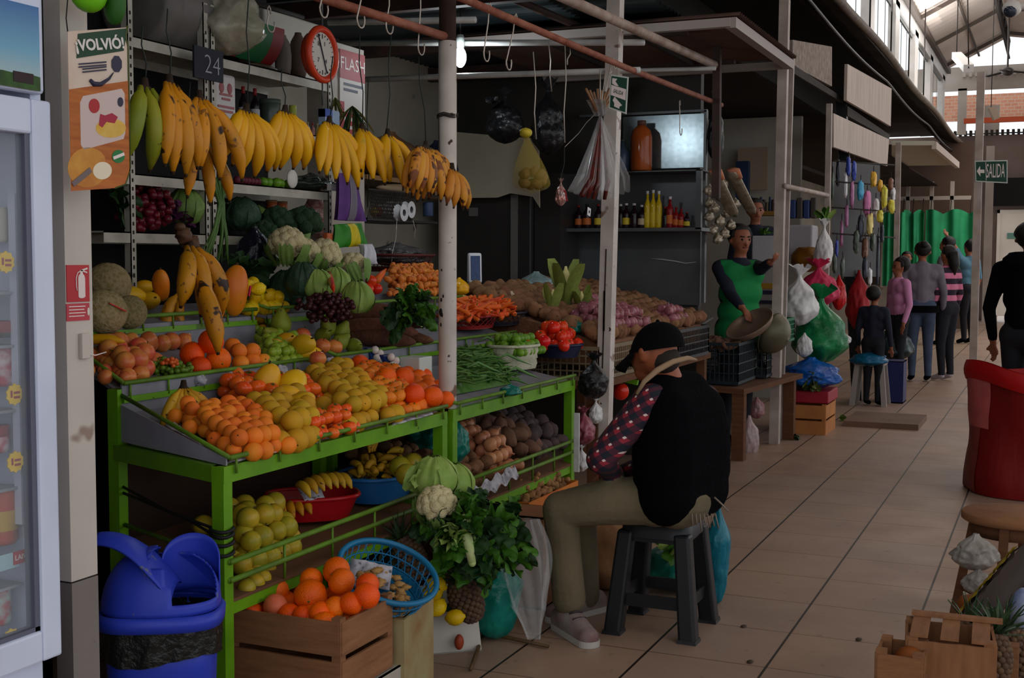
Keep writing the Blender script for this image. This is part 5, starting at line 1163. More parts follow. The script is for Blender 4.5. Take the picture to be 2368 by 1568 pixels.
mb = MB(); mb.tube([V(sk(k/40, .78)) for k in range(40)], .008, 8, closed=True); part(t, 'rolled_rim', mb, M_sack)
lq = [sc+V((.11, -.13, .095)), sc+V((.11, .13, .095)), sc+V((-.11, .13, .095)), sc+V((-.11, -.13, .095))]
pile(['lime'], lq, .043, 3, 'green lime in the cream sack', 'lime', 'limes in the sack', s=(.95, 1.15))
tc_ = T0(1290, 835, .0)+V((-.02, .03, .02)); basket(tuple(tc_), .13, .14, .07, mat('navy_plastic', (30, 34, 62), rough=.4), 'dark blue basket piled with red tomatoes', rz=1.2, p=2.4, lattice=False)
tq = [tc_+V((.1, -.11, .07)), tc_+V((.1, .11, .07)), tc_+V((-.11, .12, .07)), tc_+V((-.11, -.12, .07))]
pile(['red_tomato'], tq, .062, 3, 'red plum tomato in the blue basket', 'tomato', 'red tomatoes in the basket', tilt=lambda: (R.uniform(-.8, .8), R.uniform(-.8, .8), R.uniform(0, 6)))
for i, (u, v) in enumerate(((1218, 800), (1222, 785), (1258, 790))): put('red_tomato', T0(u, v, .13), (.9, .2, i), 1.0, ('red tomato over the edge beside the limes', 'red tomato at the back left of the tomato basket', 'highest red tomato at the back of the basket')[i], 'tomato')
for i, (u, v) in enumerate(((888, 835), (925, 852))):
    p = T0(u, v, .06); t = thing('garlic_tray', ('blue-edged packet of garlic standing left', 'blue-edged packet of garlic leaning right')[i]+' behind the top oranges', 'packet', tuple(p))
    part(t, 'tray', MB().hexa([p+V((.0, -.045, -.05)), p+V((.0, .035, -.05)), p+V((-.02, .035, -.05)), p+V((-.02, -.045, -.05))], [p+V((-.05, -.06, .06)), p+V((-.05, .02, .06)), p+V((-.07, .02, .06)), p+V((-.07, -.06, .06))]), mat('tray_blue', (22, 52, 108), rough=.3))
    for k in range(5):
        mb = MB(); mb.ell(p+V((-.012-.008*(k//2), -.03+.03*(k % 2), -.02+.022*k*.8)), (.016, .016, .017), 10, 7, disp=lambda d: .12*abs(math.sin(math.atan2(d.y, d.x)*4))); part(t, 'garlic_bulb', mb, mat('garlic_white', (222, 214, 204), (200, 180, 176), sc=60))
mb = MB(); a = T0(985, 862, .05); mb.hexa([a+V((0, -.06, -.05)), a+V((0, .06, -.05)), a+V((-.1, .06, -.05)), a+V((-.1, -.06, -.05))], [a+V((0, -.06, .07)), a+V((0, .06, .07)), a+V((-.1, .06, .07)), a+V((-.1, -.06, .07))]); single('white_tub', mb, mat('tub_white', (190, 196, 190), rough=.4), 'white square tub beside the garlic and the round pole', 'tub', mod=.004)
put('white_onion', T0(942, 905, .05), (1, 0, 0), .7, 'small pale garlic bulb on the top oranges', 'garlic')
# carrot baskets, maize sack
for (u0, u1, m_, lb) in ((1044, 1118, mat('basket_red', (140, 34, 32), rough=.4), 'low red basket of carrots beside the round pole'), (1122, 1182, mat('basket_dark', (40, 40, 52), rough=.4), 'low dark basket of carrots right of the red one')):
    a, b = W(u0, 750, x=-2.93), W(u1, 750, x=-2.93); basket((-2.93, (a.y+b.y)/2, 1.115), .14, abs(b.y-a.y)/2, .07, m_, lb, p=3, nb=22, rows=2)
c = W(1182, 715, x=-3.0); bag((c.x, c.y, 1.19), (.07, .075, .07), mat('maize_white', (216, 200, 180), (176, 150, 130), sc=80, rough=.7, bump=.7, bsc=120), 'open sack of pale maize kernels behind the carrots', name='maize_sack', knot=False, top=.11, wr=.05)
c = W(1062, 668, x=-3.2); bag((c.x, c.y, c.z), (.05, .06, .045), mat('yellow_pepper', (220, 160, 20), rough=.3), 'yellow bag right of the round pole', knot=False, wr=.1, name='yellow_bag')
c = W(1070, 695, x=-3.1); mb = MB(); banana_tube(mb, c-V((0, .12, -.01)), (0, 1, .1), (0, 1, -.2), .24, .018); single('parsnip', mb, mat('pale_root', (190, 180, 100)), 'long pale yellow root behind the carrots', 'root')
# scale
c = W(1097, 655, x=-3.3); t = thing('electronic_scale', 'white electronic scale with a raised blue display', 'scale', (c.x, c.y, 1.2))
dxy = V((.62, -.78, 0)).normalized(); sxy = V((.78, .62, 0)); z0_, z1_ = c.z, W(1097, 585, x=-3.3).z
def ob(cx, cy, w_, d_, za, zb): o = V((cx, cy, 0)); return [o-sxy*w_/2+dxy*d_/2+V((0, 0, za)), o+sxy*w_/2+dxy*d_/2+V((0, 0, za)), o+sxy*w_/2-dxy*d_/2+V((0, 0, za)), o-sxy*w_/2-dxy*d_/2+V((0, 0, za))], [o-sxy*w_/2+dxy*d_/2*.6+V((0, 0, zb)), o+sxy*w_/2+dxy*d_/2*.6+V((0, 0, zb)), o+sxy*w_/2-dxy*d_/2*.6+V((0, 0, zb)), o-sxy*w_/2-dxy*d_/2*.6+V((0, 0, zb))]
part(t, 'display_head', MB().hexa(*ob(c.x, c.y, .085, .07, z0_, z1_)), mat('scale_white', (214, 216, 222), rough=.4), mod=.012)
q0, q1 = ob(c.x, c.y, .06, .0, z0_+.018, z1_-.018); off = dxy*.0345; off2 = dxy*.024
part(t, 'screen', MB().hexa([q0[0]+off, q0[1]+off, q0[1]+off-dxy*.006, q0[0]+off-dxy*.006], [q1[0]+off2, q1[1]+off2, q1[1]+off2-dxy*.006, q1[0]+off2-dxy*.006]), mat('screen_blue', (38, 70, 122), (28, 52, 96), sc=60, rough=.3))
part(t, 'pole', MB().tube([(c.x, c.y, z0_), (c.x, c.y, 1.24)], .014, 10), MATS['scale_white']); part(t, 'platter', MB().hexa(*ob(c.x-.05, c.y+.16, .24, .26, 1.2, 1.23)), M_grey)
# far counter goods behind the second rack
table = MB(); table.box((-3.3, 6.35, .78), (-2.28, 8.75, .82)); 
t = thing('produce_table', 'rough table under the potato and onion crates', 'table', (-2.8, 7.5, 0)); part(t, 'table_top', table, W_crd)
for x, y in ((-2.33, 6.42), (-2.33, 8.68), (-3.25, 6.42), (-3.25, 8.68)): part(t, 'leg', MB().box((x-.03, y-.03, 0), (x+.03, y+.03, .78)), W_crd)
def lcrate(lo, hi, m_, label, nx=9, ny=7, nz=4):
    """plastic lattice crate"""
    (x0, y0, z0_), (x1, y1, z1_) = lo, hi; t = thing('plastic_crate', label, 'crate', ((x0+x1)/2, (y0+y1)/2, z0_)); th = .006
    for (a, b) in (((x0, y0), (x1, y0)), ((x1, y0), (x1, y1)), ((x1, y1), (x0, y1)), ((x0, y1), (x0, y0))):
        mb = MB(); L_ = math.hypot(b[0]-a[0], b[1]-a[1]); n = max(3, int(L_/.035))
        for k in range(n+1): q = k/n; x, y = a[0]+(b[0]-a[0])*q, a[1]+(b[1]-a[1])*q; mb.box((x-th/2, y-th/2, z0_), (x+th/2, y+th/2, z1_))
        for k in range(nz+1): z = z0_+(z1_-z0_)*k/nz; w_ = .011 if k in (0, nz) else .004; mb.bar((a[0], a[1], z), (b[0], b[1], z), th*1.2, w_*2)
        part(t, 'side', mb, m_)
    part(t, 'base', MB().box((x0, y0, z0_), (x1, y1, z0_+.006)), m_); return t
M_tan = mat('tan_plastic', (128, 112, 86), (100, 86, 66), sc=8, rough=.6); M_blkp = mat('black_plastic', (24, 24, 27), rough=.45)
lcrate((-2.75, 6.4, .83), (-2.3, 7.05, 1.0), M_tan, 'tan lattice crate of potatoes behind the tomatoes'); lcrate((-2.75, 7.12, .83), (-2.3, 7.75, 1.02), M_tan, 'tan lattice crate just behind the seated man\'s cap')
lcrate((-2.85, 7.82, .83), (-2.26, 8.6, 1.02), M_blkp, 'black lattice crate at the far end of the potato heap')
PK = ['potato0', 'potato1', 'potato2']
pz = 1.03
pile(PK, [V((-2.3, 6.45, pz)), V((-2.3, 8.58, pz)), V((-3.2, 8.7, pz+.24)), V((-3.2, 6.6, pz+.24))], .1, 1, 'brown potato in the long far heap', 'potato', 'brown potatoes in the far heap', s=(1.25, 1.6), h0=.04)
mb = MB(); mb.hexa([V((-2.31, 6.46, .9)), V((-2.31, 8.58, .9)), V((-3.25, 8.7, .9)), V((-3.25, 6.5, .9))], [V((-2.31, 6.46, pz)), V((-2.31, 8.58, pz)), V((-3.25, 8.7, pz+.24)), V((-3.25, 6.5, pz+.24))]); single('heaped_potatoes', mb, F_pot, 'dense bottom of the far potato heap', 'potatoes', kind='stuff')
pile(['red_onion'], [V((-2.3, 6.6, pz+.08)), V((-2.3, 7.3, pz+.08)), V((-2.55, 7.3, pz+.15)), V((-2.55, 6.6, pz+.15))], .062, 2, 'red onion among the far potatoes', 'onion', 'red onions in the far heap')
pile(['red_onion'], [V((-2.3, 7.85, pz+.07)), V((-2.3, 8.15, pz+.07)), V((-2.45, 8.15, pz+.1)), V((-2.45, 7.85, pz+.1))], .058, 2, 'red onion right of the black cap', 'onion', 'red onions beside the cap')
for i, (u, v) in enumerate(((1372, 690), (1385, 695))): put('red_onion', W(u, v, x=-2.75), (1, i, 0), 1.1, ('single bright red onion beside the maize husks', 'red onion behind the square post')[i], 'onion')
# corn
def corn(u, v, x, label, rz, tl, s=1):
    c = W(u, v, x=x); t = thing('corn_cob', label, 'corn', tuple(c), rot=(tl, 0, rz)); mb = MB()
    mb.ell((0, 0, .03*s), (.021*s, .021*s, .085*s), 14, 14, disp=lambda d: .06*math.sin(d.z*40)); part(t, 'kernels', mb, mat('corn_kernel', (220, 210, 140), rough=.5), world=False)
    for k in range(6):
        a0 = k*1.05; mb = MB(); op = .02+.02*(k % 3)
        mb.grid(lambda x_, y_, a0=a0, op=op: (lambda w_, r_, z_: (r_*math.cos(a0+w_), r_*math.sin(a0+w_), z_))((x_-.5)*1.5*(1-y_**2*.8), s*(.008+.03*math.sin(min(1, y_*1.3)*PI/2)+op*y_*y_*1.4), s*(-.08+.22*y_)), 7, 9)
        part(t, 'husk', mb, mat('corn_husk', (138, 148, 72), (108, 124, 52), sc=12, rough=.6, stretch=(6, 6, 1)), world=False)
    mb = MB(); mb.tube([(0, 0, -.07*s), (0, 0, -.11*s)], .009*s, 8); part(t, 'stalk', mb, L_pal, world=False)
corn(1308, 680, -2.75, 'tall open maize cob in husk beside the teal bag', .4, .1, 1.45); corn(1345, 712, -2.65, 'short maize cob with pale kernels, right of the tall one', .3, .25, .9); corn(1278, 710, -2.7, 'small maize cob left of the tall one', .3, -.2, .9)
leafy(W(1372, 735, x=-2.5), 'yellow-green leaf tuft by the square post', 'leaves', 8, .09, .022, [L_pal], 9, (1, 0, .4), .6, name='leaf_tuft')
c = W(1325, 760, x=-2.5); bag((c.x, c.y, c.z), (.06, .12, .035), B_tur, 'teal plastic bag lying under the maize cobs', seed=4, knot=False, wr=.3, name='teal_bag')
c = W(1238, 718, x=-2.9); basket((c.x, c.y, c.z-.04), .09, .1, .08, M_blkp, 'small black basket between the maize sack and the cobs', p=3.5)
c = W(1240, 655, x=-3.2); bag((c.x, c.y, c.z-.02), (.11, .14, .09), mat('frosted_bag', (150, 172, 172), (120, 146, 148), sc=9, rough=.25, bump=1.0, bsc=26, alpha=.8), 'frosted pale blue bag heaped behind the maize sack', seed=7, wr=.25, knot=False, top=.1)
c = W(1170, 665, x=-3.5); bag((c.x, c.y, c.z-.03), (.12, .16, .05), mat('maroon_net', (90, 40, 44), (60, 28, 32), sc=20, rough=.8), 'dark red net sack behind the maize sack', seed=9, wr=.2, knot=False, top=.05, name='net_sack')
c = W(1420, 655, x=-3.9); bag((c.x, c.y, c.z-.05), (.2, .35, .09), mat('brown_sack', (82, 56, 44), (60, 42, 34), sc=12, rough=.9), 'long dark brown sack at the back of the potato heap', seed=5, wr=.2, knot=False, top=.08, name='sack')
# dark leaf heap and parsley by the tomatoes
leafy(T1(1215, 790, -.06), 'dark parsley bunch behind the tomato basket', 'herbs', 26, .1, .02, [L_dk, L_let], 15, (.3, -.2, 1), 1.2, name='parsley_bunch', frill=.5)

# ---- first rack lower shelf
def LS(u, v, h=.03): return WP(u, v, .49+h, -2.2, .12)
pile(['granadilla'], Q(LS, (552, 1312), (700, 1265), (650, 1215), (480, 1240), h=.03), .07, 3, 'yellow-green granadilla on lower shelf', 'fruit', 'granadillas on the lower shelf')
for i, (u, v) in enumerate(((470, 1215), (480, 1275), (432, 1262), (462, 1300))): put('granadilla', WP(u, v, .55, -2.2, .12), rnd3(), 1.0, ('granadilla left of the front rack leg', 'granadilla behind the strapped front leg', 'granadilla behind the rim of the bin', 'granadilla low beside the leg and the bin')[i], 'fruit')
pile(['granadilla'], Q(LS, (560, 1360), (640, 1335), (620, 1310), (560, 1330), h=.0), .06, 1, 'small granadilla between the two lower rails', 'fruit', 'granadillas between the rails', s=(.7, .85))
c = LS(722, 1195, .015); basket(tuple(c), .17, .125, .085, mat('basket_crimson', (168, 20, 28), rough=.3), 'red oval basket with baby bananas on the lower shelf', rz=.75, p=2.8, lattice=False)
AL = V((.25, .97, 0))
for i in range(7):
    q = c+V((.045, -.1, .11))+AL*(i*.034)+V((0, 0, .015*math.sin(i*.5))); mb = MB(); banana_tube(mb, q+V((-.05, 0, .02)), V((.5, -.3, .35)), V((.6, -.2, -1)), .12, .0155); single('baby_banana', mb, F_bab, 'baby banana in the red basket, %s from left' % ordn(i), 'banana', 'baby bananas in the red basket')
for i in range(4):
    q = c+V((-.02, -.16, .07))+AL*(i*.04); mb = MB(); banana_tube(mb, q, V((.3, -.8, .3)), V((.5, -.2, -.6)), .12, .0155); single('baby_banana', mb, F_pla, 'darker banana at the back of the red basket, %s from left' % ordn(i), 'banana', 'dark bananas in the red basket')
paper([c+V((.06, -.14, .09)), c+V((.1, -.07, .09)), c+V((.05, -.03, .13)), c+V((.0, -.1, .13))], 'grey price paper stuck in the red basket')
c = LS(872, 1150, .01); basket(tuple(c), .15, .19, .1, mat('basket_blue', (44, 112, 178), rough=.35), 'blue round basket of tiny bananas on the lower shelf', rz=.1, p=2.3, lattice=False)
for i in range(46):
    a = R.uniform(-1, 1); b = R.uniform(-1, 1); q = c+V((b*.1, a*.14, .1+.09*(1-a*a*.5-b*b*.5)*R.random())); mb = MB(); d_ = V((R.uniform(-.2, 1), R.uniform(-.8, .8), R.uniform(-.1, .8)))
    banana_tube(mb, q, d_, d_+V((.2, 0, -1.2)), R.uniform(.065, .085), .0135, n=8, k=7); single('finger_banana', mb, F_bab, 'tiny yellow finger banana in the blue basket', 'banana', 'finger bananas in the blue basket')
q = c+V((.0, -.06, .17)); mb = MB()
for k in range(3): banana_tube(mb, q+V((0, .02*k, .02)), (-.2, .3, 1), (.3, .5, 1), .1, .014)
single('banana_cluster', mb, F_bab, 'upright cluster of small bananas on top of the blue basket', 'bananas')
for i, (u, v) in enumerate(((925, 1080), (955, 1072), (940, 1098))): put('granadilla', WP(u, v, .66, -2.2, .12), rnd3(), 1.2, ('large yellow fruit left of the pair behind the lettuce', 'large yellow fruit right of the pair behind the lettuce', 'yellow fruit under the pair behind the lettuce')[i], 'fruit')
c = W(1000, 1020, x=-2.55); bag(tuple(c), (.09, .16, .09), B_tur, 'teal bag hanging in the dark under the round pole', seed=3, wr=.25, knot=False, name='teal_bag')
c = W(1052, 1030, x=-2.3); bag(tuple(c), (.05, .06, .08), B_tur, 'bright teal bag just right of the round pole', seed=6, wr=.25, knot=False, name='teal_bag')
# ---- second rack lower shelf
def LT(u, v, h=.03): return WP(u, v, .48+h, -2.2, .22)
pile(['bigpotato']+PK, [V((-2.23, 4.5, .52)), V((-2.23, 4.95, .52)), V((-2.75, 4.95, .66)), V((-2.75, 4.5, .66))], .072, 2, 'knobbly potato by the round pole', 'potato', 'potatoes on the lower shelf')
pile(['onion'], [V((-2.23, 4.9, .54)), V((-2.23, 5.18, .54)), V((-2.6, 5.18, .66)), V((-2.6, 4.9, .66))], .066, 3, 'brown onion on the lower shelf', 'onion', 'brown onions on the lower shelf')
put('white_onion', W(1158, 990, x=-2.42), (.3, .3, 0), 1.3, 'large white onion on top of the brown onions', 'onion')
pile(['spotato0', 'spotato1', 'spotato2'], [V((-2.3, 5.15, .6)), V((-2.25, 5.4, .6)), V((-2.72, 5.4, .74)), V((-2.72, 5.1, .74))], .075, 2, 'grey-brown sweet potato on the lower shelf', 'sweet potato', 'sweet potatoes on the lower shelf')
pile(['dpotato0', 'dpotato1', 'dpotato2'], [V((-2.22, 5.36, .57)), V((-2.22, 5.72, .57)), V((-2.72, 5.72, .74)), V((-2.72, 5.36, .74))], .078, 2, 'dark purple potato at the shelf end', 'potato', 'purple potatoes on the lower shelf', s=(1.1, 1.35))
mb = MB(); a, b = W(1100, 1145, x=-2.17), W(1200, 1085, x=-2.17); mb.grid(lambda x, y: a.lerp(b, x)+V((-.02*y, 0, -.03+.05*y+.012*math.sin(x*25))), 30, 4); single('newspaper_edge', mb, M_paper, 'crumpled newspaper edge hanging under the lower rail', 'paper')
c = carton((-2.5, 5.05, .0), (.36, 0, 0), (0, .62, 0), .40, mat('yellow_board', (190, 130, 40), (196, 70, 30), sc=3, rough=.7), 'box with a yellow and orange edge holding the ginger')
mb = MB(); mb.box((-2.48, 5.07, .30), (-2.16, 5.65, .36)); single('box_filling', mb, M_card, 'cardboard layer under the ginger roots', 'cardboard')
pile(['ginger'], [V((-2.18, 5.12, .38)), V((-2.18, 5.62, .38)), V((-2.46, 5.62, .38)), V((-2.46, 5.12, .38))], .06, 2, 'knobbly ginger root in the yellow-edged box', 'ginger', 'ginger roots in the box', s=(1, 1.3))
t = carton(W(1150, 1180, z=.22)*0+V((-2.22, 4.78, 0)), (.26, .0, 0), (0, .24, 0), .40, mat('tan_cardboard', (150, 100, 68), (128, 84, 56), sc=4, rough=.85), 'brown closed cardboard box beside the clear plastic bag', open_=False)

# ---- floor in front of the racks
ca = W(785, 1440, x=-1.9); zt_ = ca.z; y0_ = ca.y
carton((-2.32, y0_+.02, 0), (.44, 0, 0), (0, .32, 0), .2, mat('white_carton', (176, 170, 160), (150, 142, 130), sc=4), 'white carton lying under the slatted orange crate', open_=False, name='carton')
crate((-2.3, y0_, .205), (.4, 0, 0), (0, .3, 0), zt_-.205, W_cr, 'slatted wooden crate of big oranges at the front of the stall')
oq = [V((-1.95, y0_+.04, zt_-.03)), V((-1.95, y0_+.27, zt_-.03)), V((-2.25, y0_+.27, zt_-.03)), V((-2.25, y0_+.04, zt_-.03))]
pile(['orange'], oq, .077, 1, 'orange under the top layer in the crate', 'orange', 'lower oranges in the crate', s=(.95, 1.05))
M_grap = fruit_mat('grapefruit_peel', (212, 110, 74), (190, 96, 60), rough=.5); kind('grapefruit', 'grapefruit', [('grapefruit', sphere(.041, .98, mat_=M_grap)), ('navel', MB().ell((0, 0, .0385), (.003, .003, .0015), 7, 5).mesh('navel', F_cal))])
OC = ((640, 1366, 1.0, 'orange at the left back of the crate'), (718, 1378, 1.35, 'largest orange wrapped in red net in the middle of the crate'), (742, 1420, 1.0, 'orange at the front board with a dimple'), (775, 1405, .88, 'orange right of the dimpled one'), (812, 1396, .92, 'orange third from the crate front right corner'), (848, 1378, 1.05, 'orange at the right edge of the crate'), (790, 1345, 1.1, 'orange high in front of the white paper'), (778, 1320, 1.15, 'topmost orange in the crate, touching the blue basket'), (850, 1352, .95, 'orange touching the blue basket rim'), (720, 1340, .95, 'yellowish orange at the back middle of the crate'), (573, 1412, .7, 'small orange at the far left of the crate'), (700, 1425, .85, 'pale yellow orange low in front of the big netted one'))
for i, (u, v, s, lb) in enumerate(OC):
    r_ = ray(u, v); fr = (v-1310)/120.; x = -2.2+.22*max(0, min(1, fr))+(.05 if u > 780 else 0)
    if u < 600: x = -2.22
    p = W(u, v, y=y0_+.24-.19*max(0, min(1, fr)));
    put('orange', p, rnd3(), s*.95, lb, 'orange')
put('grapefruit', W(637, 1402, y=y0_+.07), rnd3(), .95, 'brownish pink grapefruit at the front left of the crate', 'grapefruit')
cb = W(875, 1360, d=4.05); basket((cb.x, cb.y, cb.z-.03), .165, .155, .11, mat('basket_sky', (30, 116, 160), (24, 100, 144), sc=9, rough=.35), 'sky blue latticed basket tilted behind the orange crate', rz=.6, tilt=(.42, .3), nb=34, rows=4, rim=.0095)
mb = MB(); mb.box((cb.x-.14, cb.y-.12, 0), (cb.x+.14, cb.y+.14, cb.z-.05)); 
t = carton((cb.x-.15, cb.y-.12, 0), (.29, .04, 0), (-.03, .26, 0), cb.z-.06, mat('printed_carton', (158, 150, 110), (140, 100, 60), sc=9), 'printed carton crate under the sky blue basket', open_=False, name='carton')
M_sp = mat('dried_mushroom', (150, 106, 52), (186, 150, 96), sc=24, rough=.7)
for k in range(34):
    a = R.uniform(-1, 1); b = R.uniform(-1, 1)
    q = V(cb)+V((a*.075+.03, b*.07+.01, -.01+.035*R.random()-.05*a)); mb = MB(); mb.ell(q, (.018, .014, .010), 9, 7, disp=lambda d, k=k: .5*noise.noise(d*2.5+V((k, 0, 0)))); single('dried_root_piece', mb, M_sp, 'small crumpled brown root piece in the sky blue basket', 'root', 'root pieces in the sky blue basket')
paper([cb+V((-.11, -.03, .02)), cb+V((.03, .02, -.01)), cb+V((.02, .06, .06)), cb+V((-.1, .0, .09))], 'white paper standing in the sky blue basket')
# white fruit box with lemons and pineapple
bx = V((-2.13, 4.05, 0)); t = carton(bx, (.16, .14, .0), (-.15, .17, .0), (-.03, .01, .2), mat('fruit_carton', (200, 196, 188), (180, 174, 164), sc=5), 'white printed fruit carton with lemons and a pineapple', band=mat('print_darkgreen', (18, 72, 40)), name='fruit_carton')
mb = MB(); mb.ell(bx+V((.105, .055, .05)), (.018, .02, .03), 12, 8); part(t, 'fruit_print', mb, mat('print_rust', (150, 60, 34)))
mb = MB(); 
for k in range(2): mb.hexa(*[[bx+V((-.05, .03, z))*1+V((-.008-.0*k, -.004, 0)), bx+V((-.012, -.008, z)), bx+V((-.012, -.005, z)), bx+V((-.05, .033, z))] for z in (.12-.025*k, .132-.025*k)])
part(t, 'red_print_lines', mb, MATS['poster_red'])
for i, (u, v) in enumerate(((1002, 1368), (1010, 1352), (992, 1376), (1012, 1405), (1052, 1428))):
    put('lemon', W(u, v, d=4.55), rnd3(), (1.25, 1.15, 1.1, 1.15, 1.1)[i], ('big yellow lemon at the top of the fruit carton', 'yellow lemon behind the top one in the carton', 'yellow lemon at the left of the carton', 'long yellow lemon in the middle of the carton', 'yellow lemon at the front corner of the carton')[i], 'lemon')
def pineapple(c, s, rot, label, leaves=True):
    t = thing('pineapple', label, 'pineapple', tuple(c), rot=rot); mb = MB()
    rows = 11
    for j in range(rows):
        z = (j/(rows-1)*2-1)*.075; rr = .052*math.sqrt(max(.05, 1-(z/.09)**2)); n = 13
        for k in range(n):
            a = (k+.5*(j % 2))*2*PI/n; mb.ell((rr*math.cos(a)*s, rr*math.sin(a)*s, z*s), (.0125*s, .0125*s, .011*s), 7, 5)
    mb.ell((0, 0, 0), (.051*s, .051*s, .08*s), 14, 10)
    part(t, 'fruit_body', mb, mat('pineapple_skin', (74, 54, 50), (104, 80, 52), sc=40, rough=.8, var=.05), world=False)
    if leaves:
        for k in range(22):
            a = k*2.4; up = .4+.6*(k/22); L_ = s*(.07+.06*(k/22)); d = V((math.cos(a)*(1.1-up), math.sin(a)*(1.1-up), up)).normalized(); side = V((-math.sin(a), math.cos(a), 0)); mb = MB()
            mb.grid(lambda x, y, d=d, side=side, L_=L_, a=a: V((0, 0, .075*s))+d*(L_*y)+side*((x-.5)*.022*s*(1-y)**.7)+V((math.cos(a), math.sin(a), -.4))*(.03*s*y*y)+V((0, 0, -abs(x-.5)*.008)), 3, 6)
            part(t, 'crown_leaf', mb, mat('pineapple_leaf', (62, 84, 54), (40, 60, 40), sc=10, rough=.5), world=False)
    return t
pineapple(W(1078, 1385, d=4.62), 1.05, (.35, -.25, 0), 'dark pineapple in the white fruit carton'); pineapple(W(950, 1290, d=4.5), .95, (.1, -.5, 0), 'dark pineapple behind the sky blue basket')
leafy(W(920, 1215, d=4.6), 'pale dried leaves hanging left of the lettuce heap', 'leaves', 14, .16, .018, [mat('dry_leaf', (92, 100, 66), (60, 70, 44), sc=10)], 31, (.1, -.2, -1), .5, name='leaf_bunch')
leafy(W(1000, 1105, d=4.5), 'loose pale outer leaves of the cabbages on the floor heap', 'leaves', 12, .1, .05, [L_pal], 33, (.1, -.3, .6), 1.2, name='cabbage_leaves', frill=.2)
cabbage(W(1005, 1110, d=4.5), .95, L_pal, 'pale green cabbage on top of the floor heap', 6); cabbage(W(1050, 1120, d=4.6), .85, L_pal, 'loose pale cabbage touching the rack post', 7)
cauliflower(1010, 1170, lambda u, v, h: W(u, v, d=4.4), 0, 1.0, 'green-white cauliflower between cabbage and lettuce', (.4, .2, 0))
leafy(W(1070, 1215, d=4.5), 'big curly green lettuce in front of the round pole', 'lettuce', 60, .21, .042, [L_let, L_dk, L_let, L_dk], 21, (.2, -.4, .1), 1.3, droop=.35, frill=.5, stemm=L_let, det=(15, 28))
leafy(W(1128, 1235, d=4.6), 'curly lettuce beside the clear plastic bag', 'lettuce', 44, .19, .038, [L_dk, L_let], 22, (.4, -.3, -.1), 1.2, droop=.4, frill=.5, stemm=L_let, det=(15, 28))
leafy(W(1070, 1270, d=4.4), 'lettuce head with a white cut base hanging down', 'lettuce', 22, .15, .04, [L_pal, L_let], 23, (-.1, .0, 1), .7, droop=.1, frill=.5, det=(15, 28))
mb = MB(); a, b = W(1070, 1190, d=4.36), W(1092, 1302, d=4.33); mb.tube([a, a.lerp(b, .5), b], [.01, .02, .014], 9); mb.ell(b, .014, 9, 7); single('lettuce_stalk', mb, mat('lettuce_white', (196, 200, 150), (150, 176, 100), sc=30), 'white cut stalk of the hanging lettuce', 'lettuce')
t = crate(V((-2.42, 4.34, 0)), (.26, .0, 0), (0, .34, 0), .42, W_crd, 'dark wooden crate under the lettuce heap', rows=3)
c = W(1145, 1400, d=4.85); bag((c.x, c.y, .17), (.1, .1, .17), B_tur, 'teal plastic bag on the floor beside the pineapple carton', seed=8, wr=.14, knot=False, top=.2, name='teal_bag', sag=-.1, pleat=.05)
c = W(1210, 1330, d=4.75); t = thing('clear_bag', 'crumpled clear plastic bag hanging to the floor by the man\'s knee', 'bag', (c.x, c.y, 0))
mb = MB(); top_, bot_ = W(1195, 1200, d=4.75), W(1235, 1478, d=4.78)
mb.grid(lambda a, b: (lambda p, w_, th: (p.x+RT.x*w_*math.cos(th)+.35*FW.x*w_*math.sin(th), p.y+RT.y*w_*math.cos(th)+.35*FW.y*w_*math.sin(th), p.z))(top_.lerp(bot_, b), (.075+.02*math.sin(b*5))*(1+.3*noise.noise(V((math.cos(a*6.28)*2.2, math.sin(a*6.28)*2.2, b*2)))+.12*math.sin(a*60+b*3))*(1 if b < .75 else 1-(b-.75)*2.2), a*2*PI), 110, 24, wu=True)
part(t, 'film', mb, B_clr)
for i, (a, b, lb) in enumerate((((1117, 1465), (1268, 1495), 'brown stick lying on the floor towards the shoe'), ((1118, 1468), (1088, 1548), 'second brown stick lying towards the camera'))):
    a, b = W(*a, z=.012), W(*b, z=.012); mb = MB(); mb.tube([a, a.lerp(b, .4)+V((0, 0, .004)), b], [.006, .008, .007], 7); single('stick', mb, mat('stick_brown', (96, 72, 44), (70, 52, 32), sc=20), lb, 'stick')
for i, (u, v) in enumerate(((1735, 1530), (1720, 1448), (1605, 1450), (1986, 1478))):
    c = W(u, v, z=.004); mb = MB(); mb.ell(c, (.012, .02, .003), 8, 5, disp=lambda d: .4*noise.noise(d*2)); single('dry_leaf', mb, mat('leaf_scrap', (66, 50, 36)), ('dry leaf scrap on the tiles nearest the camera', 'dry leaf scrap right of the stool', 'leaf scrap under the stool', 'small scrap on the tiles near the crates')[i], 'leaf')
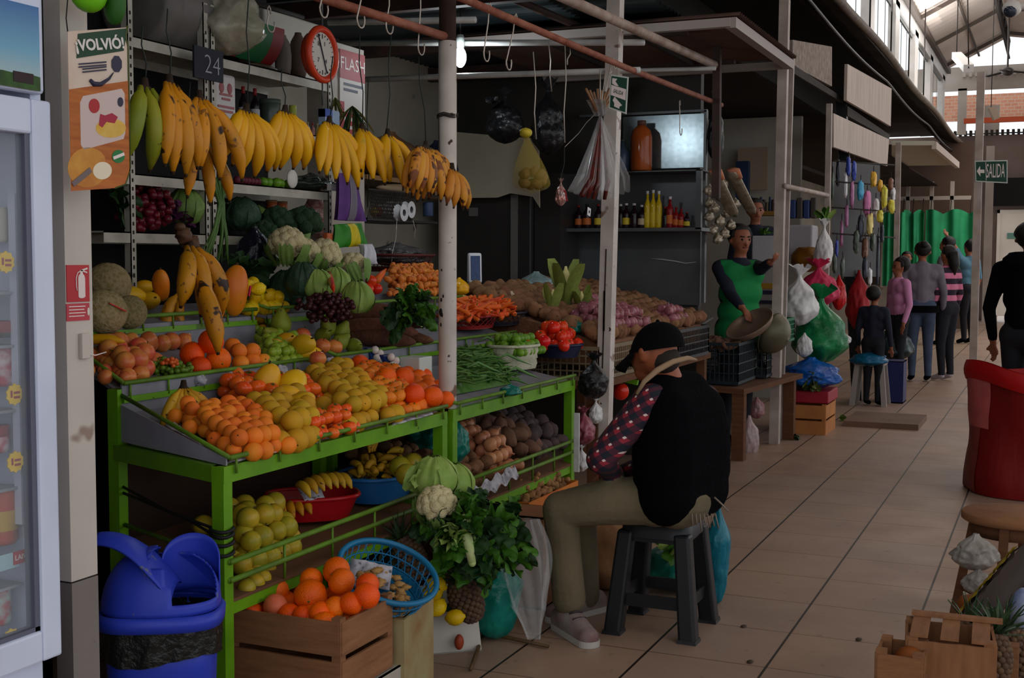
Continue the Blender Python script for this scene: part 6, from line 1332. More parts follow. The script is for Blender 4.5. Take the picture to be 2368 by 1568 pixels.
# ================================================================ hanging bananas, hooks, cords
BX = -2.33
def HW(u, v, x=BX): return W(u, v, x=x)
OUTV = (.85, -.5, 0); AX1 = (-.1, 1, 0)
def cord(p, q, label, r=.0022, m_=None, name='cord', group=None):
    mb = MB(); p, q = V(p), V(q); mb.tube([p, p.lerp(q, .4)+V((.004, .006, 0)), p.lerp(q, .7)-V((.003, .004, 0)), q], r, 5); return single(name, mb, m_ or mat('dark_cord', (30, 40, 34)), label, 'cord', group)
bh = [
 ('plantain_hand', 'green plantain hand behind the advertising card', (335, 205), 3, .05, .24, .024, F_plag, 1, .5, .9),
 ('plantain_hand', 'large black-spotted plantain hand, nearest the advertising card', (392, 196), 4, .05, .265, .0235, F_pla, 1, .35, .2),
 ('plantain_hand', 'spotted plantains slanting right, second bunch from the card', (462, 232), 4, .05, .25, .022, F_pla, 1, .9, .2),
 ('banana_hand', 'first full yellow banana hand left of the dark jar', (570, 262), 6, .09, .205, .0215, F_ban, 1, .95, .9),
 ('banana_hand', 'second full yellow banana hand, right below the dark jar', (660, 264), 6, .09, .205, .0215, F_ban, 1, .95, .9),
 ('banana_hand', 'wide open yellow hand with long fingers over the purple bag', (762, 288), 6, .09, .225, .0205, F_ban, 1, 1.1, .0),
 ('banana_hand', 'yellow hand of long bananas leaning right, before the last yellow one', (838, 303), 4, .07, .215, .021, F_ban, 1, .9, -.2),
 ('banana_hand', 'small yellow hand curving right above the speckled bunch', (897, 316), 3, .055, .2, .021, F_ban, 1, 1.3, -.2)]
for nm, lb, uv, n, sp, L_, r, m_, rows, fan, curl in bh:
    p = HW(*uv); hand(nm, lb, p, n, sp, AX1, OUTV, L_, r, m_, rows, 'banana hands hung in a row', 'bananas', fan=fan, curl=curl)
p = W(985, 345, x=-2.14); hand('banana_hand', 'big speckled ripe bunch hanging in front of the round pole', p, 9, .17, AX1, OUTV, .19, .0185, F_bans, 2, 'banana hands hung in a row', 'bananas', fan=1.15, curl=.3)
p = W(1045, 395, x=-2.1); hand('banana_hand', 'lowest speckled banana cluster at the round pole', p, 4, .06, AX1, OUTV, .15, .018, F_bans, 1, 'banana hands hung in a row', 'bananas', fan=.7, curl=.3)
p = W(462, 335, x=-2.45); hand('plantain_hand', 'shaded plantains behind the slanting spotted bunch', p, 3, .05, AX1, OUTV, .2, .02, F_pla, 1, 'banana hands hung in a row', 'bananas', fan=.8, curl=.2)
# plantains hung low in front of the third tier
p = W(440, 572, x=-2.83); hand('plantain_hand', 'big bruised plantain bunch hung low in front of the melons', p, 3, .06, AX1, (.95, -.3, 0), .26, .031, F_pla, 1, None, 'bananas', fan=.55, curl=.4)
t = hand('plantain_hand', 'single long plantain hanging down over the second tier fruit', W(452, 640, x=-2.77), 1, .02, AX1, (.95, -.3, 0), .31, .031, F_pla, 1, None, 'bananas', fan=.1, curl=.0)
mb = MB(); q = W(425, 545, x=-2.85); mb.ell(q, (.03, .035, .03), 12, 9, disp=lambda d: .4*noise.noise(d*3)); mb.ell(q+V((.0, .04, -.03)), (.035, .03, .035), 12, 9, disp=lambda d: .4*noise.noise(d*3+V((3, 0, 0)))); mb.ell(q+V((0, -.02, .03)), (.02, .02, .015), 10, 7); single('dried_stalk', mb, mat('dried_banana_stalk', (60, 42, 34), (110, 74, 50), sc=40), 'dried dark stalk above the low hanging plantains', 'stalk')
cord(q, W(440, 190, x=-2.8), 'dark cord holding the low plantains')
for i, (u, v, u2, v2) in enumerate(((335, 205, 330, 60), (392, 190, 388, 20), (570, 258, 575, -5), (658, 262, 652, 160), (762, 284, 770, 130), (838, 300, 832, 80), (893, 314, 905, 80), (985, 338, 968, 130), (850, 480, 852, 180))):
    cord(HW(u, v), HW(u2, v2), ('cord above the green plantains', 'cord above the big spotted plantains', 'long dark cord above the first yellow hand', 'cord above the second yellow hand', 'cord above the wide open hand', 'cord above the long yellow bananas', 'cord above the small yellow hand', 'cord from a hook to the speckled bunch', 'cord falling past the flash poster')[i])
M_hook = mat('hook_steel', (176, 166, 156), rough=.4, metal=.4)
def hook(u, v0, v1, x, label, wd=.5, r=.0032, lean=0):
    a = W(u, v0, x=x); b = W(u-lean, v1, x=x); L_ = a.z-b.z; dy = b.y-a.y; w_ = .032
    pts = [a+V((0, .012, -.02)), a+V((0, .01, .0)), a+V((0, 0, .012)), a+V((0, -.01, 0)), a.lerp(b, .3)]
    c = b+V((0, w_*.8, w_)); 
    for k in range(9): th = PI+PI*k/8*1.15; pts.append(V((b.x, c.y+w_*.85*math.cos(th), b.z+w_+w_*math.sin(th))))
    mb = MB(); mb.tube(pts, r, 6); return single('steel_hook', mb, M_hook, label, 'hook', 'steel hooks on the rails')
for i, (u, v0, v1, x, ln, lb) in enumerate(((1133, 14, 140, -2.12, 14, 'left one of two large empty hooks on the red rail'), (1193, 38, 160, -2.12, 22, 'right one of two large empty hooks on the red rail'), (838, -25, 62, -2.33, 12, 'hook high left of the round pole, over the long bananas'), (903, -15, 76, -2.33, 10, 'hook over the small yellow hand'),
    (975, -30, 125, -2.3, 8, 'long hook nearest the round pole at its left'), (746, -20, 38, -2.4, 6, 'short hook above the round orange dial'), (622, 20, 72, -3.0, 4, 'thin dark hook above the white box'), (1572, 236, 312, -2.3, 0, 'thin hook in front of the galvanised sheet'), (1418, 140, 158, -2.12, 0, 'small hook end behind the exit sign'))): hook(u, v0, v1, x, lb, lean=ln)
for i, (u, v, u2, v2, x, lb) in enumerate(((1233, 120, 1240, 322, -2.2, 'thin steel rod holding the yellow net bag'), (1268, 92, 1276, 212, -2.6, 'thin steel rod above the black bag'), (1306, 92, 1306, 330, -2.2, 'straight dark steel rod right of the net bag'), (1318, 108, 1312, 150, -2.14, 'short bent wire on the red rail'))): cord(W(u, v, x=x), W(u2, v2, x=x), lb, r=.003, m_=M_hook, name='hanging_rod')
cord(W(1306, 340, x=-2.2), W(1378, 262, x=-2.2), 'thin wire slanting up to the cellophane bundle', r=.0015, m_=M_hook, name='wire')
cord(W(1306, 340, x=-2.2), W(1296, 440, x=-2.2), 'black cord holding the small shiny packet', r=.002)
# yellow net bag with nuts
c = W(1232, 408, x=-2.25); t = thing('net_bag', 'yellow net bag of brown potatoes hanging from a rod', 'bag', tuple(c))
tp = W(1218, 318, x=-2.25)
mb = MB(); mb.grid(lambda a, b: (lambda k, p: (p.x+k*math.cos(a*2*PI), p.y+k*math.sin(a*2*PI)*1.02, p.z))((.012+.077*math.sin(b*PI*.56)**1.2 if b < .85 else .085*math.cos((b-.85)/.15*PI/2)), tp.lerp(c-V((0, 0, .08)), b)), 28, 22, wu=True)
part(t, 'net', mb, mat('yellow_net', (196, 172, 60), rough=.5, alpha=.2))
mb = MB(); mb.ell(tp+V((0, -.01, .02)), (.03, .034, .022), 12, 8, disp=lambda d: .35*noise.noise(d*3)); part(t, 'knot', mb, mat('yellow_net_knot', (190, 170, 50), rough=.5))
for k in range(22):
    d = V((R.gauss(0, 1), R.gauss(0, 1), R.gauss(0, 1))).normalized()*.052
    q = c+V((d.x, d.y*1.05, d.z*.75-.012)); link('potato', KIND['walnut'][1][0][1], tuple(MW[t.name].inverted() @ q), rnd3(), 1.15, parent=t)
# black bags
for (u, v, x, r, lb, sd) in ((1168, 290, -3.3, (.1, .11, .12), 'round black bag hanging behind the steel rod', 3), (1268, 300, -3.1, (.09, .12, .17), 'long black bag hanging beside the net bag', 5), (1372, 888, -2.15, (.062, .075, .08), 'black cloth cap-like bundle hung on the square post', 8)):
    c = W(u, v, x=x); bag(tuple(c), r, B_blk, lb, seed=sd, wr=.22, name='black_bag')
leafy(W(1140, 240, x=-3.3), 'dark plastic leaves tied over the round black bag', 'bag tie', 8, .09, .02, [B_blk], 44, (0, -1, 1), 1.0, name='bag_tie', stemm=B_blk)
# cellophane bundle on the square post
c = W(1385, 420, x=-2.12); tp = W(1388, 268, x=-2.12)
t = thing('cellophane_bundle', 'fan of clear cellophane bags with red spices on the square post', 'bag', tuple(c))
for k in range(11):
    a = (k-5)/5; q = W(1385+66*a, 448+14*math.cos(a*2), x=-2.12+.02*(k % 3)); mb = MB()
    mb.tube([tp, tp.lerp(q, .35)+V((.012, 0, 0)), tp.lerp(q, .8)+V((.02, 0, 0)), q], [.006, .012, .022, .015], 9, flat=.6)
    mm = B_clr if k not in (2, 3, 4, 6) else mat('spice_film', (96, 24, 22), (50, 34, 28), sc=26, rough=.15)
    part(t, 'film_roll', mb, [mm])
mb = MB(); mb.grid(lambda a, b: (lambda p, k: (p.x+.4*k*math.cos(a*6.283), p.y+k*math.sin(a*6.283)*(1+.1*math.sin(a*50)), p.z))(tp.lerp(c-V((0, 0, .05)), b), .012+.125*b), 60, 10, wu=True); part(t, 'film', mb, B_clr)
mb = MB(); 
for k in range(9): q = W(1355+9*k, 205+(k % 3)*4, x=-2.12); mb.tube([q, W(1378+2*k, 255, x=-2.12)], .006, 6)
part(t, 'cinnamon_sticks', mb, mat('cinnamon', (146, 104, 70), (110, 74, 48), sc=30))
mb = MB(); mb.grid(lambda a, b: (lambda p, k: (p.x+k*math.cos(a*6.283), p.y+k*math.sin(a*6.283), p.z))(W(1378, 232, x=-2.12).lerp(tp, b), .045-.02*b+.006*math.sin(a*44)), 40, 8, wu=True); part(t, 'pouch', mb, mat('pouch_film', (170, 176, 184), (120, 110, 90), sc=30, rough=.2, alpha=.7))
part(t, 'tie', MB().tube([W(1388, 160, x=-2.12), tp], .003, 5).tube([W(1400, 165, x=-2.12), tp], .0025, 5).tube([W(1412, 150, x=-2.12), W(1396, 240, x=-2.12)], .0025, 5), M_hook)
c = W(1297, 455, x=-2.2); t = bag(tuple(c), (.02, .03, .045), mat('shiny_foil', (190, 110, 100), (150, 150, 150), sc=40, rough=.15, metal=.4), 'small shiny packet with a red stripe hanging left of the bundle', seed=3, wr=.3, name='foil_packet')
part(t, 'red_stripe', MB().bar(c+V((.022, -.01, .03)), c+V((.022, .02, -.02)), .012, .003), MATS['sign_red'])
t = thing('price_tag', 'small white tag with a dark dot below the cellophane bundle', 'price tag', tuple(W(1362, 490, x=-2.15))); q = W(1362, 488, x=-2.15)
part(t, 'card', MB().bar(q+V((0, -.022, .0)), q+V((0, .022, -.008)), .04, .002, up=(1, 0, 0)), B_wht)
mb = MB(); mb.ell(q+V((.002, 0, -.004)), (.002, .007, .008), 8, 6); part(t, 'dot', mb, M_rafter)
# exit sign on the square post
def sign(tl, tr, br_, bl_, label, name='exit_sign', arrow='left', post_=None, wordonly=False):
    tl, tr, br_, bl_ = map(V, (tl, tr, br_, bl_)); t = thing(name, label, 'sign', tuple((tl+br_)/2)); n = (tr-tl).cross(bl_-tl).normalized()*-1
    if n.dot(EYE-tl) < 0: n = -n
    part(t, 'plate', MB().hexa([bl_-n*.006, br_-n*.006, br_, bl_], [tl-n*.006, tr-n*.006, tr, tl]), mat('sign_frame', (196, 202, 196)))
    def I(a, b, e=.001): return tl.lerp(tr, a).lerp(bl_.lerp(br_, a), b)+n*e
    return t, I, n
ya = W(1405, 200, x=-2.05).y-.06
t, I, n = sign(W(1412, 172, y=ya), W(1453, 178, y=ya), W(1448, 264, y=ya), W(1408, 250, y=ya), 'small green exit sign reading SALIDA wired to the square post')
def poly3(I, pts, e, m_, name, tt):
    mb = MB(); vs = [I(a, b, e) for a, b in pts]; w_ = [I(a, b, e-.0008) for a, b in pts]; k = len(pts); mb.add(vs+w_, [tuple(range(k)), tuple(range(2*k-1, k-1, -1))]+[(i, k+i, k+(i+1) % k, (i+1) % k) for i in range(k)]); return part(tt, name, mb, m_)
GS = mat('exit_green', (22, 66, 52)); 
poly3(I, [(.06, .04), (.94, .04), (.94, .96), (.06, .96)], .0012, GS, 'green_field', t); poly3(I, [(.08, .3), (.92, .34), (.92, .64), (.08, .6)], .0022, M_sw, 'white_band', t)
text(t, 'SALIDA', I(.5, .47, .0032), I(1, .5, 0)-I(0, .46, 0), (0, 0, 1), .026, GS, name='word', kx=.62)
poly3(I, [(.12, .1), (.4, .1), (.3, .18), (.5, .3), (.3, .3), (.12, .26)], .0022, M_sw, 'arrow', t); poly3(I, [(.3, .62), (.75, .8), (.6, .86), (.6, .92), (.3, .9), (.3, .8), (.2, .74)], .0022, M_sw, 'running_figure', t)
ta = cord(W(1412, 160, y=ya), W(1412, 174, y=ya), 'wire tie at the top of the small exit sign', r=.002, m_=M_hook, name='wire_tie')
# far exit sign
yb_ = 13.5
t, I, n = sign(W(2254, 372, y=yb_), W(2330, 370, y=yb_), W(2330, 424, y=yb_), W(2256, 420, y=yb_), 'far green exit sign with left arrow reading SALIDA')
poly3(I, [(.03, .05), (.97, .05), (.97, .95), (.03, .95)], .0015, GS, 'green_field', t)
text(t, 'SALIDA', I(.63, .5, .003), (1, 0, 0), (0, 0, 1), .2, M_sw, name='word', kx=.27)
poly3(I, [(.05, .5), (.16, .25), (.16, .42), (.29, .42), (.29, .58), (.16, .58), (.16, .75)], .003, M_sw, 'arrow', t); poly3(I, [(.33, .08), (.345, .08), (.345, .92), (.33, .92)], .003, M_sw, 'divider', t)
q = W(2262, 420, y=yb_+.05); mb = MB(); mb.bar((q.x, q.y, 0), (q.x, q.y, 3.4), .075, up=(0, 1, 0)); single('sign_post', mb, M_pp, 'white post carrying the far exit sign', 'post')
# lamp
t = thing('bulb_lamp', 'lit white energy saving bulb right of the round pole', 'lamp', (-3.23, 6.56, 2.68))
M_bulb = mat('lit_bulb', (235, 245, 255), emit=9)
mb = MB(); mb.ell((-3.23, 6.56, 2.67), (.036, .036, .06), 16, 10); part(t, 'bulb', mb, M_bulb); part(t, 'socket', MB().tube([(-3.23, 6.56, 2.72), (-3.23, 6.56, 2.78), (-3.23, 6.56, 2.80)], [.022, .026, .018], 10), mat('socket_white', (170, 176, 172))); part(t, 'cable', MB().tube([(-3.23, 6.56, 2.80), (-3.23, 6.56, 2.97)], .004, 5), M_rafter)
l = bpy.data.lights.new('bulb_light', 'POINT'); l.energy = 15; l.color = (.86, .95, 1); l.shadow_soft_size = .05; lo = bpy.data.objects.new('bulb_light', l); COL.objects.link(lo); lo.location = (-3.2, 6.5, 2.58)

# ---------------------------------------------------------------- goods on the shelves
def SWp(u, v, x=-3.5): return W(u, v, x=x)
def cylt(name, u, v0, v1, rpx, m_, label, cat, x=-3.55, prof=None, lid=None, band=None, z0=None, group=None, capm=None):
    a, b = W(u, v0, x=x), W(u, v1, x=x); zb, zt2 = b.z, a.z
    if z0 is not None: zt2 += z0-zb; zb = z0
    d = (b-EYE).dot(FW); r = rpx*d/F; h = zt2-zb; prof = prof or [(0, 0), (.95, 0), (1, .03), (1, .93), (.9, 1), (0, 1)]
    mb = MB(); mb.lathe([(p*r, q*h) for p, q in prof], 16, M=Matrix.Translation((x, b.y, zb))); o = single(name, mb, m_, label, cat, group)
    if lid: mb = MB(); k = prof[-2][0]; mb.lathe([(0, h*.86 if capm is None else h*capm), (r*k*1.15, h*.86 if capm is None else h*capm), (r*k*1.15, h*1.01), (0, h*1.01)], 14, M=Matrix.Translation((x, b.y, zb))); part(o, 'cap', mb, lid)
    if band: mb = MB(); mb.lathe([(r*1.012, h*.15), (r*1.012, h*.5)], 16, M=Matrix.Translation((x, b.y, zb))); part(o, 'label_band', mb, band)
    return o
BOT = [(0, 0), (.95, 0), (1, .03), (1, .55), (.85, .66), (.4, .78), (.34, .8), (.34, 1), (0, 1)]
# drum lying on the top shelf in film
A, B = W(350, 50, x=-3.5), W(555, 62, x=-3.5); zc = Z1+.19
t = thing('water_drum', 'large white drum with green and red label lying on the top shelf', 'drum', (-3.58, (A.y+B.y)/2, Z1))
def lying(y0, y1, r, mb, n=28):
    mb.grid(lambda a, b: (lambda rr, y: (-3.6+rr*math.cos(a*6.2832), y, zc+rr*math.sin(a*6.2832)))([0, r*.9, r, r, r*.97, r, r*.97, r, r, r*.9, 0][min(10, int(round(b*10)))], y0+(y1-y0)*[0, .001, .04, .3, .33, .36, .64, .67, .96, .999, 1][min(10, int(round(b*10)))]), n, 11, wu=True); return mb
part(t, 'barrel', lying(A.y+.0, B.y-.25, .185, MB()), mat('drum_grey', (118, 112, 108), (90, 86, 84), sc=6, rough=.5))
part(t, 'white_tub', lying(A.y+.35, B.y-.12, .19, MB()), mat('tub_white2', (176, 172, 166), (140, 136, 132), sc=6, rough=.4))
def strip(t0, t1, a0, a1, nm, m_): mb = MB(); mb.grid(lambda a, b: (-3.6+.193*math.cos(a0+(a1-a0)*a), t0+(t1-t0)*b, zc+.193*math.sin(a0+(a1-a0)*a)), 14, 3); part(t, nm, mb, m_)
yl = A.y+.42
strip(yl, yl+.14, -.95, .05, 'red_label', mat('label_red', (130, 30, 34))); strip(yl+.13, yl+.33, -.95, .05, 'green_label', mat('label_green', (26, 96, 52))); strip(yl+.33, yl+.42, -.95, .05, 'red_label', MATS['label_red'])
c = W(525, 60, x=-3.45); bag((c.x, c.y, Z1+.17), (.13, .15, .15), mat('clear_sheet', (188, 184, 166), (140, 136, 112), sc=8, rough=.2, alpha=.75, bump=1, bsc=20), 'clear film sack of bundles beside the drum on the top shelf', seed=2, wr=.2, knot=False, top=.2)
a, b = W(572, 60, x=-3.7), W(705, 60, x=-3.7); mb = MB(); mb.box((-3.76, a.y, Z1+.02), (-3.6, b.y, Z1+.34)); t = single('white_box', mb, mat('matt_white', (196, 192, 182), (176, 170, 158), sc=3), 'large white box on the top shelf beside the dial', 'box', mod=.01)
cylt('vase', 655, 70, 165, 20, mat('mottled_jug', (110, 102, 94), (130, 122, 112), sc=5), 'grey jug leaning on the white box', 'jug', x=-3.5, z0=Z1, prof=[(0, 0), (.7, 0), (.95, .2), (1, .5), (.8, .8), (.4, .95), (.35, 1), (0, 1)])
cylt('vase', 690, 60, 165, 22, mat('brown_jug', (96, 78, 66), (80, 64, 54), sc=5), 'brown jug right of the grey one on the top shelf', 'jug', x=-3.47, z0=Z1, prof=[(0, 0), (.7, 0), (.95, .2), (1, .5), (.8, .8), (.4, .95), (.35, 1), (0, 1)])
mb = MB(); c = W(600, 145, x=-3.5); mb.ell((c.x, c.y, Z1+.015), (.06, .12, .016), 14, 6, disp=lambda d: .2*noise.noise(d*3)); single('dried_leaves', mb, mat('dried_brown', (80, 66, 44), (60, 50, 34), sc=20), 'flat brown dried bundle on the top shelf edge', 'bundle')
# dial scale
c = W(745, 126, x=-3.2); t = thing('hanging_scale', 'round hanging dial scale with an orange rim', 'scale', tuple(c)); r = .118
mb = MB(); mb.tube([(c.x, c.y+r*math.cos(k*PI/20), c.z+r*math.sin(k*PI/20)) for k in range(40)], .017, 10, closed=True); part(t, 'rim', mb, mat('scale_orange', (206, 62, 30), rough=.35))
mb = MB(); mb.grid(lambda a, b: (c.x-.005-.03*(1-b*0), c.y+.0+r*b*math.cos(a*6.283), c.z+r*b*math.sin(a*6.283)), 36, 3, wu=True); part(t, 'dial', MB().grid(lambda a, b: (c.x, c.y+r*b*math.cos(a*6.2832), c.z+r*b*math.sin(a*6.2832)), 36, 3, wu=True), mat('dial_face', (206, 202, 192)))
part(t, 'back', MB().tube([(c.x-.05, c.y, c.z), (c.x-.002, c.y, c.z)], [r*.9, r], 24), MATS['scale_orange'])
mb = MB(); 
for k in range(24): a = k*PI/12; l_ = .62 if k % 6 == 0 else .72; mb.bar((c.x+.002, c.y+r*l_*math.cos(a), c.z+r*l_*math.sin(a)), (c.x+.002, c.y+r*.8*math.cos(a), c.z+r*.8*math.sin(a)), .004, .002)
part(t, 'dial_marks', mb, mat('mark_dark', (60, 54, 60))); mb = MB(); mb.bar((c.x+.005, c.y+.035, c.z-.085), (c.x+.005, c.y-.04, c.z+.09), .005, .003); part(t, 'needle', mb, mat('needle', (40, 34, 60)))
part(t, 'bracket', MB().tube([c+V((0, 0, r)), c+V((0, 0, r+.25))], .006, 6).tube([c-V((0, 0, r)), c-V((0, 0, r+.12))], .004, 6), M_grey)
for k, (dy, dz, tx) in enumerate(((-.03, .045, '10'), (.02, .05, '1'), (-.035, -.03, '7'), (.03, -.03, '4'))): text(t, tx, (c.x+.003, c.y+dy, c.z+dz), (0, 1, 0), (0, 0, 1), .03, MATS['mark_dark'], name='dial_number')
# chalk board 24
a, b = W(450, 178, x=-3.32), W(516, 120, x=-3.32); t = thing('chalkboard', 'small black price board with 24 chalked on it', 'price board', (-3.33, (a.y+b.y)/2, a.z))
part(t, 'board', MB().box((-3.33, a.y, a.z), (-3.32, b.y, b.z)), mat('slate', (34, 36, 46), rough=.7)); text(t, '24', (-3.318, (a.y+b.y)/2+.02, (a.z+b.z)/2-.005), (0, 1, 0), (0, 0, 1), .115, mat('chalk', (150, 152, 160)), name='chalk_number', bold=-.002)
part(t, 'hanger', MB().tube([(-3.33, (a.y+b.y)/2-.02, b.z), (-3.33, (a.y+b.y)/2-.02, b.z+.06)], .003, 5), M_rafter)
# second shelf
a, b = W(497, 280, x=-3.48), W(546, 168, x=-3.48); t = thing('milk_bag_pack', 'white bag with red print standing on the second shelf', 'pack', (-3.5, (a.y+b.y)/2, Z2))
part(t, 'bag', MB().box((-3.55, a.y, Z2), (-3.48, b.y, Z2+.22)), mat('bag_white', (190, 186, 186)), mod=.015)
mb = MB(); ym_ = (a.y+b.y)/2
for k, (z, w_) in enumerate(((.045, .05), (.065, .06), (.10, .03), (.12, .045))): mb.box((-3.481, ym_-w_, Z2+z), (-3.476, ym_+w_, Z2+z+.01))
mb.ell((-3.48, ym_-.03, Z2+.155), (.004, .02, .025), 10, 7); mb.ell((-3.48, ym_+.03, Z2+.155), (.004, .02, .025), 10, 7); part(t, 'red_print', mb, mat('faded_red', (150, 84, 88)))
for i, (u, lb) in enumerate(((563, 'dark bottle with red cap left of its twin on the second shelf'), (590, 'dark bottle with red cap right of its twin on the second shelf'))): cylt('sauce_bottle', u, 185, 280, 11, mat('dark_glass', (24, 18, 22), rough=.15), lb, 'bottle', prof=BOT, lid=MATS['label_red'], band=mat('paper_band', (160, 156, 160)), z0=Z2, capm=.84)
cylt('glass_jar', 625, 215, 290, 24, mat('jar_green', (52, 62, 56), (70, 80, 70), sc=5, rough=.2), 'dark green jar behind the banana cords', 'jar', z0=Z2, lid=mat('jar_lid', (66, 76, 70)))
cylt('squash_bottle', 677, 228, 262, 9, mat('yellow_green_lid', (150, 156, 60)), 'yellow-green capped bottle top above the small bottles', 'bottle', z0=Z2+.08)
for i in range(8): cylt('small_bottle', 668+11*i, 262, 300, 5.2, mat('small_bottle%d' % (i % 3), ((190, 180, 130), (150, 160, 190), (180, 120, 120))[i % 3], rough=.3), 'tiny bottle in the row on the second shelf, %s from left' % ordn(i), 'bottle', z0=Z2, prof=BOT, lid=mat('tiny_cap%d' % (i % 2), ((200, 190, 120), (190, 60, 60))[i % 2]), group='tiny bottles on the second shelf', capm=.84)
t = thing('blue_white_box', 'small blue and white carton above the wide banana hand', 'box', tuple(W(770, 275, x=-3.4))); a, b = W(752, 288, x=-3.4), W(785, 258, x=-3.4); part(t, 'carton', MB().box((-3.44, a.y, a.z), (-3.4, b.y, b.z)), mat('pale_blue', (150, 170, 200))); part(t, 'blue_top', MB().box((-3.441, a.y, (a.z+b.z)/2), (-3.399, (a.y+b.y)/2, b.z+.001)), mat('mid_blue', (60, 90, 170)))
leafy(W(815, 245, x=-3.4), 'dry herb bunch hanging beside the flash poster', 'herbs', 22, .14, .008, [mat('dry_herb', (104, 92, 40), (60, 70, 30), sc=20), L_dk], 51, (.1, 0, -1), .8, name='herb_bunch', stemm=L_dk)
leafy(W(775, 225, x=-3.4), 'small dry sprig beside the shelf end', 'herbs', 10, .09, .006, [MATS['dry_herb']], 52, (.1, 0, -1), .8, name='herb_sprig')
# third shelf
for i in range(7): q = W(548+8*i, 405, x=-3.45); mb = MB(); mb.ell((q.x, q.y, Z3+.018), .018, 9, 6); single('radish', mb, mat('radish_red', (90, 22, 40)), 'red radish on the third shelf, %s from left' % ordn(i), 'radish', 'radishes on the third shelf')
pile(['lime'], [V((-3.44, W(618, 410, x=-3.44).y, Z3+.02)), V((-3.44, W(668, 410, x=-3.44).y, Z3+.02)), V((-3.6, W(668, 410, x=-3.44).y, Z3+.02)), V((-3.6, W(618, 410, x=-3.44).y, Z3+.02))], .045, 1, 'lime on the third shelf', 'lime', 'limes on the third shelf', s=(1, 1.2))
q = W(676, 412, x=-3.42); mb = MB(); mb.ell((q.x, q.y, Z3+.045), (.012, .045, .045), 16, 8); single('white_plate', mb, mat('plate_white', (206, 202, 196), rough=.3), 'white plate end standing on the third shelf', 'plate')
q = W(722, 425, x=-3.5); bag((q.x, q.y, Z3+.045), (.08, .16, .045), mat('smoky_film', (48, 58, 50), (30, 38, 34), sc=10, rough=.2, bump=.8, bsc=26), 'dark film wrapped bundle at the end of the third shelf', seed=5, wr=.25, knot=False, top=.05)
# fourth shelf
grapes(None, W(345, 478, x=-3.5), 0, 95, G_rd, 'large bunch of red grapes on the fourth shelf', (.09, .12, .10), r=.0185, hh=0)
grapes(None, W(318, 500, x=-3.5), 0, 50, G_rd, 'lower left bunch of red grapes on the fourth shelf', (.08, .09, .07), r=.0185, hh=0)
cabbage(W(430, 482, x=-3.5), .95, L_cab, 'pale green cabbage leaf ball right of the red grapes', 8)
leafy(W(400, 500, x=-3.5), 'purple leaves between the red grapes and the cabbage', 'leaves', 12, .09, .04, [L_pur], 61, (.4, 0, .4), 1.1, name='purple_leaves', stemm=L_pur)
leafy(W(468, 515, x=-3.5), 'purple-red stems behind the spring onions', 'leaves', 8, .09, .03, [L_pur], 62, (.4, 0, .4), 1.1, name='purple_leaves', stemm=L_pur)
cabbage(W(560, 500, x=-3.5), .95, L_cabd, 'dark green leafy head right of the spring onions', 9); cabbage(W(590, 512, x=-3.55), .85, L_cab, 'green leafy head behind the dark one', 10)
leafy(W(270, 470, x=-3.5), 'dark herbs left of the red grapes', 'herbs', 14, .12, .03, [L_dk], 63, (.3, 0, .5), 1.1, name='herb_bunch', stemm=L_dk)
# spring onions hanging
c = W(512, 470, x=-3.25); t = thing('spring_onion_bunch', 'bunch of spring onions hanging white ends up beside the upright', 'spring onions', tuple(c))
for k in range(16):
    a = W(512+R.uniform(-20, 28), 418+R.uniform(-8, 12), x=-3.22+R.uniform(-.03, .03)); m1 = W(512+R.uniform(-6, 6), 470, x=-3.22); e = W(505+R.uniform(-38, 30), 590+R.uniform(-20, 25), x=-3.2+R.uniform(-.03, .05))
    mb = MB(); mb.tube([a, a.lerp(m1, .5), m1, m1.lerp(e, .5)+V((.01, 0, 0)), e], [.009, .007, .006, .006, .002], 6)
    part(t, 'stalk', mb, mat('spring_onion', (86, 120, 60), (60, 96, 40), sc=9, stretch=(1, 1, .5)))
part(t, 'rubber_band', MB().tube([(c.x+.028*math.cos(k*.6), c.y+.028*math.sin(k*.6), c.z) for k in range(11)], .004, 5), MATS['dark_cord'])
# broccoli-like greens, jars and pink bags at the shelf end
def broc(u, v, x, s, label):
    c = W(u, v, x=x); t = thing('broccoli', label, 'broccoli', tuple(c)); mb = MB()
    for k in range(20): g = 2.4*k; z = 1-k/20*1.1; r = math.sqrt(max(0, 1-z*z)); mb.ell((r*math.cos(g)*.055*s, r*math.sin(g)*.055*s, z*.055*s), .028*s, 11, 8, disp=lambda d, k=k: .25*noise.noise(d*5+V((k, 0, 0))))
    part(t, 'florets', mb, F_bro, world=False); part(t, 'stalk', MB().tube([(0, 0, .02*s), (0, 0, -.09*s)], [.04*s, .02*s], 9), L_cab, world=False)
broc(640, 515, -3.4, 1.0, 'dark broccoli left of the orange jar'); broc(700, 525, -3.35, 1.25, 'large dark broccoli in front of the pink bags'); broc(610, 545, -3.35, .9, 'broccoli above the left edge of the cauliflowers')
leafy(W(585, 600, x=-3.36), 'dark kale leaves left of the topmost cauliflower', 'leaves', 26, .12, .04, [L_dk, L_cabd], 64, (.5, -.2, .2), 1.1, name='kale_bunch', frill=.35, stemm=L_dk)
leafy(W(560, 640, x=-3.3), 'dark leaf bunch behind the tall papaya', 'leaves', 18, .16, .045, [L_dk], 65, (.5, 0, .3), 1.1, name='kale_bunch', frill=.3, stemm=L_dk)
c = W(590, 600, x=-3.32); bag(tuple(c), (.07, .1, .1), mat('navy_film', (18, 20, 34), rough=.3, bump=.8, bsc=30), 'navy dark bag left of the topmost cauliflower', seed=4, wr=.2, knot=False)
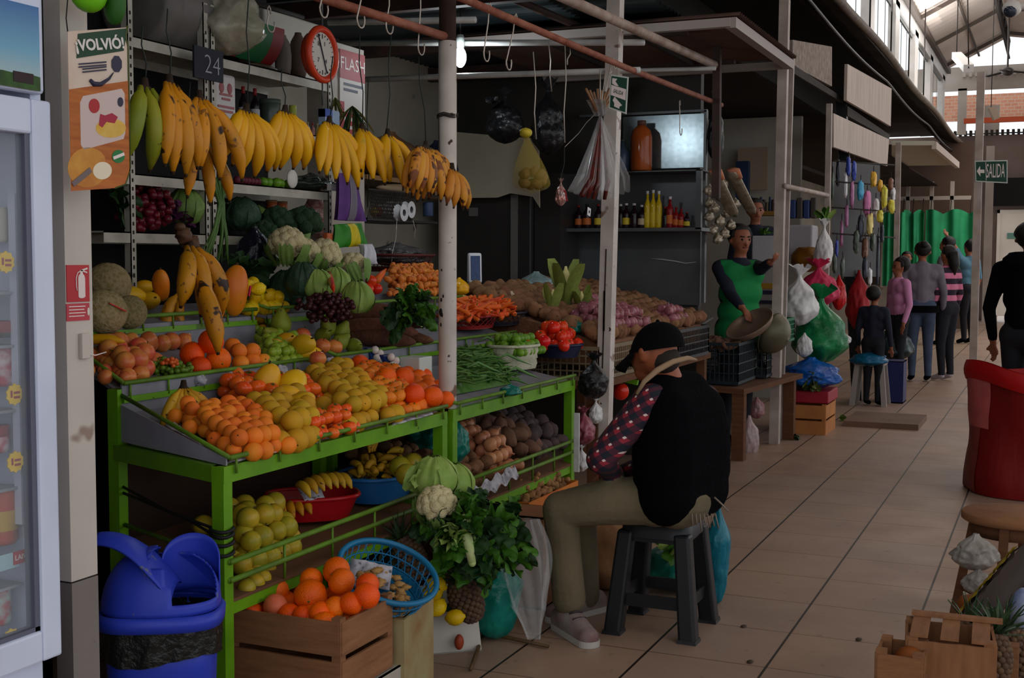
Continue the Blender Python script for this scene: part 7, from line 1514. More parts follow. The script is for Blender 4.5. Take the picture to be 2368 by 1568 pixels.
for i, (u, v, w_) in enumerate(((628, 485, 'left'), (652, 488, 'middle'), (662, 520, 'lower right'))): cylt('preserve_jar', u, v-22, v+14, 13, mat('orange_preserve', (190, 96, 50), (150, 70, 40), sc=30, rough=.25), w_+' orange preserve jar behind the broccoli', 'jar', x=-3.6, lid=mat('jar_lid2', (150, 110, 80)))
for i, (u, v) in enumerate(((728, 495), (742, 530), (735, 470))): c = W(u, v, x=-3.55); bag(tuple(c), (.05, .07, .055), mat('pink_pack', (190, 110, 104), (200, 170, 160), sc=38, rough=.3, contrast=.1), ('pink speckled bag behind the large broccoli', 'lower pink speckled bag at the shelf end', 'upper pink speckled bag at the shelf end')[i], seed=i, wr=.15, knot=False, top=.06)
# purple striped bag, green-yellow bag
def flatbag(uvs, x, m_, label, stripe=None, sm=None, name='woven_bag'):
    ps = [W(u, v, x=x) for u, v in uvs]; t = thing(name, label, 'bag', tuple(sum(ps, V())/4))
    def f(a, b, e=0): p = ps[0].lerp(ps[1], a).lerp(ps[3].lerp(ps[2], a), b); return p+V((.03*math.sin(a*PI)*math.sin(b*PI)**.5+.006*math.sin(a*23+b*3)+e, 0, 0))
    mb = MB(); mb.grid(f, 24, 10); mb.grid(lambda a, b: f(a, b)-V((.05*math.sin(a*PI)**.5+.004, 0, 0)), 24, 10); part(t, 'body', mb, m_)
    if stripe:
        mb = MB(); mb.grid(lambda a, b: f(stripe[0]+(stripe[1]-stripe[0])*a, b, .002), 10, 10); part(t, 'stripe', mb, sm)
    return t
flatbag([(783, 400), (822, 400), (846, 512), (780, 508)], -3.3, mat('purple_weave', (96, 48, 130), (78, 40, 110), sc=20), 'purple woven bag with grey stripe hanging under the bananas', (.35, .6), mat('grey_weave', (116, 108, 124)))
flatbag([(775, 520), (838, 516), (850, 568), (768, 574)], -3.28, mat('green_weave', (52, 140, 34), (40, 116, 28), sc=14), 'green bag with a yellow stripe below the purple bag', (.42, .72), mat('yellow_weave', (206, 186, 24)))
q = W(758, 560, x=-3.3); single('orange_packet', MB().cbox(q, .03, .05, .09), mat('packet_orange', (190, 90, 50)), 'orange packet edge left of the green bag', 'packet', mod=.006)
flatbag([(842, 566), (860, 564), (872, 610), (838, 612)], -3.2, mat('tag_paper', (206, 206, 216)), 'white tag bag hanging right of the green bag')
for z_, lb in ((2.0, 'upper'), ): pass
a = W(768, 430, x=-3.35); single('white_card', MB().box((-3.38, a.y, W(768, 440, x=-3.35).z), (-3.36, a.y+.08, W(768, 425, x=-3.35).z)), B_wht, 'white card beside the purple bag', 'card')
# basket shelf with rolls on the beige wall
q0, q1 = W(850, 505, x=-3.9), W(1012, 498, x=-3.9)
t = thing('wire_rack', 'dark wire basket shelf behind the speckled bananas', 'rack', tuple(q0))
mb = MB(); mb.box((-4.3, q0.y, q0.z-.01), (-3.9, q1.y, q0.z+.005)); part(t, 'board', mb, M_dark)
mb = MB()
for k in range(24): y = q0.y+(q1.y-q0.y)*.5*k/23; mb.bar((-3.9, y, q0.z), (-3.9, y+.08, q0.z+.18), .004, .004); mb.bar((-3.9, y+.08, q0.z), (-3.9, y, q0.z+.18), .004, .004)
mb.bar((-3.9, q0.y, q0.z+.18), (-3.9, q1.y, q0.z+.18), .01); part(t, 'lattice', mb, M_rafter)
for i, (u, v) in enumerate(((935, 492), (952, 485))): c = W(u, v, x=-3.85); mb = MB(); mb.grid(lambda a, b: (c.x-.18+.18*min(1, b*1.0), c.y+(.055 if b < .99 else .022)*math.cos(a*6.283), c.z+(.055 if b < .99 else .022)*math.sin(a*6.283)), 20, 5, wu=True); mb.grid(lambda a, b: (c.x, c.y+(.022+.033*b)*math.cos(a*6.283), c.z+(.022+.033*b)*math.sin(a*6.283)), 20, 3, wu=True); single('paper_roll', mb, mat('roll_white', (190, 188, 190)), ('left', 'right')[i]+' white film roll on the wire basket shelf', 'roll')
for i in range(6): c = W(865+11*i, 490, x=-4.0); mb = MB(); mb.ell(c, (.03, .03, .03), 9, 6); single('sweet_packet', mb, mat('sweet%d' % (i % 3), ((180, 150, 60), (170, 80, 60), (180, 176, 160))[i % 3]), 'small packet in the wire basket, %s from left' % ordn(i), 'packet', 'packets in the wire basket')
c = W(1000, 488, x=-4.0); cylt('blue_cup', 990, 468, 500, 12, mat('navy_cup', (50, 64, 96)), 'dim blue cup right of the rolls', 'cup', x=-3.95)
c = W(915, 590, x=-3.7); basket((c.x, c.y, c.z-.1), .2, .26, .1, mat('basket_maroon', (84, 34, 30), rough=.6), 'dark red hanging basket below the wire shelf', p=3, nb=20)
bag((c.x, c.y, c.z), (.15, .2, .07), mat('dark_sheet', (40, 38, 44), (90, 86, 84), sc=20, rough=.25, bump=.8, bsc=30), 'dark film covering the hanging red basket', seed=12, wr=.3, knot=False, top=.08)
for i, (u, v, u2, v2) in enumerate(((918, 505, 905, 620), (955, 510, 962, 560))): cord(W(u, v, x=-3.6), W(u2, v2, x=-3.6), ('left', 'right')[i]+' pale string holding the dark red basket', r=.002, m_=M_hook, name='string')
# crumpled cartons on the loft shelf
for i, (u, v, rx, ry, rz_r, m_, lb) in enumerate(((905, 240, .12, .42, .2, M_card, 'brown crumpled sack on the loft shelf'), (1010, 250, .12, .25, .2, mat('navy_dim', (36, 40, 60)), 'dim navy bundle on the loft shelf'), (960, 215, .1, .3, .15, mat('dim_carton', (84, 76, 68)), 'dull carton edge on the loft shelf'))):
    c = W(u, v, x=-4.25); bag((c.x, c.y, 2.03+rz_r*.8), (rx, ry*.8, rz_r*.8), m_, lb, seed=i+3, wr=.2, knot=False, top=rz_r*.9)
mb = MB(); c = W(985, 290, x=-4.1); mb.ell((c.x, c.y, 1.96), (.1, .7, .05), 16, 8); single('rolled_mat', mb, mat('tan_mat', (130, 108, 84)), 'rolled tan mat under the loft shelf', 'mat')
c = W(870, 640, x=-3.35); mb = MB(); a, b = W(893, 622, x=-3.3), W(870, 650, x=-3.25); mb.tube([a, a.lerp(b, .4), b], [.004, .016, .022], 8); single('carrot', mb, F_car, 'carrot pointing up right of the creamy cauliflower', 'carrot')
for i, (u, v) in enumerate(((858, 650), (870, 668), (850, 668))): put('red_tomato', W(u, v, x=-3.2), rnd3(), .9, ('red pepper-like tomato behind the creamy cauliflower', 'dark red tomato next to the orange tubers', 'red tomato left of the orange tubers')[i], 'tomato')
# bottles on the partition shelves
YB2 = YP-.17
def pb(u, v0, v1, rpx, m_, label, cap, band=None, prof=BOT, group='bottles on the far wall shelf'):
    a, b = PQ(u, v0, YB2), PQ(u, v1, YB2); r = rpx*(b-EYE).dot(FW)/F; zb = PQ(500, 526, YP-.3).z if v1 > 500 else PQ(500, 392, YP-.3).z; h = a.z-b.z
    zb = PQ(u, 526, YP-.32).z if v1 > 500 else PQ(u, 392, YP-.32).z
    mb = MB(); mb.lathe([(p*r, q*h) for p, q in prof], 14, M=Matrix.Translation((b.x, YB2, zb))); o = single('drink_bottle', mb, m_, label, 'bottle', group)
    mb = MB(); mb.lathe([(0, h*.93), (r*.42, h*.93), (r*.42, h*1.02), (0, h*1.02)], 10, M=Matrix.Translation((b.x, YB2, zb))); part(o, 'cap', mb, cap)
    if band: mb = MB(); mb.lathe([(r*1.02, h*.14), (r*1.02, h*.42)], 14, M=Matrix.Translation((b.x, YB2, zb))); part(o, 'label_band', mb, band)
    return o
G_d = mat('cola_glass', (34, 16, 22), rough=.12); G_y = mat('yellow_oil', (190, 160, 20), rough=.15); G_r = mat('red_drink', (130, 20, 24), rough=.15); C_w = mat('cap_white', (200, 196, 196)); C_r = MATS['label_red']; Lb_o = mat('band_orange', (190, 100, 40)); Lb_y = mat('band_yellow', (200, 170, 40))
BL = [(1317, 478, 9, mat('olive_glass', (60, 70, 40), rough=.2), C_w, None), (1338, 475, 9, G_d, C_r, Lb_o), (1357, 472, 10, G_d, MATS['black_plastic'], Lb_o), (1383, 472, 9, G_d, C_r, Lb_y), (1435, 472, 8, G_d, C_w, None), (1448, 470, 9, G_d, C_w, Lb_y), (1466, 470, 10, G_d, C_w, None), (1484, 474, 9, G_d, C_w, mat('band_pale', (180, 160, 130))), (1497, 442, 8, G_y, C_w, Lb_y), (1510, 440, 8, G_y, C_w, Lb_y), (1523, 442, 8, G_y, C_w, Lb_y), (1538, 478, 8, G_d, C_r, None), (1549, 455, 9, G_r, C_w, Lb_o), (1563, 478, 8, G_r, C_r, Lb_o), (1575, 482, 8, G_r, C_r, Lb_o), (1588, 490, 7, G_d, C_r, Lb_y)]
for i, (u, v0, rp, m_, cap, bd) in enumerate(BL): pb(u, v0, 526, rp, m_, 'bottle on the far wall shelf, %s from left' % ordn(i), cap, bd)
o = pb(1483, 278, 392, 25, mat('amber_jug', (146, 66, 26), (166, 80, 30), sc=3, rough=.12), 'large amber jug of vinegar on the upper far shelf', mat('jug_cap', (90, 60, 50)), group=None, prof=[(0, 0), (.95, 0), (1, .03), (1, .68), (.85, .82), (.4, .92), (.3, .93), (.3, 1), (0, 1)])
pb(1440, 320, 392, 16, mat('blue_grey_jug', (70, 86, 108), rough=.2), 'dim blue bottle left of the amber jug', M_grey, group=None)
# sachets hanging at the stall corner
c0_ = W(1665, 400, x=-2.2)
for i, (u, v, ln, lb) in enumerate(((1650, 400, 100, 'left one of two long foil sachets'), (1692, 398, 95, 'right one of two long foil sachets'))):
    a, b = W(u, v, x=-2.2), W(u+48, v+ln, x=-2.15); t = thing('foil_sachet', lb+' hanging at the stall corner', 'sachet', tuple(a))
    mb = MB(); mb.tube([a, a.lerp(b, .1), a.lerp(b, .9), b], [.03, .05, .048, .03], 10, flat=.35); part(t, 'pouch', mb, mat('foil_tan', (170, 158, 138), (120, 106, 88), sc=22, rough=.25, metal=.3, bump=.6, bsc=40))
    mb = MB(); mb.tube([a+V((.012, 0, .02)), a.lerp(b, .14)+V((.012, 0, 0))], [.05, .05], 10, flat=.36); part(t, 'orange_top', mb, mat('sachet_orange', (190, 120, 90)))
for i in range(13):
    u, v = (1640, 1668, 1700, 1652, 1680, 1640, 1665, 1690, 1648, 1676, 1660, 1640, 1672)[i], (440, 455, 470, 480, 492, 500, 510, 520, 530, 540, 552, 470, 425)[i]
    c = W(u, v, x=-2.26-.03*(i % 3)); bag(tuple(c), (.03, .055, .04), MATS['foil_tan'], 'small foil packet in the hanging cluster, %s counted from top' % ordn(i), seed=i, wr=.35, knot=False, top=.045, name='foil_packet', n=14)
c = W(1655, 320, x=-2.3); bag(tuple(c), (.05, .07, .17), B_blk, 'long black bag above the hanging sachets', seed=14, wr=.2)
# ================================================================ people
import numpy as np
SK1 = mat('skin_warm', (150, 92, 66), (134, 78, 56), sc=20, rough=.5); HAIR = mat('black_hair', (16, 12, 11), rough=.5, bump=.5, bsc=120); EYE_M = mat('eye_dark', (20, 14, 12), rough=.2)
def blob(name, prims, vox, mats, parent, smooth=2):
    """one continuous surface grown round tapered limbs; each face takes the cloth or skin of the limb it lies on"""
    mb = MB()
    for p, q, r1, r2, mi in prims:
        p, q = V(p), V(q); n = 14
        mb.ell(p, r1, n, 9)
        if (q-p).length > 1e-5: mb.tube([p, q], [r1, r2], n); mb.ell(q, r2, n, 9)
    me = mb.mesh('tmp', mats); o = bpy.data.objects.new('tmp', me); COL.objects.link(o)
    rm = o.modifiers.new('r', 'REMESH'); rm.mode = 'VOXEL'; rm.voxel_size = vox
    if smooth: sm = o.modifiers.new('s', 'SMOOTH'); sm.iterations = smooth; sm.factor = .6
    dg = bpy.context.evaluated_depsgraph_get(); dg.update(); m2 = bpy.data.meshes.new_from_object(o.evaluated_get(dg)); bpy.data.objects.remove(o)
    n = len(m2.polygons); c = np.empty(n*3); m2.polygons.foreach_get('center', c); c = c.reshape(-1, 3); best = np.full(n, 1e9); idx = np.zeros(n, int)
    for p, q, r1, r2, mi in prims:
        p = np.array(p); d = np.array(q)-p; L2 = max(d@d, 1e-12); t = np.clip((c-p)@d/L2, 0, 1); dist = np.linalg.norm(c-p-t[:, None]*d, axis=1)-(r1+(r2-r1)*t)
        k = dist < best; best[k] = dist[k]; idx[k] = mi
    m2.materials.clear()
    for a in mats: m2.materials.append(a)
    m2.polygons.foreach_set('material_index', idx.astype(np.int32)); m2.polygons.foreach_set('use_smooth', [True]*n); m2.name = name
    m2.transform(MW[parent.name].inverted()); return link(name, m2, parent=parent)
def hand_prims(w, d, up, s, mi, curl=.5):
    """palm, four fingers and a thumb from the wrist w along d"""
    w, d, up = V(w), V(d).normalized(), V(up).normalized(); sd = d.cross(up).normalized(); up = sd.cross(d); out = []
    for k in (-1, 0, 1): out.append((w, w+d*.085*s+sd*k*.022*s, .017*s, .014*s, mi))
    for k in range(4):
        b = w+d*.088*s+sd*(k-1.5)*.0185*s; l = (.034, .04, .037, .028)[k]*s; d1 = (d-up*curl*.6).normalized(); d2 = (d-up*curl*1.8).normalized(); m_ = b+d1*l; out += [(b, m_, .0088*s, .0078*s, mi), (m_, m_+d2*l*.85, .0078*s, .0065*s, mi)]
    tb = w+d*.03*s-sd*.028*s; td = (d-sd*.9-up*.3).normalized(); tm = tb+td*.035*s; out += [(tb, tm, .0115*s, .0095*s, mi), (tm, tm+(d-up*.6).normalized()*.028*s, .009*s, .007*s, mi)]
    return out
def person(label, x, y, face, h, top, pants, shoes, skin=None, vox=.013, arms=None, hair='short', z=0, legs=True, lean=0, sleeves=True, wide=1, group=None, eyes=True, bend=None):
    """face: heading the person looks at, radians from +y"""
    t = thing('person', label, 'person', (x, y, z)); f = V((math.sin(face), math.cos(face), 0)); r = V((f.y, -f.x, 0)); skin = skin or SK1
    O = V((x, y, z))
    def P(a, b, c): return O+r*a*h*wide+f*(b+lean*max(0, c-.5))*h+V((0, 0, c*h))
    A = arms or {}
    pr = []
    # torso
    for a, b, c, rr in ((.055, 0, .775, .058), (.04, .01, .69, .062), (.035, .008, .61, .058)): pr += [(P(-a, b, c), P(a, b, c), rr*h, rr*h, 1)]
    pr += [(P(-.085, -.005, .815), P(.085, -.005, .815), .036*h, .036*h, 1), (P(0, 0, .80), P(0, 0, .60), .064*h*wide, .06*h*wide, 1), (P(-.04, -.008, .535), P(.04, -.008, .535), .064*h, .064*h, 2)]
    pr += [(P(0, 0, .82), P(0, .008, .885), .032*h, .028*h, 0), (P(0, .004, .935), P(0, .008, .935), .047*h, .046*h, 0), (P(0, .0, .95), P(0, .0, .95), .049*h, .049*h, 0), (P(0, .02, .90), P(0, .026, .898), .03*h, .024*h, 0), (P(0, .05, .925), P(0, .058, .915), .006*h, .009*h, 0), (P(-.047, 0, .925), P(-.049, -.002, .935), .009*h, .009*h, 0), (P(.047, 0, .925), P(.049, -.002, .935), .009*h, .009*h, 0)]
    for s, k in ((-1, 'l'), (1, 'r')):
        e, w_ = A.get(k, (P(s*.135, -.01, .645), P(s*.14, .04, .50))); e, w_ = V(e), V(w_); sh = P(s*.1, -.003, .81)
        pr += [(sh, e, .036*h, .028*h, 1), (e, e.lerp(w_, .85), .027*h, .021*h, 1 if sleeves else 0), (e.lerp(w_, .8), w_, .018*h, .016*h, 0)]; pr += hand_prims(w_, w_-e, f, h*.58, 0)
        hp, kn, an = P(s*.045, -.005, .52), P(s*.048, .012, .285), P(s*.05, -.008, .05)
        if k+'l' in A: kn, an = [V(q) for q in A[k+'l']]
        if legs: pr += [(hp, kn, .055*h, .038*h, 2), (kn, an, .036*h, .025*h, 2), (an+V((0, 0, -.008*h)), an+f*.075*h+V((0, 0, -.03*h)), .024*h, .02*h, 3)]
    blob('body', pr, vox*h/1.6, [skin, top, pants, shoes], t)
    mb = MB(); c = P(0, -.006, .952); rd = .054*h
    def hd(d): 
        q = d.dot(f); return (.10 if d.z > -.2 and q < .55 else (-.28 if q > .35 and d.z < .45 else 0))+.05*noise.noise(d*6+V((x, y, 0)))
    mb.ell(c, rd, 20, 14, disp=hd)
    if hair == 'bun': mb.ell(c-f*.055*h+V((0, 0, .035*h)), .028*h, 12, 8)
    if hair == 'bushy': mb.ell(c-f*.02*h+V((0, 0, .01*h)), .064*h, 16, 12, disp=lambda d: .12*noise.noise(d*4)+(-.45 if d.dot(f) > .3 and d.z < .5 else 0))
    if hair == 'long': mb.tube([c-f*.03*h, c-f*.05*h-V((0, 0, .09*h)), c-f*.04*h-V((0, 0, .17*h))], [.045*h, .04*h, .015*h], 10)
    if hair != 'none': part(t, 'hair', mb, HAIR)
    if eyes:
        for s in (-1, 1): mb = MB(); mb.ell(P(s*.018, .048, .937), .0055*h, 8, 6); part(t, 'eye', mb, EYE_M)
        mb = MB(); mb.tube([P(-.014, .049, .902), P(0, .053, .901), P(.014, .049, .902)], .0028*h, 6); part(t, 'mouth', mb, mat('lips', (112, 54, 46)))
        mb = MB(); 
        for s in (-1, 1): mb.tube([P(s*.009, .053, .949), P(s*.028, .048, .951)], .003*h, 5)
        part(t, 'eyebrows', mb, HAIR)
    return t, P
C_gr = mat('grey_sweater', (112, 106, 116), (98, 92, 102), sc=10, rough=.9); C_jn = mat('blue_jeans', (66, 78, 100), (52, 62, 82), sc=8, rough=.9); C_bk = mat('black_cloth', (11, 11, 14), rough=1, spec=.05); C_sh = mat('pale_shoes', (170, 160, 164), rough=.6); C_pk = mat('pink_shirt', (186, 118, 160), (196, 134, 172), sc=8, rough=.9); C_bl = mat('blue_shirt', (84, 124, 144), (74, 110, 130), sc=8, rough=.9); C_nv = mat('navy_cloth', (30, 34, 48), rough=.9)
C_st = mat('striped_sweater', (40, 30, 44), wave=(2.3, 'Z', (196, 110, 140), .45, .55), rough=.9)
C_gn = mat('green_apron', (14, 128, 66), (10, 108, 54), sc=6, rough=.8); C_dk = mat('dark_trousers', (26, 26, 32), rough=.9); C_wt = mat('white_shirt', (190, 196, 206), rough=.8)
def g0(u, v): return W(u, v, z=0)
a = g0(2126, 882); t, P = person('woman in a grey sweater and jeans seen from behind in the aisle', a.x, a.y, -.25, 1.70, C_gr, C_jn, C_bk, hair='bun', eyes=False, wide=1.12)
c = P(0, -.055, .99); mb = MB(); mb.tube([c+V((.03*math.cos(k*.63), .0, .03*math.sin(k*.63))) for k in range(10)], .008, 6, closed=True); part(t, 'pink_hair_tie', mb, mat('hair_tie', (206, 110, 130)))
mb = MB(); mb.grid(lambda a_, b: P(.112*math.cos(a_*6.283), .085*math.sin(a_*6.283), .50+.05*b), 26, 3, wu=True); part(t, 'black_waistband', mb, C_bk)
a = g0(2185, 880); person('girl in a pink and black striped sweater with black leggings', a.x, a.y, -1.0, 1.66, C_st, C_dk, C_sh, hair='long')
a = g0(2236, 795); y_ = a.y; person('person in a blue shirt and black trousers reaching one arm up', a.x, a.y, -.9, 1.82, C_bl, C_dk, C_bk, arms={'l': (W(2212, 578, y=y_), W(2192, 548, y=y_))}, sleeves=False, hair='bushy')
a = g0(2178, 800); person('black-haired youth standing behind the striped girl', a.x, a.y+.3, -1.3, 1.86, C_gr, C_dk, C_bk, hair='bushy')
a = g0(2066, 900); person('girl in a pink shirt with dark bobbed hair beside the toy stall', a.x, a.y+.3, .9+PI, 1.50, C_pk, C_dk, C_bk, hair='bushy')
a = g0(2092, 800); person('small person in blue and white standing before the green netting', a.x, a.y, PI-.2, 1.62, C_wt, C_nv, C_bk, hair='short')
a = W(2022, 690, z=1.1); tm, P = person('child in dark navy with black hair sitting by the bins', a.x, a.y, .2, 1.2, C_nv, C_dk, C_bk, z=-.0, eyes=False, hair='bushy')
a = g0(2372, 1075); t, P = person('man in a black hooded jacket standing behind the red sack', a.x-.02, a.y+.05, .5, 1.76, C_bk, C_dk, C_bk, hair='short', wide=1.25, eyes=False)
mb = MB(); c = P(0, -.06, .845); mb.ell(c, (.13, .11, .07), 16, 10, disp=lambda d: .15*noise.noise(d*3)); part(t, 'hood', mb, C_bk)
# vendor in green
vy = 9.75; c = W(1705, 650, y=vy)
t, P = person('man in a green apron over navy sleeves leaning on the pale post', c.x, vy, 2.35, 1.76, C_nv, C_dk, C_bk, vox=.011, lean=.04,
       arms={'l': (W(1760, 622, y=vy-.1), W(1782, 606, y=vy-.25)), 'r': (W(1690, 680, y=vy-.22), W(1716, 712, y=vy-.35))})
f = V((math.sin(2.35), math.cos(2.35), 0))
ap = [(P(-.06, .02, .78), P(.06, .02, .78), .1, .1, 0), (P(-.04, .02, .7), P(.04, .02, .7), .118, .118, 0), (P(-.035, .012, .61), P(.035, .012, .61), .122, .122, 0), (P(-.04, .01, .52), P(.04, .01, .52), .13, .13, 0), (P(-.09, .0, .812), P(.09, .0, .812), .065, .065, 0)]
blob('green_apron', ap, .016, [C_gn], t)
mb = MB(); mb.tube([P(.07, -.09, .58), P(.11, -.12, .55), P(.12, -.13, .50)], .008, 6); part(t, 'apron_string', mb, B_wht)
c = W(1746, 500, y=11.6); person('person whose face shows between the sachets and the posts', c.x, 11.6, 2.6, 1.62, C_nv, C_dk, C_bk, z=W(1746, 462, y=11.6).z-1.62*1.0, legs=True)

# ---------------------------------------------------------------- the seated man on the black stool
ST = mat('black_stool_plastic', (26, 27, 31), rough=.4); sx0, sy0 = -1.43, 4.77
t = thing('plastic_stool', 'black plastic stool under the seated man', 'stool', (sx0, sy0, 0), .0)
mb = MB(); ztop = .468; hw = .135
mb.grid(lambda a, b: (lambda q, k: (sx0+hw*q*k*math.cos(a*6.2832), sy0+hw*q*k*math.sin(a*6.2832), (ztop-.075, ztop-.01, ztop, ztop)[min(3, int(round(b*3)))]))(sq(a*2*PI, 6), (1.08, 1.04, .98, 0)[min(3, int(round(b*3)))]), 40, 4, wu=True); part(t, 'seat', mb, ST)
cn = [(-1, -1), (1, -1), (1, 1), (-1, 1)]
for sx_, sy_ in cn:
    a = V((sx0+sx_*.115, sy0+sy_*.115, ztop-.05)); b = V((sx0+sx_*.155, sy0+sy_*.155, 0)); mb = MB(); k1, k2 = .033, .036
    mb.hexa([b+V((-k2, -k2, 0)), b+V((k2, -k2, 0)), b+V((k2, k2, 0)), b+V((-k2, k2, 0))], [a+V((-k1, -k1, 0)), a+V((k1, -k1, 0)), a+V((k1, k1, 0)), a+V((-k1, k1, 0))]); lg = part(t, 'leg', mb, ST, mod=.012)
    mb = MB(); mb.hexa([b+V((-k2-.003, -k2-.003, 0)), b+V((k2+.003, -k2-.003, 0)), b+V((k2+.003, k2+.003, 0)), b+V((-k2-.003, k2+.003, 0))], [b+V((-k2, -k2, .015)), b+V((k2, -k2, .015)), b+V((k2, k2, .015)), b+V((-k2, k2, .015))]); part(lg, 'foot', mb, ST)
for i in range(4):
    (ax, ay), (bx_, by_) = cn[i], cn[(i+1) % 4]; mb = MB()
    for zz, hh, k, nm in ((.14, .05, .142, 'stretcher'), (ztop-.07, .05, .122, 'apron')): part(t, nm, MB().bar((sx0+ax*k, sy0+ay*k, zz), (sx0+bx_*k, sy0+by_*k, zz), .012, hh), ST)
PL = bpy.data.materials.new('plaid_shirt'); PL.use_nodes = True; nt = PL.node_tree; N = nt.nodes; L = nt.links
tcn = N.new('ShaderNodeTexCoord'); mpn = N.new('ShaderNodeMapping'); mpn.inputs['Rotation'].default_value = (.25, .62, .35); L.new(tcn.outputs['Object'], mpn.inputs[0]); sxn = N.new('ShaderNodeSeparateXYZ'); L.new(mpn.outputs[0], sxn.inputs[0])
def stripe(o, per, w_, ph=0):
    a = N.new('ShaderNodeMath'); a.operation = 'MULTIPLY_ADD'; a.inputs[1].default_value = 1/per; a.inputs[2].default_value = 50+ph; L.new(o, a.inputs[0]); b = N.new('ShaderNodeMath'); b.operation = 'FRACT'; L.new(a.outputs[0], b.inputs[0]); c = N.new('ShaderNodeMath'); c.operation = 'LESS_THAN'; c.inputs[1].default_value = w_; L.new(b.outputs[0], c.inputs[0]); return c.outputs[0]
def mul(a, b, op='MULTIPLY'):
    m_ = N.new('ShaderNodeMath'); m_.operation = op; L.new(a, m_.inputs[0])
    if hasattr(b, 'links'): L.new(b, m_.inputs[1])
    else: m_.inputs[1].default_value = b
    return m_.outputs[0]
def cmix(f_, a, b):
    x = N.new('ShaderNodeMix'); x.data_type = 'RGBA'; L.new(f_, x.inputs[0]); 
    if hasattr(a, 'links'): L.new(a, x.inputs[6])
    else: x.inputs[6].default_value = lin(a)
    x.inputs[7].default_value = lin(b); return x.outputs[2]
X_, Z_ = sxn.outputs[0], sxn.outputs[2]; pd = .042
s1 = mul(stripe(X_, pd, .45), stripe(Z_, pd, .45), 'ADD'); col = cmix(mul(s1, .16), (15, 18, 36), (150, 30, 48)); col = cmix(mul(mul(stripe(X_, pd, .42), stripe(Z_, pd, .42)), .8), col, (150, 34, 50))
col = cmix(mul(mul(stripe(X_, pd, .2, .72), stripe(Z_, pd, .2, .72)), .8), col, (220, 206, 200)); L.new(col, N['Principled BSDF'].inputs['Base Color']); N['Principled BSDF'].inputs['Roughness'].default_value = .9
TR = mat('olive_trousers', (112, 100, 78), (94, 84, 64), sc=5, rough=.95, bump=.6, bsc=26); SKM = mat('skin_tan', (156, 88, 58), (140, 76, 50), sc=20, rough=.5)
man = thing('person', 'seated man in black vest, plaid sleeves and black cap, sorting herbs', 'person', (sx0, sy0, ztop))
fd = V((-.95, .29, 0)).normalized(); lf = V((-.29, -.95, 0)).normalized()
hipc = W(1556, 1150, d=4.83); hipc.z = .565
Lh, Rh = hipc+lf*.09+fd*.02, hipc-lf*.09+fd*.02
Lk, Rk = W(1296, 1178, d=4.83), W(1340, 1165, d=5.12); La, Ra = W(1316, 1385, d=4.92), W(1352, 1375, d=5.2)
Ls, Rs = W(1500, 930, d=4.74), W(1628, 925, d=4.96); Le = W(1388, 1062, d=4.66); Lw = W(1420, 1098, d=4.86); Re = W(1560, 1050, d=5.1); Rw = W(1440, 1095, d=5.04)
nk = W(1553, 868, d=4.85); hd_ = W(1516, 818, d=4.82)
pr = [(Lh, Lh.lerp(Lk, .5)+V((0, 0, .012)), .098, .092, 2), (Lh.lerp(Lk, .5)+V((0, 0, .012)), Lk, .092, .072, 2), (Rh, Rk, .098, .07, 2), (Lk, Lk.lerp(La, .5), .072, .066, 2), (Lk.lerp(La, .5), La, .066, .068, 2), (Rk, Ra, .07, .064, 2), (Lh, Rh, .105, .105, 2), (hipc-fd*.05, hipc+lf*.05-fd*.05, .11, .11, 2),
      (hipc+V((0, 0, .03)), nk-V((0, 0, .14)), .12, .13, 1), (Ls-lf*.03, Rs+lf*.03, .072, .072, 1), (Ls, Le, .068, .056, 1), (Le, Lw, .054, .04, 1), (Rs, Re, .066, .052, 1), (Re, Rw, .05, .038, 1),
      (nk-V((0, 0, .06)), nk.lerp(hd_, .7), .062, .056, 0), (hd_, hd_+V((0, 0, .03)), .086, .086, 0), (hd_+fd*.02, hd_+fd*.035-V((0, 0, .02)), .078, .07, 0), (hd_+fd*.05-V((0, 0, .065)), hd_+fd*.055-V((0, 0, .075)), .045, .038, 0), (hd_+fd*.10-V((0, 0, .015)), hd_+fd*.115-V((0, 0, .03)), .012, .014, 0), (hd_+lf*.086-V((0, 0, .012)), hd_+lf*.09+V((0, 0, .014)), .016, .018, 0)]
pr += hand_prims(Lw, fd*.6-lf*.7-V((0, 0, .1)), (0, 0, 1), 1.0, 0, .9)+hand_prims(Rw, fd*.6+lf*.6-V((0, 0, .1)), (0, 0, 1), 1.0, 0, .9)
pr += [(hd_+fd*.088-V((0, 0, .062)), hd_+fd*.096-V((0, 0, .062)), .012, .012, 0)]
blob('body', pr, .0075, [SKM, PL, TR], man, 3)
up = V((0, 0, 1)); vc = [(nk-up*.065+lf*.06, nk-up*.075-lf*.12, .08, .088, 0)]
for zf, hw_, rr in ((-.02, .125, .125), (.06, .13, .13), (.13, .13, .133), (.2, .13, .13), (.27, .12, .12)):
    c = hipc.lerp(nk, zf/.42)-fd*.03; c.z = hipc.z+zf+.05; vc.append((c+lf*(hw_-.035), c-lf*(hw_+.01), rr, rr, 0))
vest = blob('vest', vc, .012, [mat('vest_black', (8, 8, 11), rough=1, spec=.05, bump=.5, bsc=70)], man)
mb = MB(); pts = [W(1472, 912, d=4.70), W(1490, 882, d=4.70), W(1520, 856, d=4.71), W(1556, 836, d=4.74), W(1590, 828, d=4.80), W(1610, 832, d=4.9)]; mb.tube(pts, [.006, .010, .012, .012, .010, .005], 8); part(man, 'collar', mb, mat('cream_collar', (150, 124, 98), rough=.95))
CP = mat('cap_black', (12, 12, 14), rough=1, spec=.08); mb = MB(); cc_ = hd_+up*.035-fd*.008
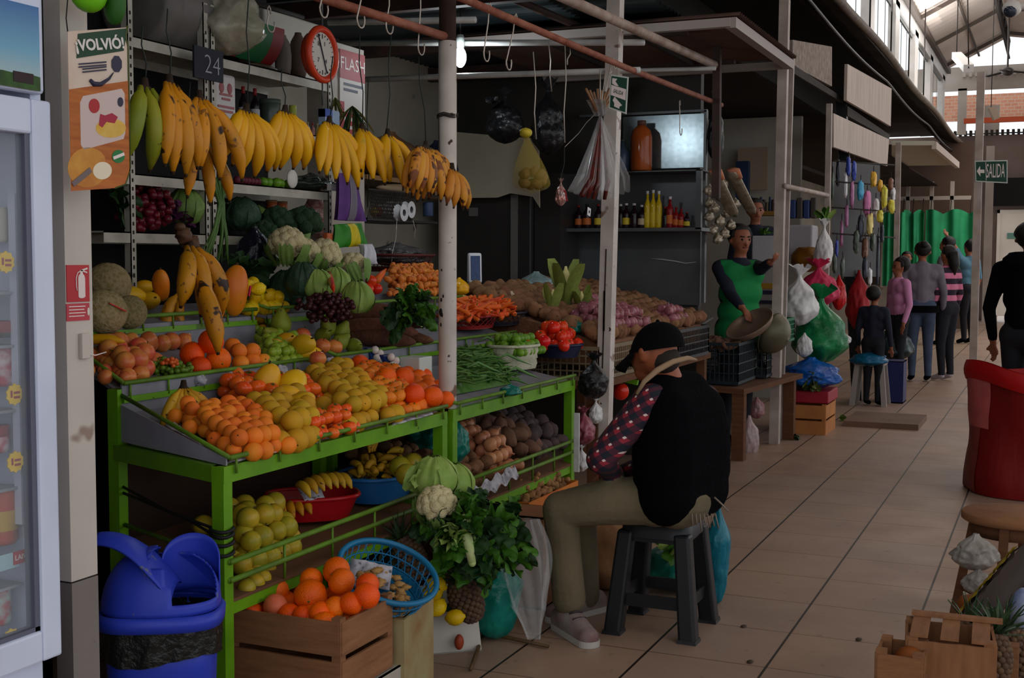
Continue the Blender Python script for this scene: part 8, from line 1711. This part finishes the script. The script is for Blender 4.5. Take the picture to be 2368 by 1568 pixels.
mb.grid(lambda a, b: (lambda th, e: cc_+(fd*math.cos(th)*.108+lf*math.sin(th)*.1)*math.cos(e)**.75+up*(.092*math.sin(e)-.02*math.cos(e)-.02*math.cos(th)*math.cos(e)))(a*2*PI, b*PI/2), 36, 14, wu=True)
cap = part(man, 'cap', mb, CP)
mb = MB(); mb.grid(lambda a, b: (lambda th: cc_+(fd*math.cos(th)*(.105+.075*b)+lf*math.sin(th)*(.1+.02*b))-up*(.035+.055*b+.02*b*abs(math.sin(th))))((a-.5)*2.3), 18, 5); pk = part(cap, 'brim', mb, CP); s_ = pk.modifiers.new('t', 'SOLIDIFY'); s_.thickness = .004
mb = MB(); mb.ell(cc_+up*.092, .008, 8, 6); part(cap, 'button', mb, CP)
mb = MB(); mb.ell(hd_-up*.018-fd*.035, (.07, .07, .058), 16, 10); part(man, 'hair', mb, mat('grey_hair', (40, 34, 30), rough=.9))
for s in (1, -1): mb = MB(); mb.ell(hd_+fd*.096+lf*.03*s+up*.005, .009, 8, 6); part(man, 'eye', mb, EYE_M)
for (an, lb) in ((La, 'left'), (Ra, 'right')):
    dr_ = V((.55, -.5, 0)).normalized() if lb == 'left' else V((-.3, -.6, 0)).normalized(); b = V((an.x, an.y, 0)); sd = V((-dr_.y, dr_.x, 0))
    hl, toe = b-dr_*.07, b+dr_*.17; sh = [(hl+up*.05, b+up*.075, .045, .05, 0), (b+up*.07, toe+up*.04, .05, .036, 0), (hl+up*.034, toe+up*.034, .042, .042, 0)]
    so = blob('shoe', [(p, q, r1, r2, 0) for p, q, r1, r2, _ in sh], .008, [mat('sneaker_white', (150, 140, 138), (104, 60, 58), sc=9, rough=.6)], man)
    mb = MB(); n = 22; ol = [(toe+dr_*.04*math.cos(k)+sd*.045*math.sin(k)) if math.cos(k) > 0 else (hl+dr_*.04*math.cos(k)+sd*.043*math.sin(k)) for k in [2*PI*i/n for i in range(n)]]
    mb.add([p+up*.001 for p in ol]+[p+up*.026 for p in ol], [tuple(range(n)), tuple(range(2*n-1, n-1, -1))]+[(k, n+k, n+(k+1) % n, (k+1) % n) for k in range(n)]); part(so, 'sole', mb, mat('sole_white', (176, 170, 164)))
    mb = MB(); 
    for k in range(3): mb.tube([b+dr_*(.03+.03*k)+up*(.118-.016*k)+sd*.03, b+dr_*(.04+.03*k)+up*(.126-.016*k), b+dr_*(.03+.03*k)+up*(.118-.016*k)-sd*.03], .004, 5)
    part(so, 'laces', mb, mat('lace_dark', (60, 50, 54)))
mb = MB()
for k in range(7): a = hipc+lf*.2-fd*(.0+.02*k)-up*.09; mb.tube([W(1600+9*k, 1188, d=4.66), W(1602+10*k, 1215+R.uniform(-8, 12), d=4.66)], .003, 4)
mb.tube([W(1652, 1150, d=4.7), W(1668, 1165, d=4.7), W(1684, 1183, d=4.7)], .0035, 5); part(man, 'vest_cords', mb, mat('cord_grey', (120, 108, 98)))
leafy(W(1408, 1108, d=4.92), 'dark green herbs held in the seated man\'s hands', 'herbs', 16, .08, .02, [L_dk], 71, (0, 0, -.6), 1.2, name='herb_bunch')
# ================================================================ things round the stool, second stall, right side
c = W(1400, 1290, d=5.6); bag((c.x, c.y, .19), (.17, .17, .19), mat('kraft_sack', (150, 108, 74), (128, 90, 60), sc=6, rough=.9, bump=.4, bsc=30), 'brown sack standing behind the man\'s shin', seed=3, wr=.1, knot=False, top=.2, name='sack')
c = W(1436, 1232, d=5.5); mb = MB(); mb.ell(c, (.03, .03, .02), 10, 8); single('pink_cloth', mb, B_pnk, 'scrap of bright pink plastic on the brown sack', 'plastic')
c = W(1560, 1310, d=5.5); leafy(V((c.x, c.y, .2)), 'green leaves in a bag seen between the stool legs', 'leaves', 16, .13, .04, [L_let, L_pal], 81, (0, 0, 1), 1, name='leaf_bunch')
c = W(1570, 1380, d=5.6); bag((c.x, c.y, .13), (.14, .14, .13), B_tur, 'teal bag seen between the stool legs', seed=5, knot=False, wr=.15, top=.12, name='teal_bag')
c = W(1660, 1320, d=5.35); bag((c.x, c.y, .12), (.055, .06, .12), mat('turquoise_bag', (26, 120, 140), (18, 96, 116), sc=8, rough=.3, bump=.6, bsc=30), 'tall turquoise bag right of the stool', seed=6, wr=.12, knot=False, top=.32, name='turquoise_bag', sag=-.3)
for i, (u, v, m_, r, lb) in enumerate(((1350, 1000, mat('maroon_film', (110, 44, 60), (150, 80, 90), sc=20, rough=.3), (.05, .07, .07), 'dark pink bag hanging behind the square post'), (1378, 960, B_wht, (.03, .05, .05), 'white bag scrap at the rack end'), (1345, 1070, B_wht, (.03, .03, .05), 'white bag hanging low at the rack end'))): c = W(u, v, x=-2.3); bag(tuple(c), r, m_, lb, seed=i, wr=.2)
c = W(1436, 905, x=-2.4); put('red_tomato', c, (.3, .2, 0), 1.5, 'big dark red tomato behind the square post', 'tomato')
mb = MB(); a, b = W(1420, 872, x=-2.45), W(1475, 885, x=-2.3); mb.bar(a, b, .03); single('green_bar', mb, GR, 'lime green rail end behind the square post', 'rail')
# rack end post wrapped in white plastic
q0, q1 = W(1334, 955, x=-2.17), W(1337, 1090, x=-2.17); single('white_strip', MB().bar((q0.x, q0.y, q1.z), (q0.x, q0.y, q0.z), .03, .008), B_wht, 'white plastic strip along the right leg of the second rack', 'strip', mod=.002)
# ---- second stall: bench, crates, bowls
t = thing('wooden_bench', 'rough wooden bench with black crates in front of the vendor', 'bench', (-2.3, 9.6, 0))
part(t, 'bench_top', MB().hexa([V((-2.7, 9.0, .52)), V((-2.08, 8.95, .5)), V((-1.92, 10.4, .5)), V((-2.7, 10.45, .52))], [V((-2.7, 9.0, .56)), V((-2.08, 8.95, .54)), V((-1.92, 10.4, .54)), V((-2.7, 10.45, .56))]), W_crd)
for x, y in ((-2.13, 9.02), (-2.0, 10.25), (-2.65, 9.1), (-2.62, 10.3)): part(t, 'leg', MB().box((x-.045, y-.045, 0), (x+.045, y+.045, .5)), W_crd)
lcrate((-2.65, 9.05, .57), (-2.15, 9.62, .86), mat('teal_black_plastic', (24, 34, 40), rough=.5), 'dark blue-black crate on the bench, nearest the seated man'); lcrate((-2.6, 9.7, .57), (-2.08, 10.25, .82), MATS['teal_black_plastic'], 'dark crate on the far end of the bench')
pile(['spotato0', 'spotato1'], [V((-2.2, 9.1, .84)), V((-2.2, 9.58, .84)), V((-2.6, 9.58, .86)), V((-2.6, 9.1, .86))], .1, 1, 'brown root in the dark crate', 'root', 'roots in the dark crate')
def bowl(c, r, dirn, label, m_, dep=.35):
    t = thing('metal_bowl', label, 'bowl', tuple(c)); d = V(dirn).normalized(); a = d.orthogonal().normalized(); b = d.cross(a); mb = MB()
    mb.grid(lambda x, y: V(c)+(a*math.cos(x*6.2832)+b*math.sin(x*6.2832))*r*math.sin(y*PI/2)-d*r*dep*math.cos(y*PI/2)*1.6+d*r*dep*.3, 36, 9, wu=True); o = part(t, 'shell', mb, m_); s_ = o.modifiers.new('t', 'SOLIDIFY'); s_.thickness = .006
    mb = MB(); mb.tube([V(c)+(a*math.cos(x)+b*math.sin(x))*r+d*r*dep*.3 for x in [k*PI/18 for k in range(36)]], .006, 6, closed=True); part(t, 'rim', mb, m_); return t
M_bw = mat('dull_tin', (142, 118, 98), (110, 92, 78), sc=4, rough=.45, metal=.4)
bowl(W(1735, 752, d=9.3), .19, (-.35, -.45, .8), 'wide dull metal bowl tilted towards the vendor\'s hand', M_bw, .3); bowl(W(1788, 772, d=9.7), .17, (-.9, .2, .35), 'deep dull metal bowl lying on its side', mat('olive_tin', (110, 104, 84), (84, 80, 64), sc=4, rough=.45, metal=.4), .6)
lcrate((-2.5, 10.0, .83), (-2.0, 10.4, 1.0), mat('green_plastic', (20, 96, 60), rough=.5), 'green plastic crate behind the bowls')
for i, (u, v, d, r, m_, lb, nm) in enumerate(((1848, 700, 10.6, (.13, .15, .2), B_wht, 'large white bag beside the pale posts', 'white_bag'), (1896, 772, 11.0, (.2, .22, .27), B_grn, 'big green plastic bag full of greens', 'green_bag'), (1893, 668, 11.4, (.15, .15, .17), B_pnk, 'pink backpack hanging above the green bag', 'backpack'),
    (1940, 680, 11.9, (.06, .06, .16), mat('red_shiny', (180, 20, 26), rough=.3), 'red package beside the pink backpack', 'package'), (1876, 865, 10.75, (.22, .24, .13), B_blu, 'shiny blue bag over the wooden crate', 'blue_bag'), (2010, 830, 12.6, (.16, .14, .07), mat('teal_blue_bag', (20, 104, 140), (14, 80, 112), sc=6, rough=.35), 'teal-blue bag draped over the white stool', 'blue_bag'),
    (1985, 700, 13.0, (.1, .1, .3), mat('red_cloth', (160, 20, 28)), 'tall red cloth right of the black post', 'cloth'), (1860, 800, 10.7, (.06, .06, .1), B_wht, 'small white bag under the big white one', 'white_bag'), (1750, 945, 10.6, (.06, .06, .09), mat('pink_film', (196, 110, 120), (220, 190, 190), sc=12, rough=.3), 'pink and white bag hanging under the bench end', 'bag'),
    (1732, 1015, 9.6, (.07, .08, .16), mat('clear_pink', (170, 130, 134), (200, 190, 190), sc=14, rough=.2, alpha=.8), 'clear bag with red print on the floor by the bench leg', 'bag'), (1955, 785, 12.2, (.05, .05, .05), B_wht, 'small white bag behind the green one', 'white_bag'))):
    c = W(u, v, d=d); bag(tuple(c), r, m_, lb, seed=i+2, wr=.2, knot=(i in (0, 1, 2)), top=r[2]*1.15, name=nm)
c = W(1905, 585, d=11.5); bag(tuple(c), (.07, .07, .16), B_wht, 'white bag hanging under the leek leaves', seed=8, wr=.2, name='white_bag')
leafy(W(1908, 520, d=11.6), 'pale green leek leaves in the white hanging bag', 'leeks', 16, .22, .025, [L_pal, L_let], 91, (0, 0, 1), .45, name='leek_bunch')
mb = MB(); mb.ell(W(1868, 600, d=11.8), (.16, .2, .12), 14, 10, disp=lambda d: .2*noise.noise(d*3)); single('golden_bag', mb, mat('golden_brown', (150, 96, 20), (100, 60, 16), sc=8, rough=.4), 'golden brown bag behind the posts', 'bag')
cr = crate(V((-2.15, 10.62, 0)), (.38, .0, 0), (0, .5, 0), .25, mat('crate_tan', (190, 126, 70), (160, 100, 54), sc=5, rough=.8), 'tan wooden crate on the floor under the blue bag')
mb = MB(); mb.hexa([V((-2.2, 10.6, .27)), V((-1.74, 10.6, .27)), V((-1.74, 11.1, .27)), V((-2.2, 11.1, .27))], [V((-2.2, 10.6, .37)), V((-1.74, 10.6, .37)), V((-1.74, 11.1, .37)), V((-2.2, 11.1, .37))]); single('red_crate', mb, mat('crimson_plastic', (150, 24, 44), rough=.5), 'crimson plastic crate stacked on the tan wooden one', 'crate', mod=.01)
leafy(V((-1.9, 10.65, .45)), 'dark green herbs spilling over the crimson crate', 'herbs', 26, .13, .03, [mat('olive_leaf', (72, 82, 26), (48, 58, 20), sc=12)], 92, (.3, -.5, .6), 1.2, name='herb_heap', stemm=mat('olive_leaf', 0))
# white stool, bins, low board
t = thing('white_stool', 'white plastic stool under the teal-blue bag', 'stool', tuple(W(2010, 930, z=0))); c = W(2012, 935, z=0)
part(t, 'seat', MB().cbox((c.x, c.y, .43), .3, .3, .05), mat('stool_white', (150, 140, 134)), mod=.01)
for sx_, sy_ in cn: part(t, 'leg', MB().hexa([V((c.x+sx_*.16-.025, c.y+sy_*.16-.025, 0)), V((c.x+sx_*.16+.025, c.y+sy_*.16-.025, 0)), V((c.x+sx_*.16+.025, c.y+sy_*.16+.025, 0)), V((c.x+sx_*.16-.025, c.y+sy_*.16+.025, 0))], [V((c.x+sx_*.12-.025, c.y+sy_*.12-.025, .42)), V((c.x+sx_*.12+.025, c.y+sy_*.12-.025, .42)), V((c.x+sx_*.12+.025, c.y+sy_*.12+.025, .42)), V((c.x+sx_*.12-.025, c.y+sy_*.12+.025, .42))]), MATS['stool_white'])
c = W(2058, 930, z=0); carton((c.x-.12, c.y-.1, 0), (.26, 0, 0), (0, .3, 0), .44, mat('navy_bin', (24, 30, 84), rough=.5), 'navy blue bin beside the white stool', name='bin', open_=False)
c = W(2048, 900, z=0); bag((c.x+.0, c.y+.45, .48), (.22, .2, .2), mat('dark_green_film', (20, 46, 46), (12, 26, 28), sc=6, rough=.35, bump=.7, bsc=20), 'dark green bin bag behind the white stool', seed=4, wr=.12, knot=False, top=.22)
a, b = W(1950, 985, z=0), W(2132, 985, z=0); mb = MB(); mb.box((a.x, a.y-.02, .0), (b.x, a.y+.75, .05)); single('low_board', mb, mat('floor_board', (120, 92, 74), (100, 78, 64), sc=3, rough=.7), 'low wooden board lying on the tiles before the stool', 'board')
leafy(W(1942, 965, z=.03), 'yellow-green leaf scraps beside the tan crate', 'leaves', 6, .09, .03, [L_pal], 93, (1, -.3, .2), .7, name='leaf_scraps')
leafy(W(1836, 1008, z=.03), 'dark leaf scrap on the tiles before the bench', 'leaves', 4, .06, .03, [L_dk], 94, (1, 0, .2), .7, name='leaf_scraps')
# goods behind the vendor: shelves, cartons, bottles
t = thing('stall_counter', 'pale counter with cartons behind the vendor', 'counter', tuple(W(1770, 700, d=11.4)))
def vb(u0, v0, u1, v1, d, dep, nm, m_, lb, cat, tt=None, mod=None):
    a = W(u0, v1, d=d); b = W(u1, v0, d=d); y = (a.y+b.y)/2; a = W(u0, v1, y=y); b = W(u1, v0, y=y); mb = MB().box((a.x, y, a.z), (b.x, y+dep, b.z))
    return part(tt, nm, mb, m_) if tt else single(nm, mb, m_, lb, cat, mod=mod)
vb(1735, 620, 1800, 790, 11.3, .4, 'panel', mat('counter_pale', (150, 144, 140)), '', '', t)
vb(1738, 655, 1798, 668, 11.28, .02, 'yellow_band', mat('band_ochre', (170, 126, 40)), '', '', t); vb(1744, 672, 1792, 680, 11.28, .02, 'blue_print', MATS['print_navy'], '', '', t); vb(1748, 695, 1788, 702, 11.28, .02, 'blue_print', MATS['print_navy'], '', '', t)
vb(1738, 545, 1795, 612, 11.15, .12, 'white_box', mat('box_lilac', (176, 172, 178)), 'white box on the counter behind the vendor', 'box', mod=.01)
vb(1700, 372, 1730, 470, 12.8, .1, 'blue_poster', mat('poster_blue', (30, 56, 98), (24, 30, 44), sc=5), 'dark blue poster behind the foil sachets', 'poster'); vb(1705, 340, 1775, 440, 13.0, .05, 'tan_paper', mat('tan_wall_paper', (150, 130, 112)), 'tan paper panel on the pale partition', 'paper')
leafy(W(1768, 540, d=11.5), 'green sprouts standing on the white box', 'greens', 14, .1, .02, [L_let], 95, (0, 0, 1), 1, name='sprout_bunch')
for i in range(9): vb(1735+7*i, 455+6*(i % 3), 1741+7*i, 490, 11.9, .05, 'bottle_top', mat('dim%d' % (i % 3), ((40, 50, 74), (60, 40, 40), (90, 80, 60))[i % 3]), 'dim bottle on the shelf behind the vendor, %s from left' % ordn(i), 'bottle', mod=.008)
vb(1730, 488, 1800, 498, 11.85, .3, 'stall_shelf', mat('ochre_shelf', (140, 100, 40)), 'ochre shelf board behind the vendor', 'shelf'); vb(1820, 520, 1880, 600, 12.0, .3, 'white_sack_box', mat('box_pale2', (170, 166, 172)), 'pale lilac box between the pale posts and the leeks', 'box', mod=.02)
for i in range(4): vb(1825+16*i, 462-5*(i % 2), 1839+16*i, 505, 12.2, .1, 'dim_packet', mat('dimp%d' % (i % 2), ((44, 60, 110), (70, 64, 60))[i % 2]), 'dim packet on the ochre shelf end, %s from left' % ordn(i), 'packet', mod=.01)
# toy stall: hanging bags and toys
TC = ((40, 60, 150), (60, 150, 190), (206, 120, 170), (214, 160, 40), (220, 220, 224), (200, 190, 60), (150, 90, 130), (60, 70, 60), (190, 60, 50), (40, 44, 56), (220, 200, 120), (120, 80, 60))
TP = [(1962, 385, 9, 20, 0), (1975, 395, 9, 22, 0), (1955, 430, 8, 28, 4), (1970, 450, 8, 30, 6), (1990, 440, 13, 22, 1), (2005, 470, 15, 28, 2), (2020, 415, 12, 18, 3), (2035, 430, 10, 14, 3), (2025, 480, 13, 20, 4), (2045, 455, 12, 26, 5), (2060, 425, 10, 14, 11), (2065, 450, 9, 16, 4), (2062, 478, 12, 16, 5), (2012, 520, 13, 26, 10), (1990, 530, 12, 30, 9), (2035, 500, 12, 14, 5), (1980, 560, 11, 26, 7), (2000, 575, 12, 24, 11), (2018, 560, 10, 20, 7), (1958, 500, 7, 26, 6), (1946, 540, 6, 32, 6), (1935, 575, 6, 20, 0), (1925, 430, 7, 30, 7), (1938, 400, 8, 30, 9), (1948, 620, 8, 24, 7), (2000, 620, 10, 24, 9), (2012, 640, 8, 20, 4), (1930, 610, 8, 22, 7), (2040, 540, 7, 20, 9), (2030, 600, 6, 60, 9)]
TW = 'dark blue|sky blue|pink|orange|white|yellow|mauve|dark green|red|black|pale yellow|brown'.split('|')
for i, (u, v, a, b, ci) in enumerate(TP):
    d = 11.9+.9*(u-1925)/140+.15*(i % 3); c = W(u, v, d=d); k = d/F
    mb = MB(); mb.ell(c, (a*k*.6, a*k*1.1, b*k), 18, 12, disp=lambda dd, i=i: (abs(dd.y)**4+abs(dd.z)**4+abs(dd.x)**3)**-.22-1.05+.35*noise.noise(dd*3+V((i*3, 0, 0)))); o = single('hanging_toy_pack', mb, mat('toy_%d' % ci, TC[ci], tuple(min(255, x+30) for x in TC[ci]), sc=12, rough=.35, bump=.4, bsc=30), '%s pack hanging in the toy stall, %s listed from the top left' % (TW[ci], ordn(i)) if i < 20 else '%s pack low in the toy stall, number %s from its left post' % (TW[ci], ordn(i-20)), 'toy pack', 'hanging packs of the toy stall')
    part(o, 'hanging_loop', MB().tube([c+V((0, 0, b*k*.9)), c+V((0, 0, b*k+.06))], .004, 4), M_rafter)
t = thing('toy_display', 'dark frame carrying the hanging toys', 'frame', tuple(W(2000, 380, d=12.3))); mb = MB()
for v in (372, 420, 480, 540): mb.tube([W(1925, v, d=12.1), W(2070, v+10, d=13.1)], .008, 5)
part(t, 'bar', mb, M_rafter); part(t, 'back_cloth', MB().hexa([W(1925, 640, d=12.6), W(2035, 640, d=13.4), W(2035, 640, d=13.45), W(1925, 640, d=12.65)], [W(1925, 372, d=12.6), W(2035, 382, d=13.4), W(2035, 382, d=13.45), W(1925, 372, d=12.65)]), mat('dim_cloth', (50, 46, 46)))
# ---- right side: red sack, wooden stool, crates and pineapples
sc_ = W(2392, 1135, z=0); rs = mat('red_sack', (122, 5, 4), (96, 4, 4), sc=4, rough=.6, bump=.5, bsc=18, stretch=(1, 1, .4)); t = thing('red_sack', 'large open red woven sack standing at the right', 'sack', (sc_.x, sc_.y, 0))
def sk2(a, b, off=0):
    th = a*2*PI; k = 1+.05*math.sin(b*7)+.03*math.sin(th*5+b*4)+.02*noise.noise(V((th*3, b*6, 0))); r = (.42+.03*math.cos(b*9)*.5)*k+off; return (sc_.x+r*math.cos(th), sc_.y+r*math.sin(th), .005+.80*b+.05*b*math.sin(th*2+.6))
mb = MB(); mb.grid(sk2, 60, 16, wu=True); mb.add([sk2(k/30, 0) for k in range(30)], [tuple(range(30))]); part(t, 'body', mb, rs)
mb = MB(); mb.grid(lambda a, b: (lambda p: (p[0], p[1], p[2]-.12*b))(sk2(a, 1, .014*math.sin(b*PI)-.02*b*0+.01)), 60, 5, wu=True); mb.grid(lambda a, b: (lambda p: (p[0], p[1], p[2]-.3*b))(sk2(a, 1, -.012-.03*b)), 60, 5, wu=True); part(t, 'rolled_rim', mb, mat('red_rim', (165, 8, 10), rough=.5))
pk_ = mat('faded_red', 0); mb = MB(); mb.grid(lambda a, b: sk2(.53+.105*a, .5+.47*b, .006), 14, 10); part(t, 'pale_panel', mb, mat('pale_red_mesh', (180, 90, 88), (160, 70, 70), sc=12)); mb = MB(); mb.grid(lambda a, b: sk2(.50+.11*a, .01+.5*b, .005), 14, 10); part(t, 'lower_panel', mb, mat('dull_red_mesh', (128, 52, 48), (110, 44, 42), sc=12))
ws = W(2345, 1185, d=4.95); sz = ws.z; t = thing('wooden_stool', 'round-topped wooden stool at the right edge', 'stool', (ws.x, ws.y, 0))
mb = MB(); mb.lathe([(0, sz-.035), (.19, sz-.035), (.2, sz-.028), (.2, sz-.006), (.193, sz), (0, sz)], 36, M=Matrix.Translation((ws.x, ws.y, 0))); part(t, 'seat', mb, W_cr)
part(t, 'apron', MB().lathe([(.15, sz-.09), (.16, sz-.09), (.16, sz-.035), (.15, sz-.035)], 24, M=Matrix.Translation((ws.x, ws.y, 0))), W_crd)
for k in range(4):
    a = k*PI/2+2.95; u = V((math.cos(a), math.sin(a), 0)); p0_, p1_ = V((ws.x, ws.y, sz-.03))+u*.15, V((ws.x, ws.y, 0))+u*.23; part(t, 'leg', MB().bar(p1_, p0_, .035, .045), W_crd)
mb = MB()
for k in range(4): a, b = k*PI/2+2.95, (k+1)*PI/2+2.95; mb.bar(V((ws.x, ws.y, .16))+V((math.cos(a), math.sin(a), 0))*.2, V((ws.x, ws.y, .16))+V((math.cos(b), math.sin(b), 0))*.2, .02, .03)
part(t, 'stretcher', mb, W_crd)
c = W(2256, 1275, d=4.75); bag(tuple(c), (.07, .07, .075), mat('grey_film', (170, 164, 158), (136, 130, 124), sc=10, rough=.3, bump=.9, bsc=30, alpha=.9), 'grey plastic bag hanging under the wooden stool', seed=4, wr=.25, knot=False, top=.07); c = W(2262, 1345, d=4.7); bag(tuple(c), (.05, .05, .05), MATS['grey_film'], 'lower lump of the grey plastic bag', seed=5, wr=.25, knot=False, top=.05)
# printed plastic sacks with yellow stripes, orange fruit
for i, (p, q, w_, m_, lb) in enumerate(((W(2210, 1490, d=4.1), W(2368, 1300, d=4.5), .15, mat('brown_film', (44, 24, 8), (28, 16, 6), sc=8, rough=.7), 'brown sack lying against the wooden stool'),)):
    n_ = (q-p).cross(V((0, 0, 1))).normalized(); mb = MB(); mb.grid(lambda a, b: p.lerp(q, a)+V((0, 0, 1))*(w_*(.5-b))+n_*-(.05*math.sin(b*PI)+.006*math.sin(a*30+b*8)), 26, 10); mb.grid(lambda a, b: p.lerp(q, a)+V((0, 0, 1))*(w_*(.5-b))+n_*.05*math.sin(b*PI), 26, 10); t = single('brown_sack', mb, m_, lb, 'sack')
    for j, (b0, b1) in enumerate(((.12, .3), (.72, .92))):
        mb = MB(); mb.grid(lambda a, b: p.lerp(q, a)+V((0, 0, 1))*(w_*(.5-(b0+(b1-b0)*b)))+n_*-(.05*math.sin((b0+(b1-b0)*b)*PI)+.010+.006*math.sin(a*30+b*8)), 26, 6); part(t, 'yellow_stripe', mb, mat('yellow_stripe', (190, 160, 10), (150, 130, 10), sc=9, rough=.4))
mb = MB(); mb.ell(W(2247, 1398, d=4.4), (.05, .06, .035), 14, 10, disp=lambda d: .12*noise.noise(d*4)); single('orange_fruit', mb, mat('dull_orange', (150, 84, 30), (120, 60, 24), sc=20, rough=.6), 'dull orange fruit below the grey plastic bag', 'fruit')
c = W(2368, 1420, d=4.15); mb = MB(); mb.ell(c, (.05, .06, .09), 14, 10); single('white_blue_pack', mb, mat('pack_bluewhite', (180, 186, 196), (60, 90, 160), sc=14), 'white and blue pack at the right frame edge', 'pack')
for i, (u, v, d, lb) in enumerate(((2210, 1500, 3.9, 'pineapple lying with leaves up behind the near crate'), (2290, 1530, 3.8, 'pineapple in the middle behind the near crate'), (2345, 1510, 4.0, 'pineapple nearest the right frame edge'))): pineapple(W(u, v, d=d), 1.05, (-.6+.4*i, .5-.4*i, 0), lb)
q = W(2100, 1478, d=3.62); hh = q.z
crate((q.x, q.y, .0), (.235, .02, 0), (-.02, .2, 0), hh, W_crl, 'pale slatted wooden crate standing nearest the camera at the bottom', rows=3, gap=.03, post=.035)
mb = MB(); t = thing('crate_slats', 'loose wooden lid slats on top of the nearest pale crate', 'slats', (q.x+.1, q.y+.1, hh))
for k in range(3): part(t, 'slat', MB().bar((q.x+.03+.085*k, q.y-.01, hh+.016), (q.x+.02+.085*k, q.y+.22, hh+.016), .05, .008), W_crl)
part(t, 'cross_slat', MB().bar((q.x-.01, q.y+.2, hh+.026), (q.x+.25, q.y+.21, hh+.026), .035, .01), W_crl)
q2 = W(2028, 1515, d=3.55); crate((q2.x, q2.y+.02, .12), (.12, .0, 0), (0, .15, 0), q2.z-.12, W_cr, 'smaller wooden crate left of the pale one, with an orange fruit', rows=1, post=.03); mb = MB(); mb.ell((q2.x+.08, q2.y+.09, q2.z-.05), (.05, .05, .06), 14, 10); single('orange_fruit', mb, MATS['dull_orange'], 'dull orange fruit in the smaller crate at the bottom', 'fruit')
c = W(2060, 1540, d=3.6); carton((q2.x-.0, q2.y+.0, 0), (.13, 0, 0), (0, .2, 0), .115, M_card, 'cardboard under the smaller crate', open_=False)
q3 = W(2345, 1490, d=3.9); single('wooden_stake', MB().bar((q3.x, q3.y, 0), (q3.x, q3.y, q3.z), .03, .05), W_cr, 'upright wooden stake at the bottom right corner', 'slat')
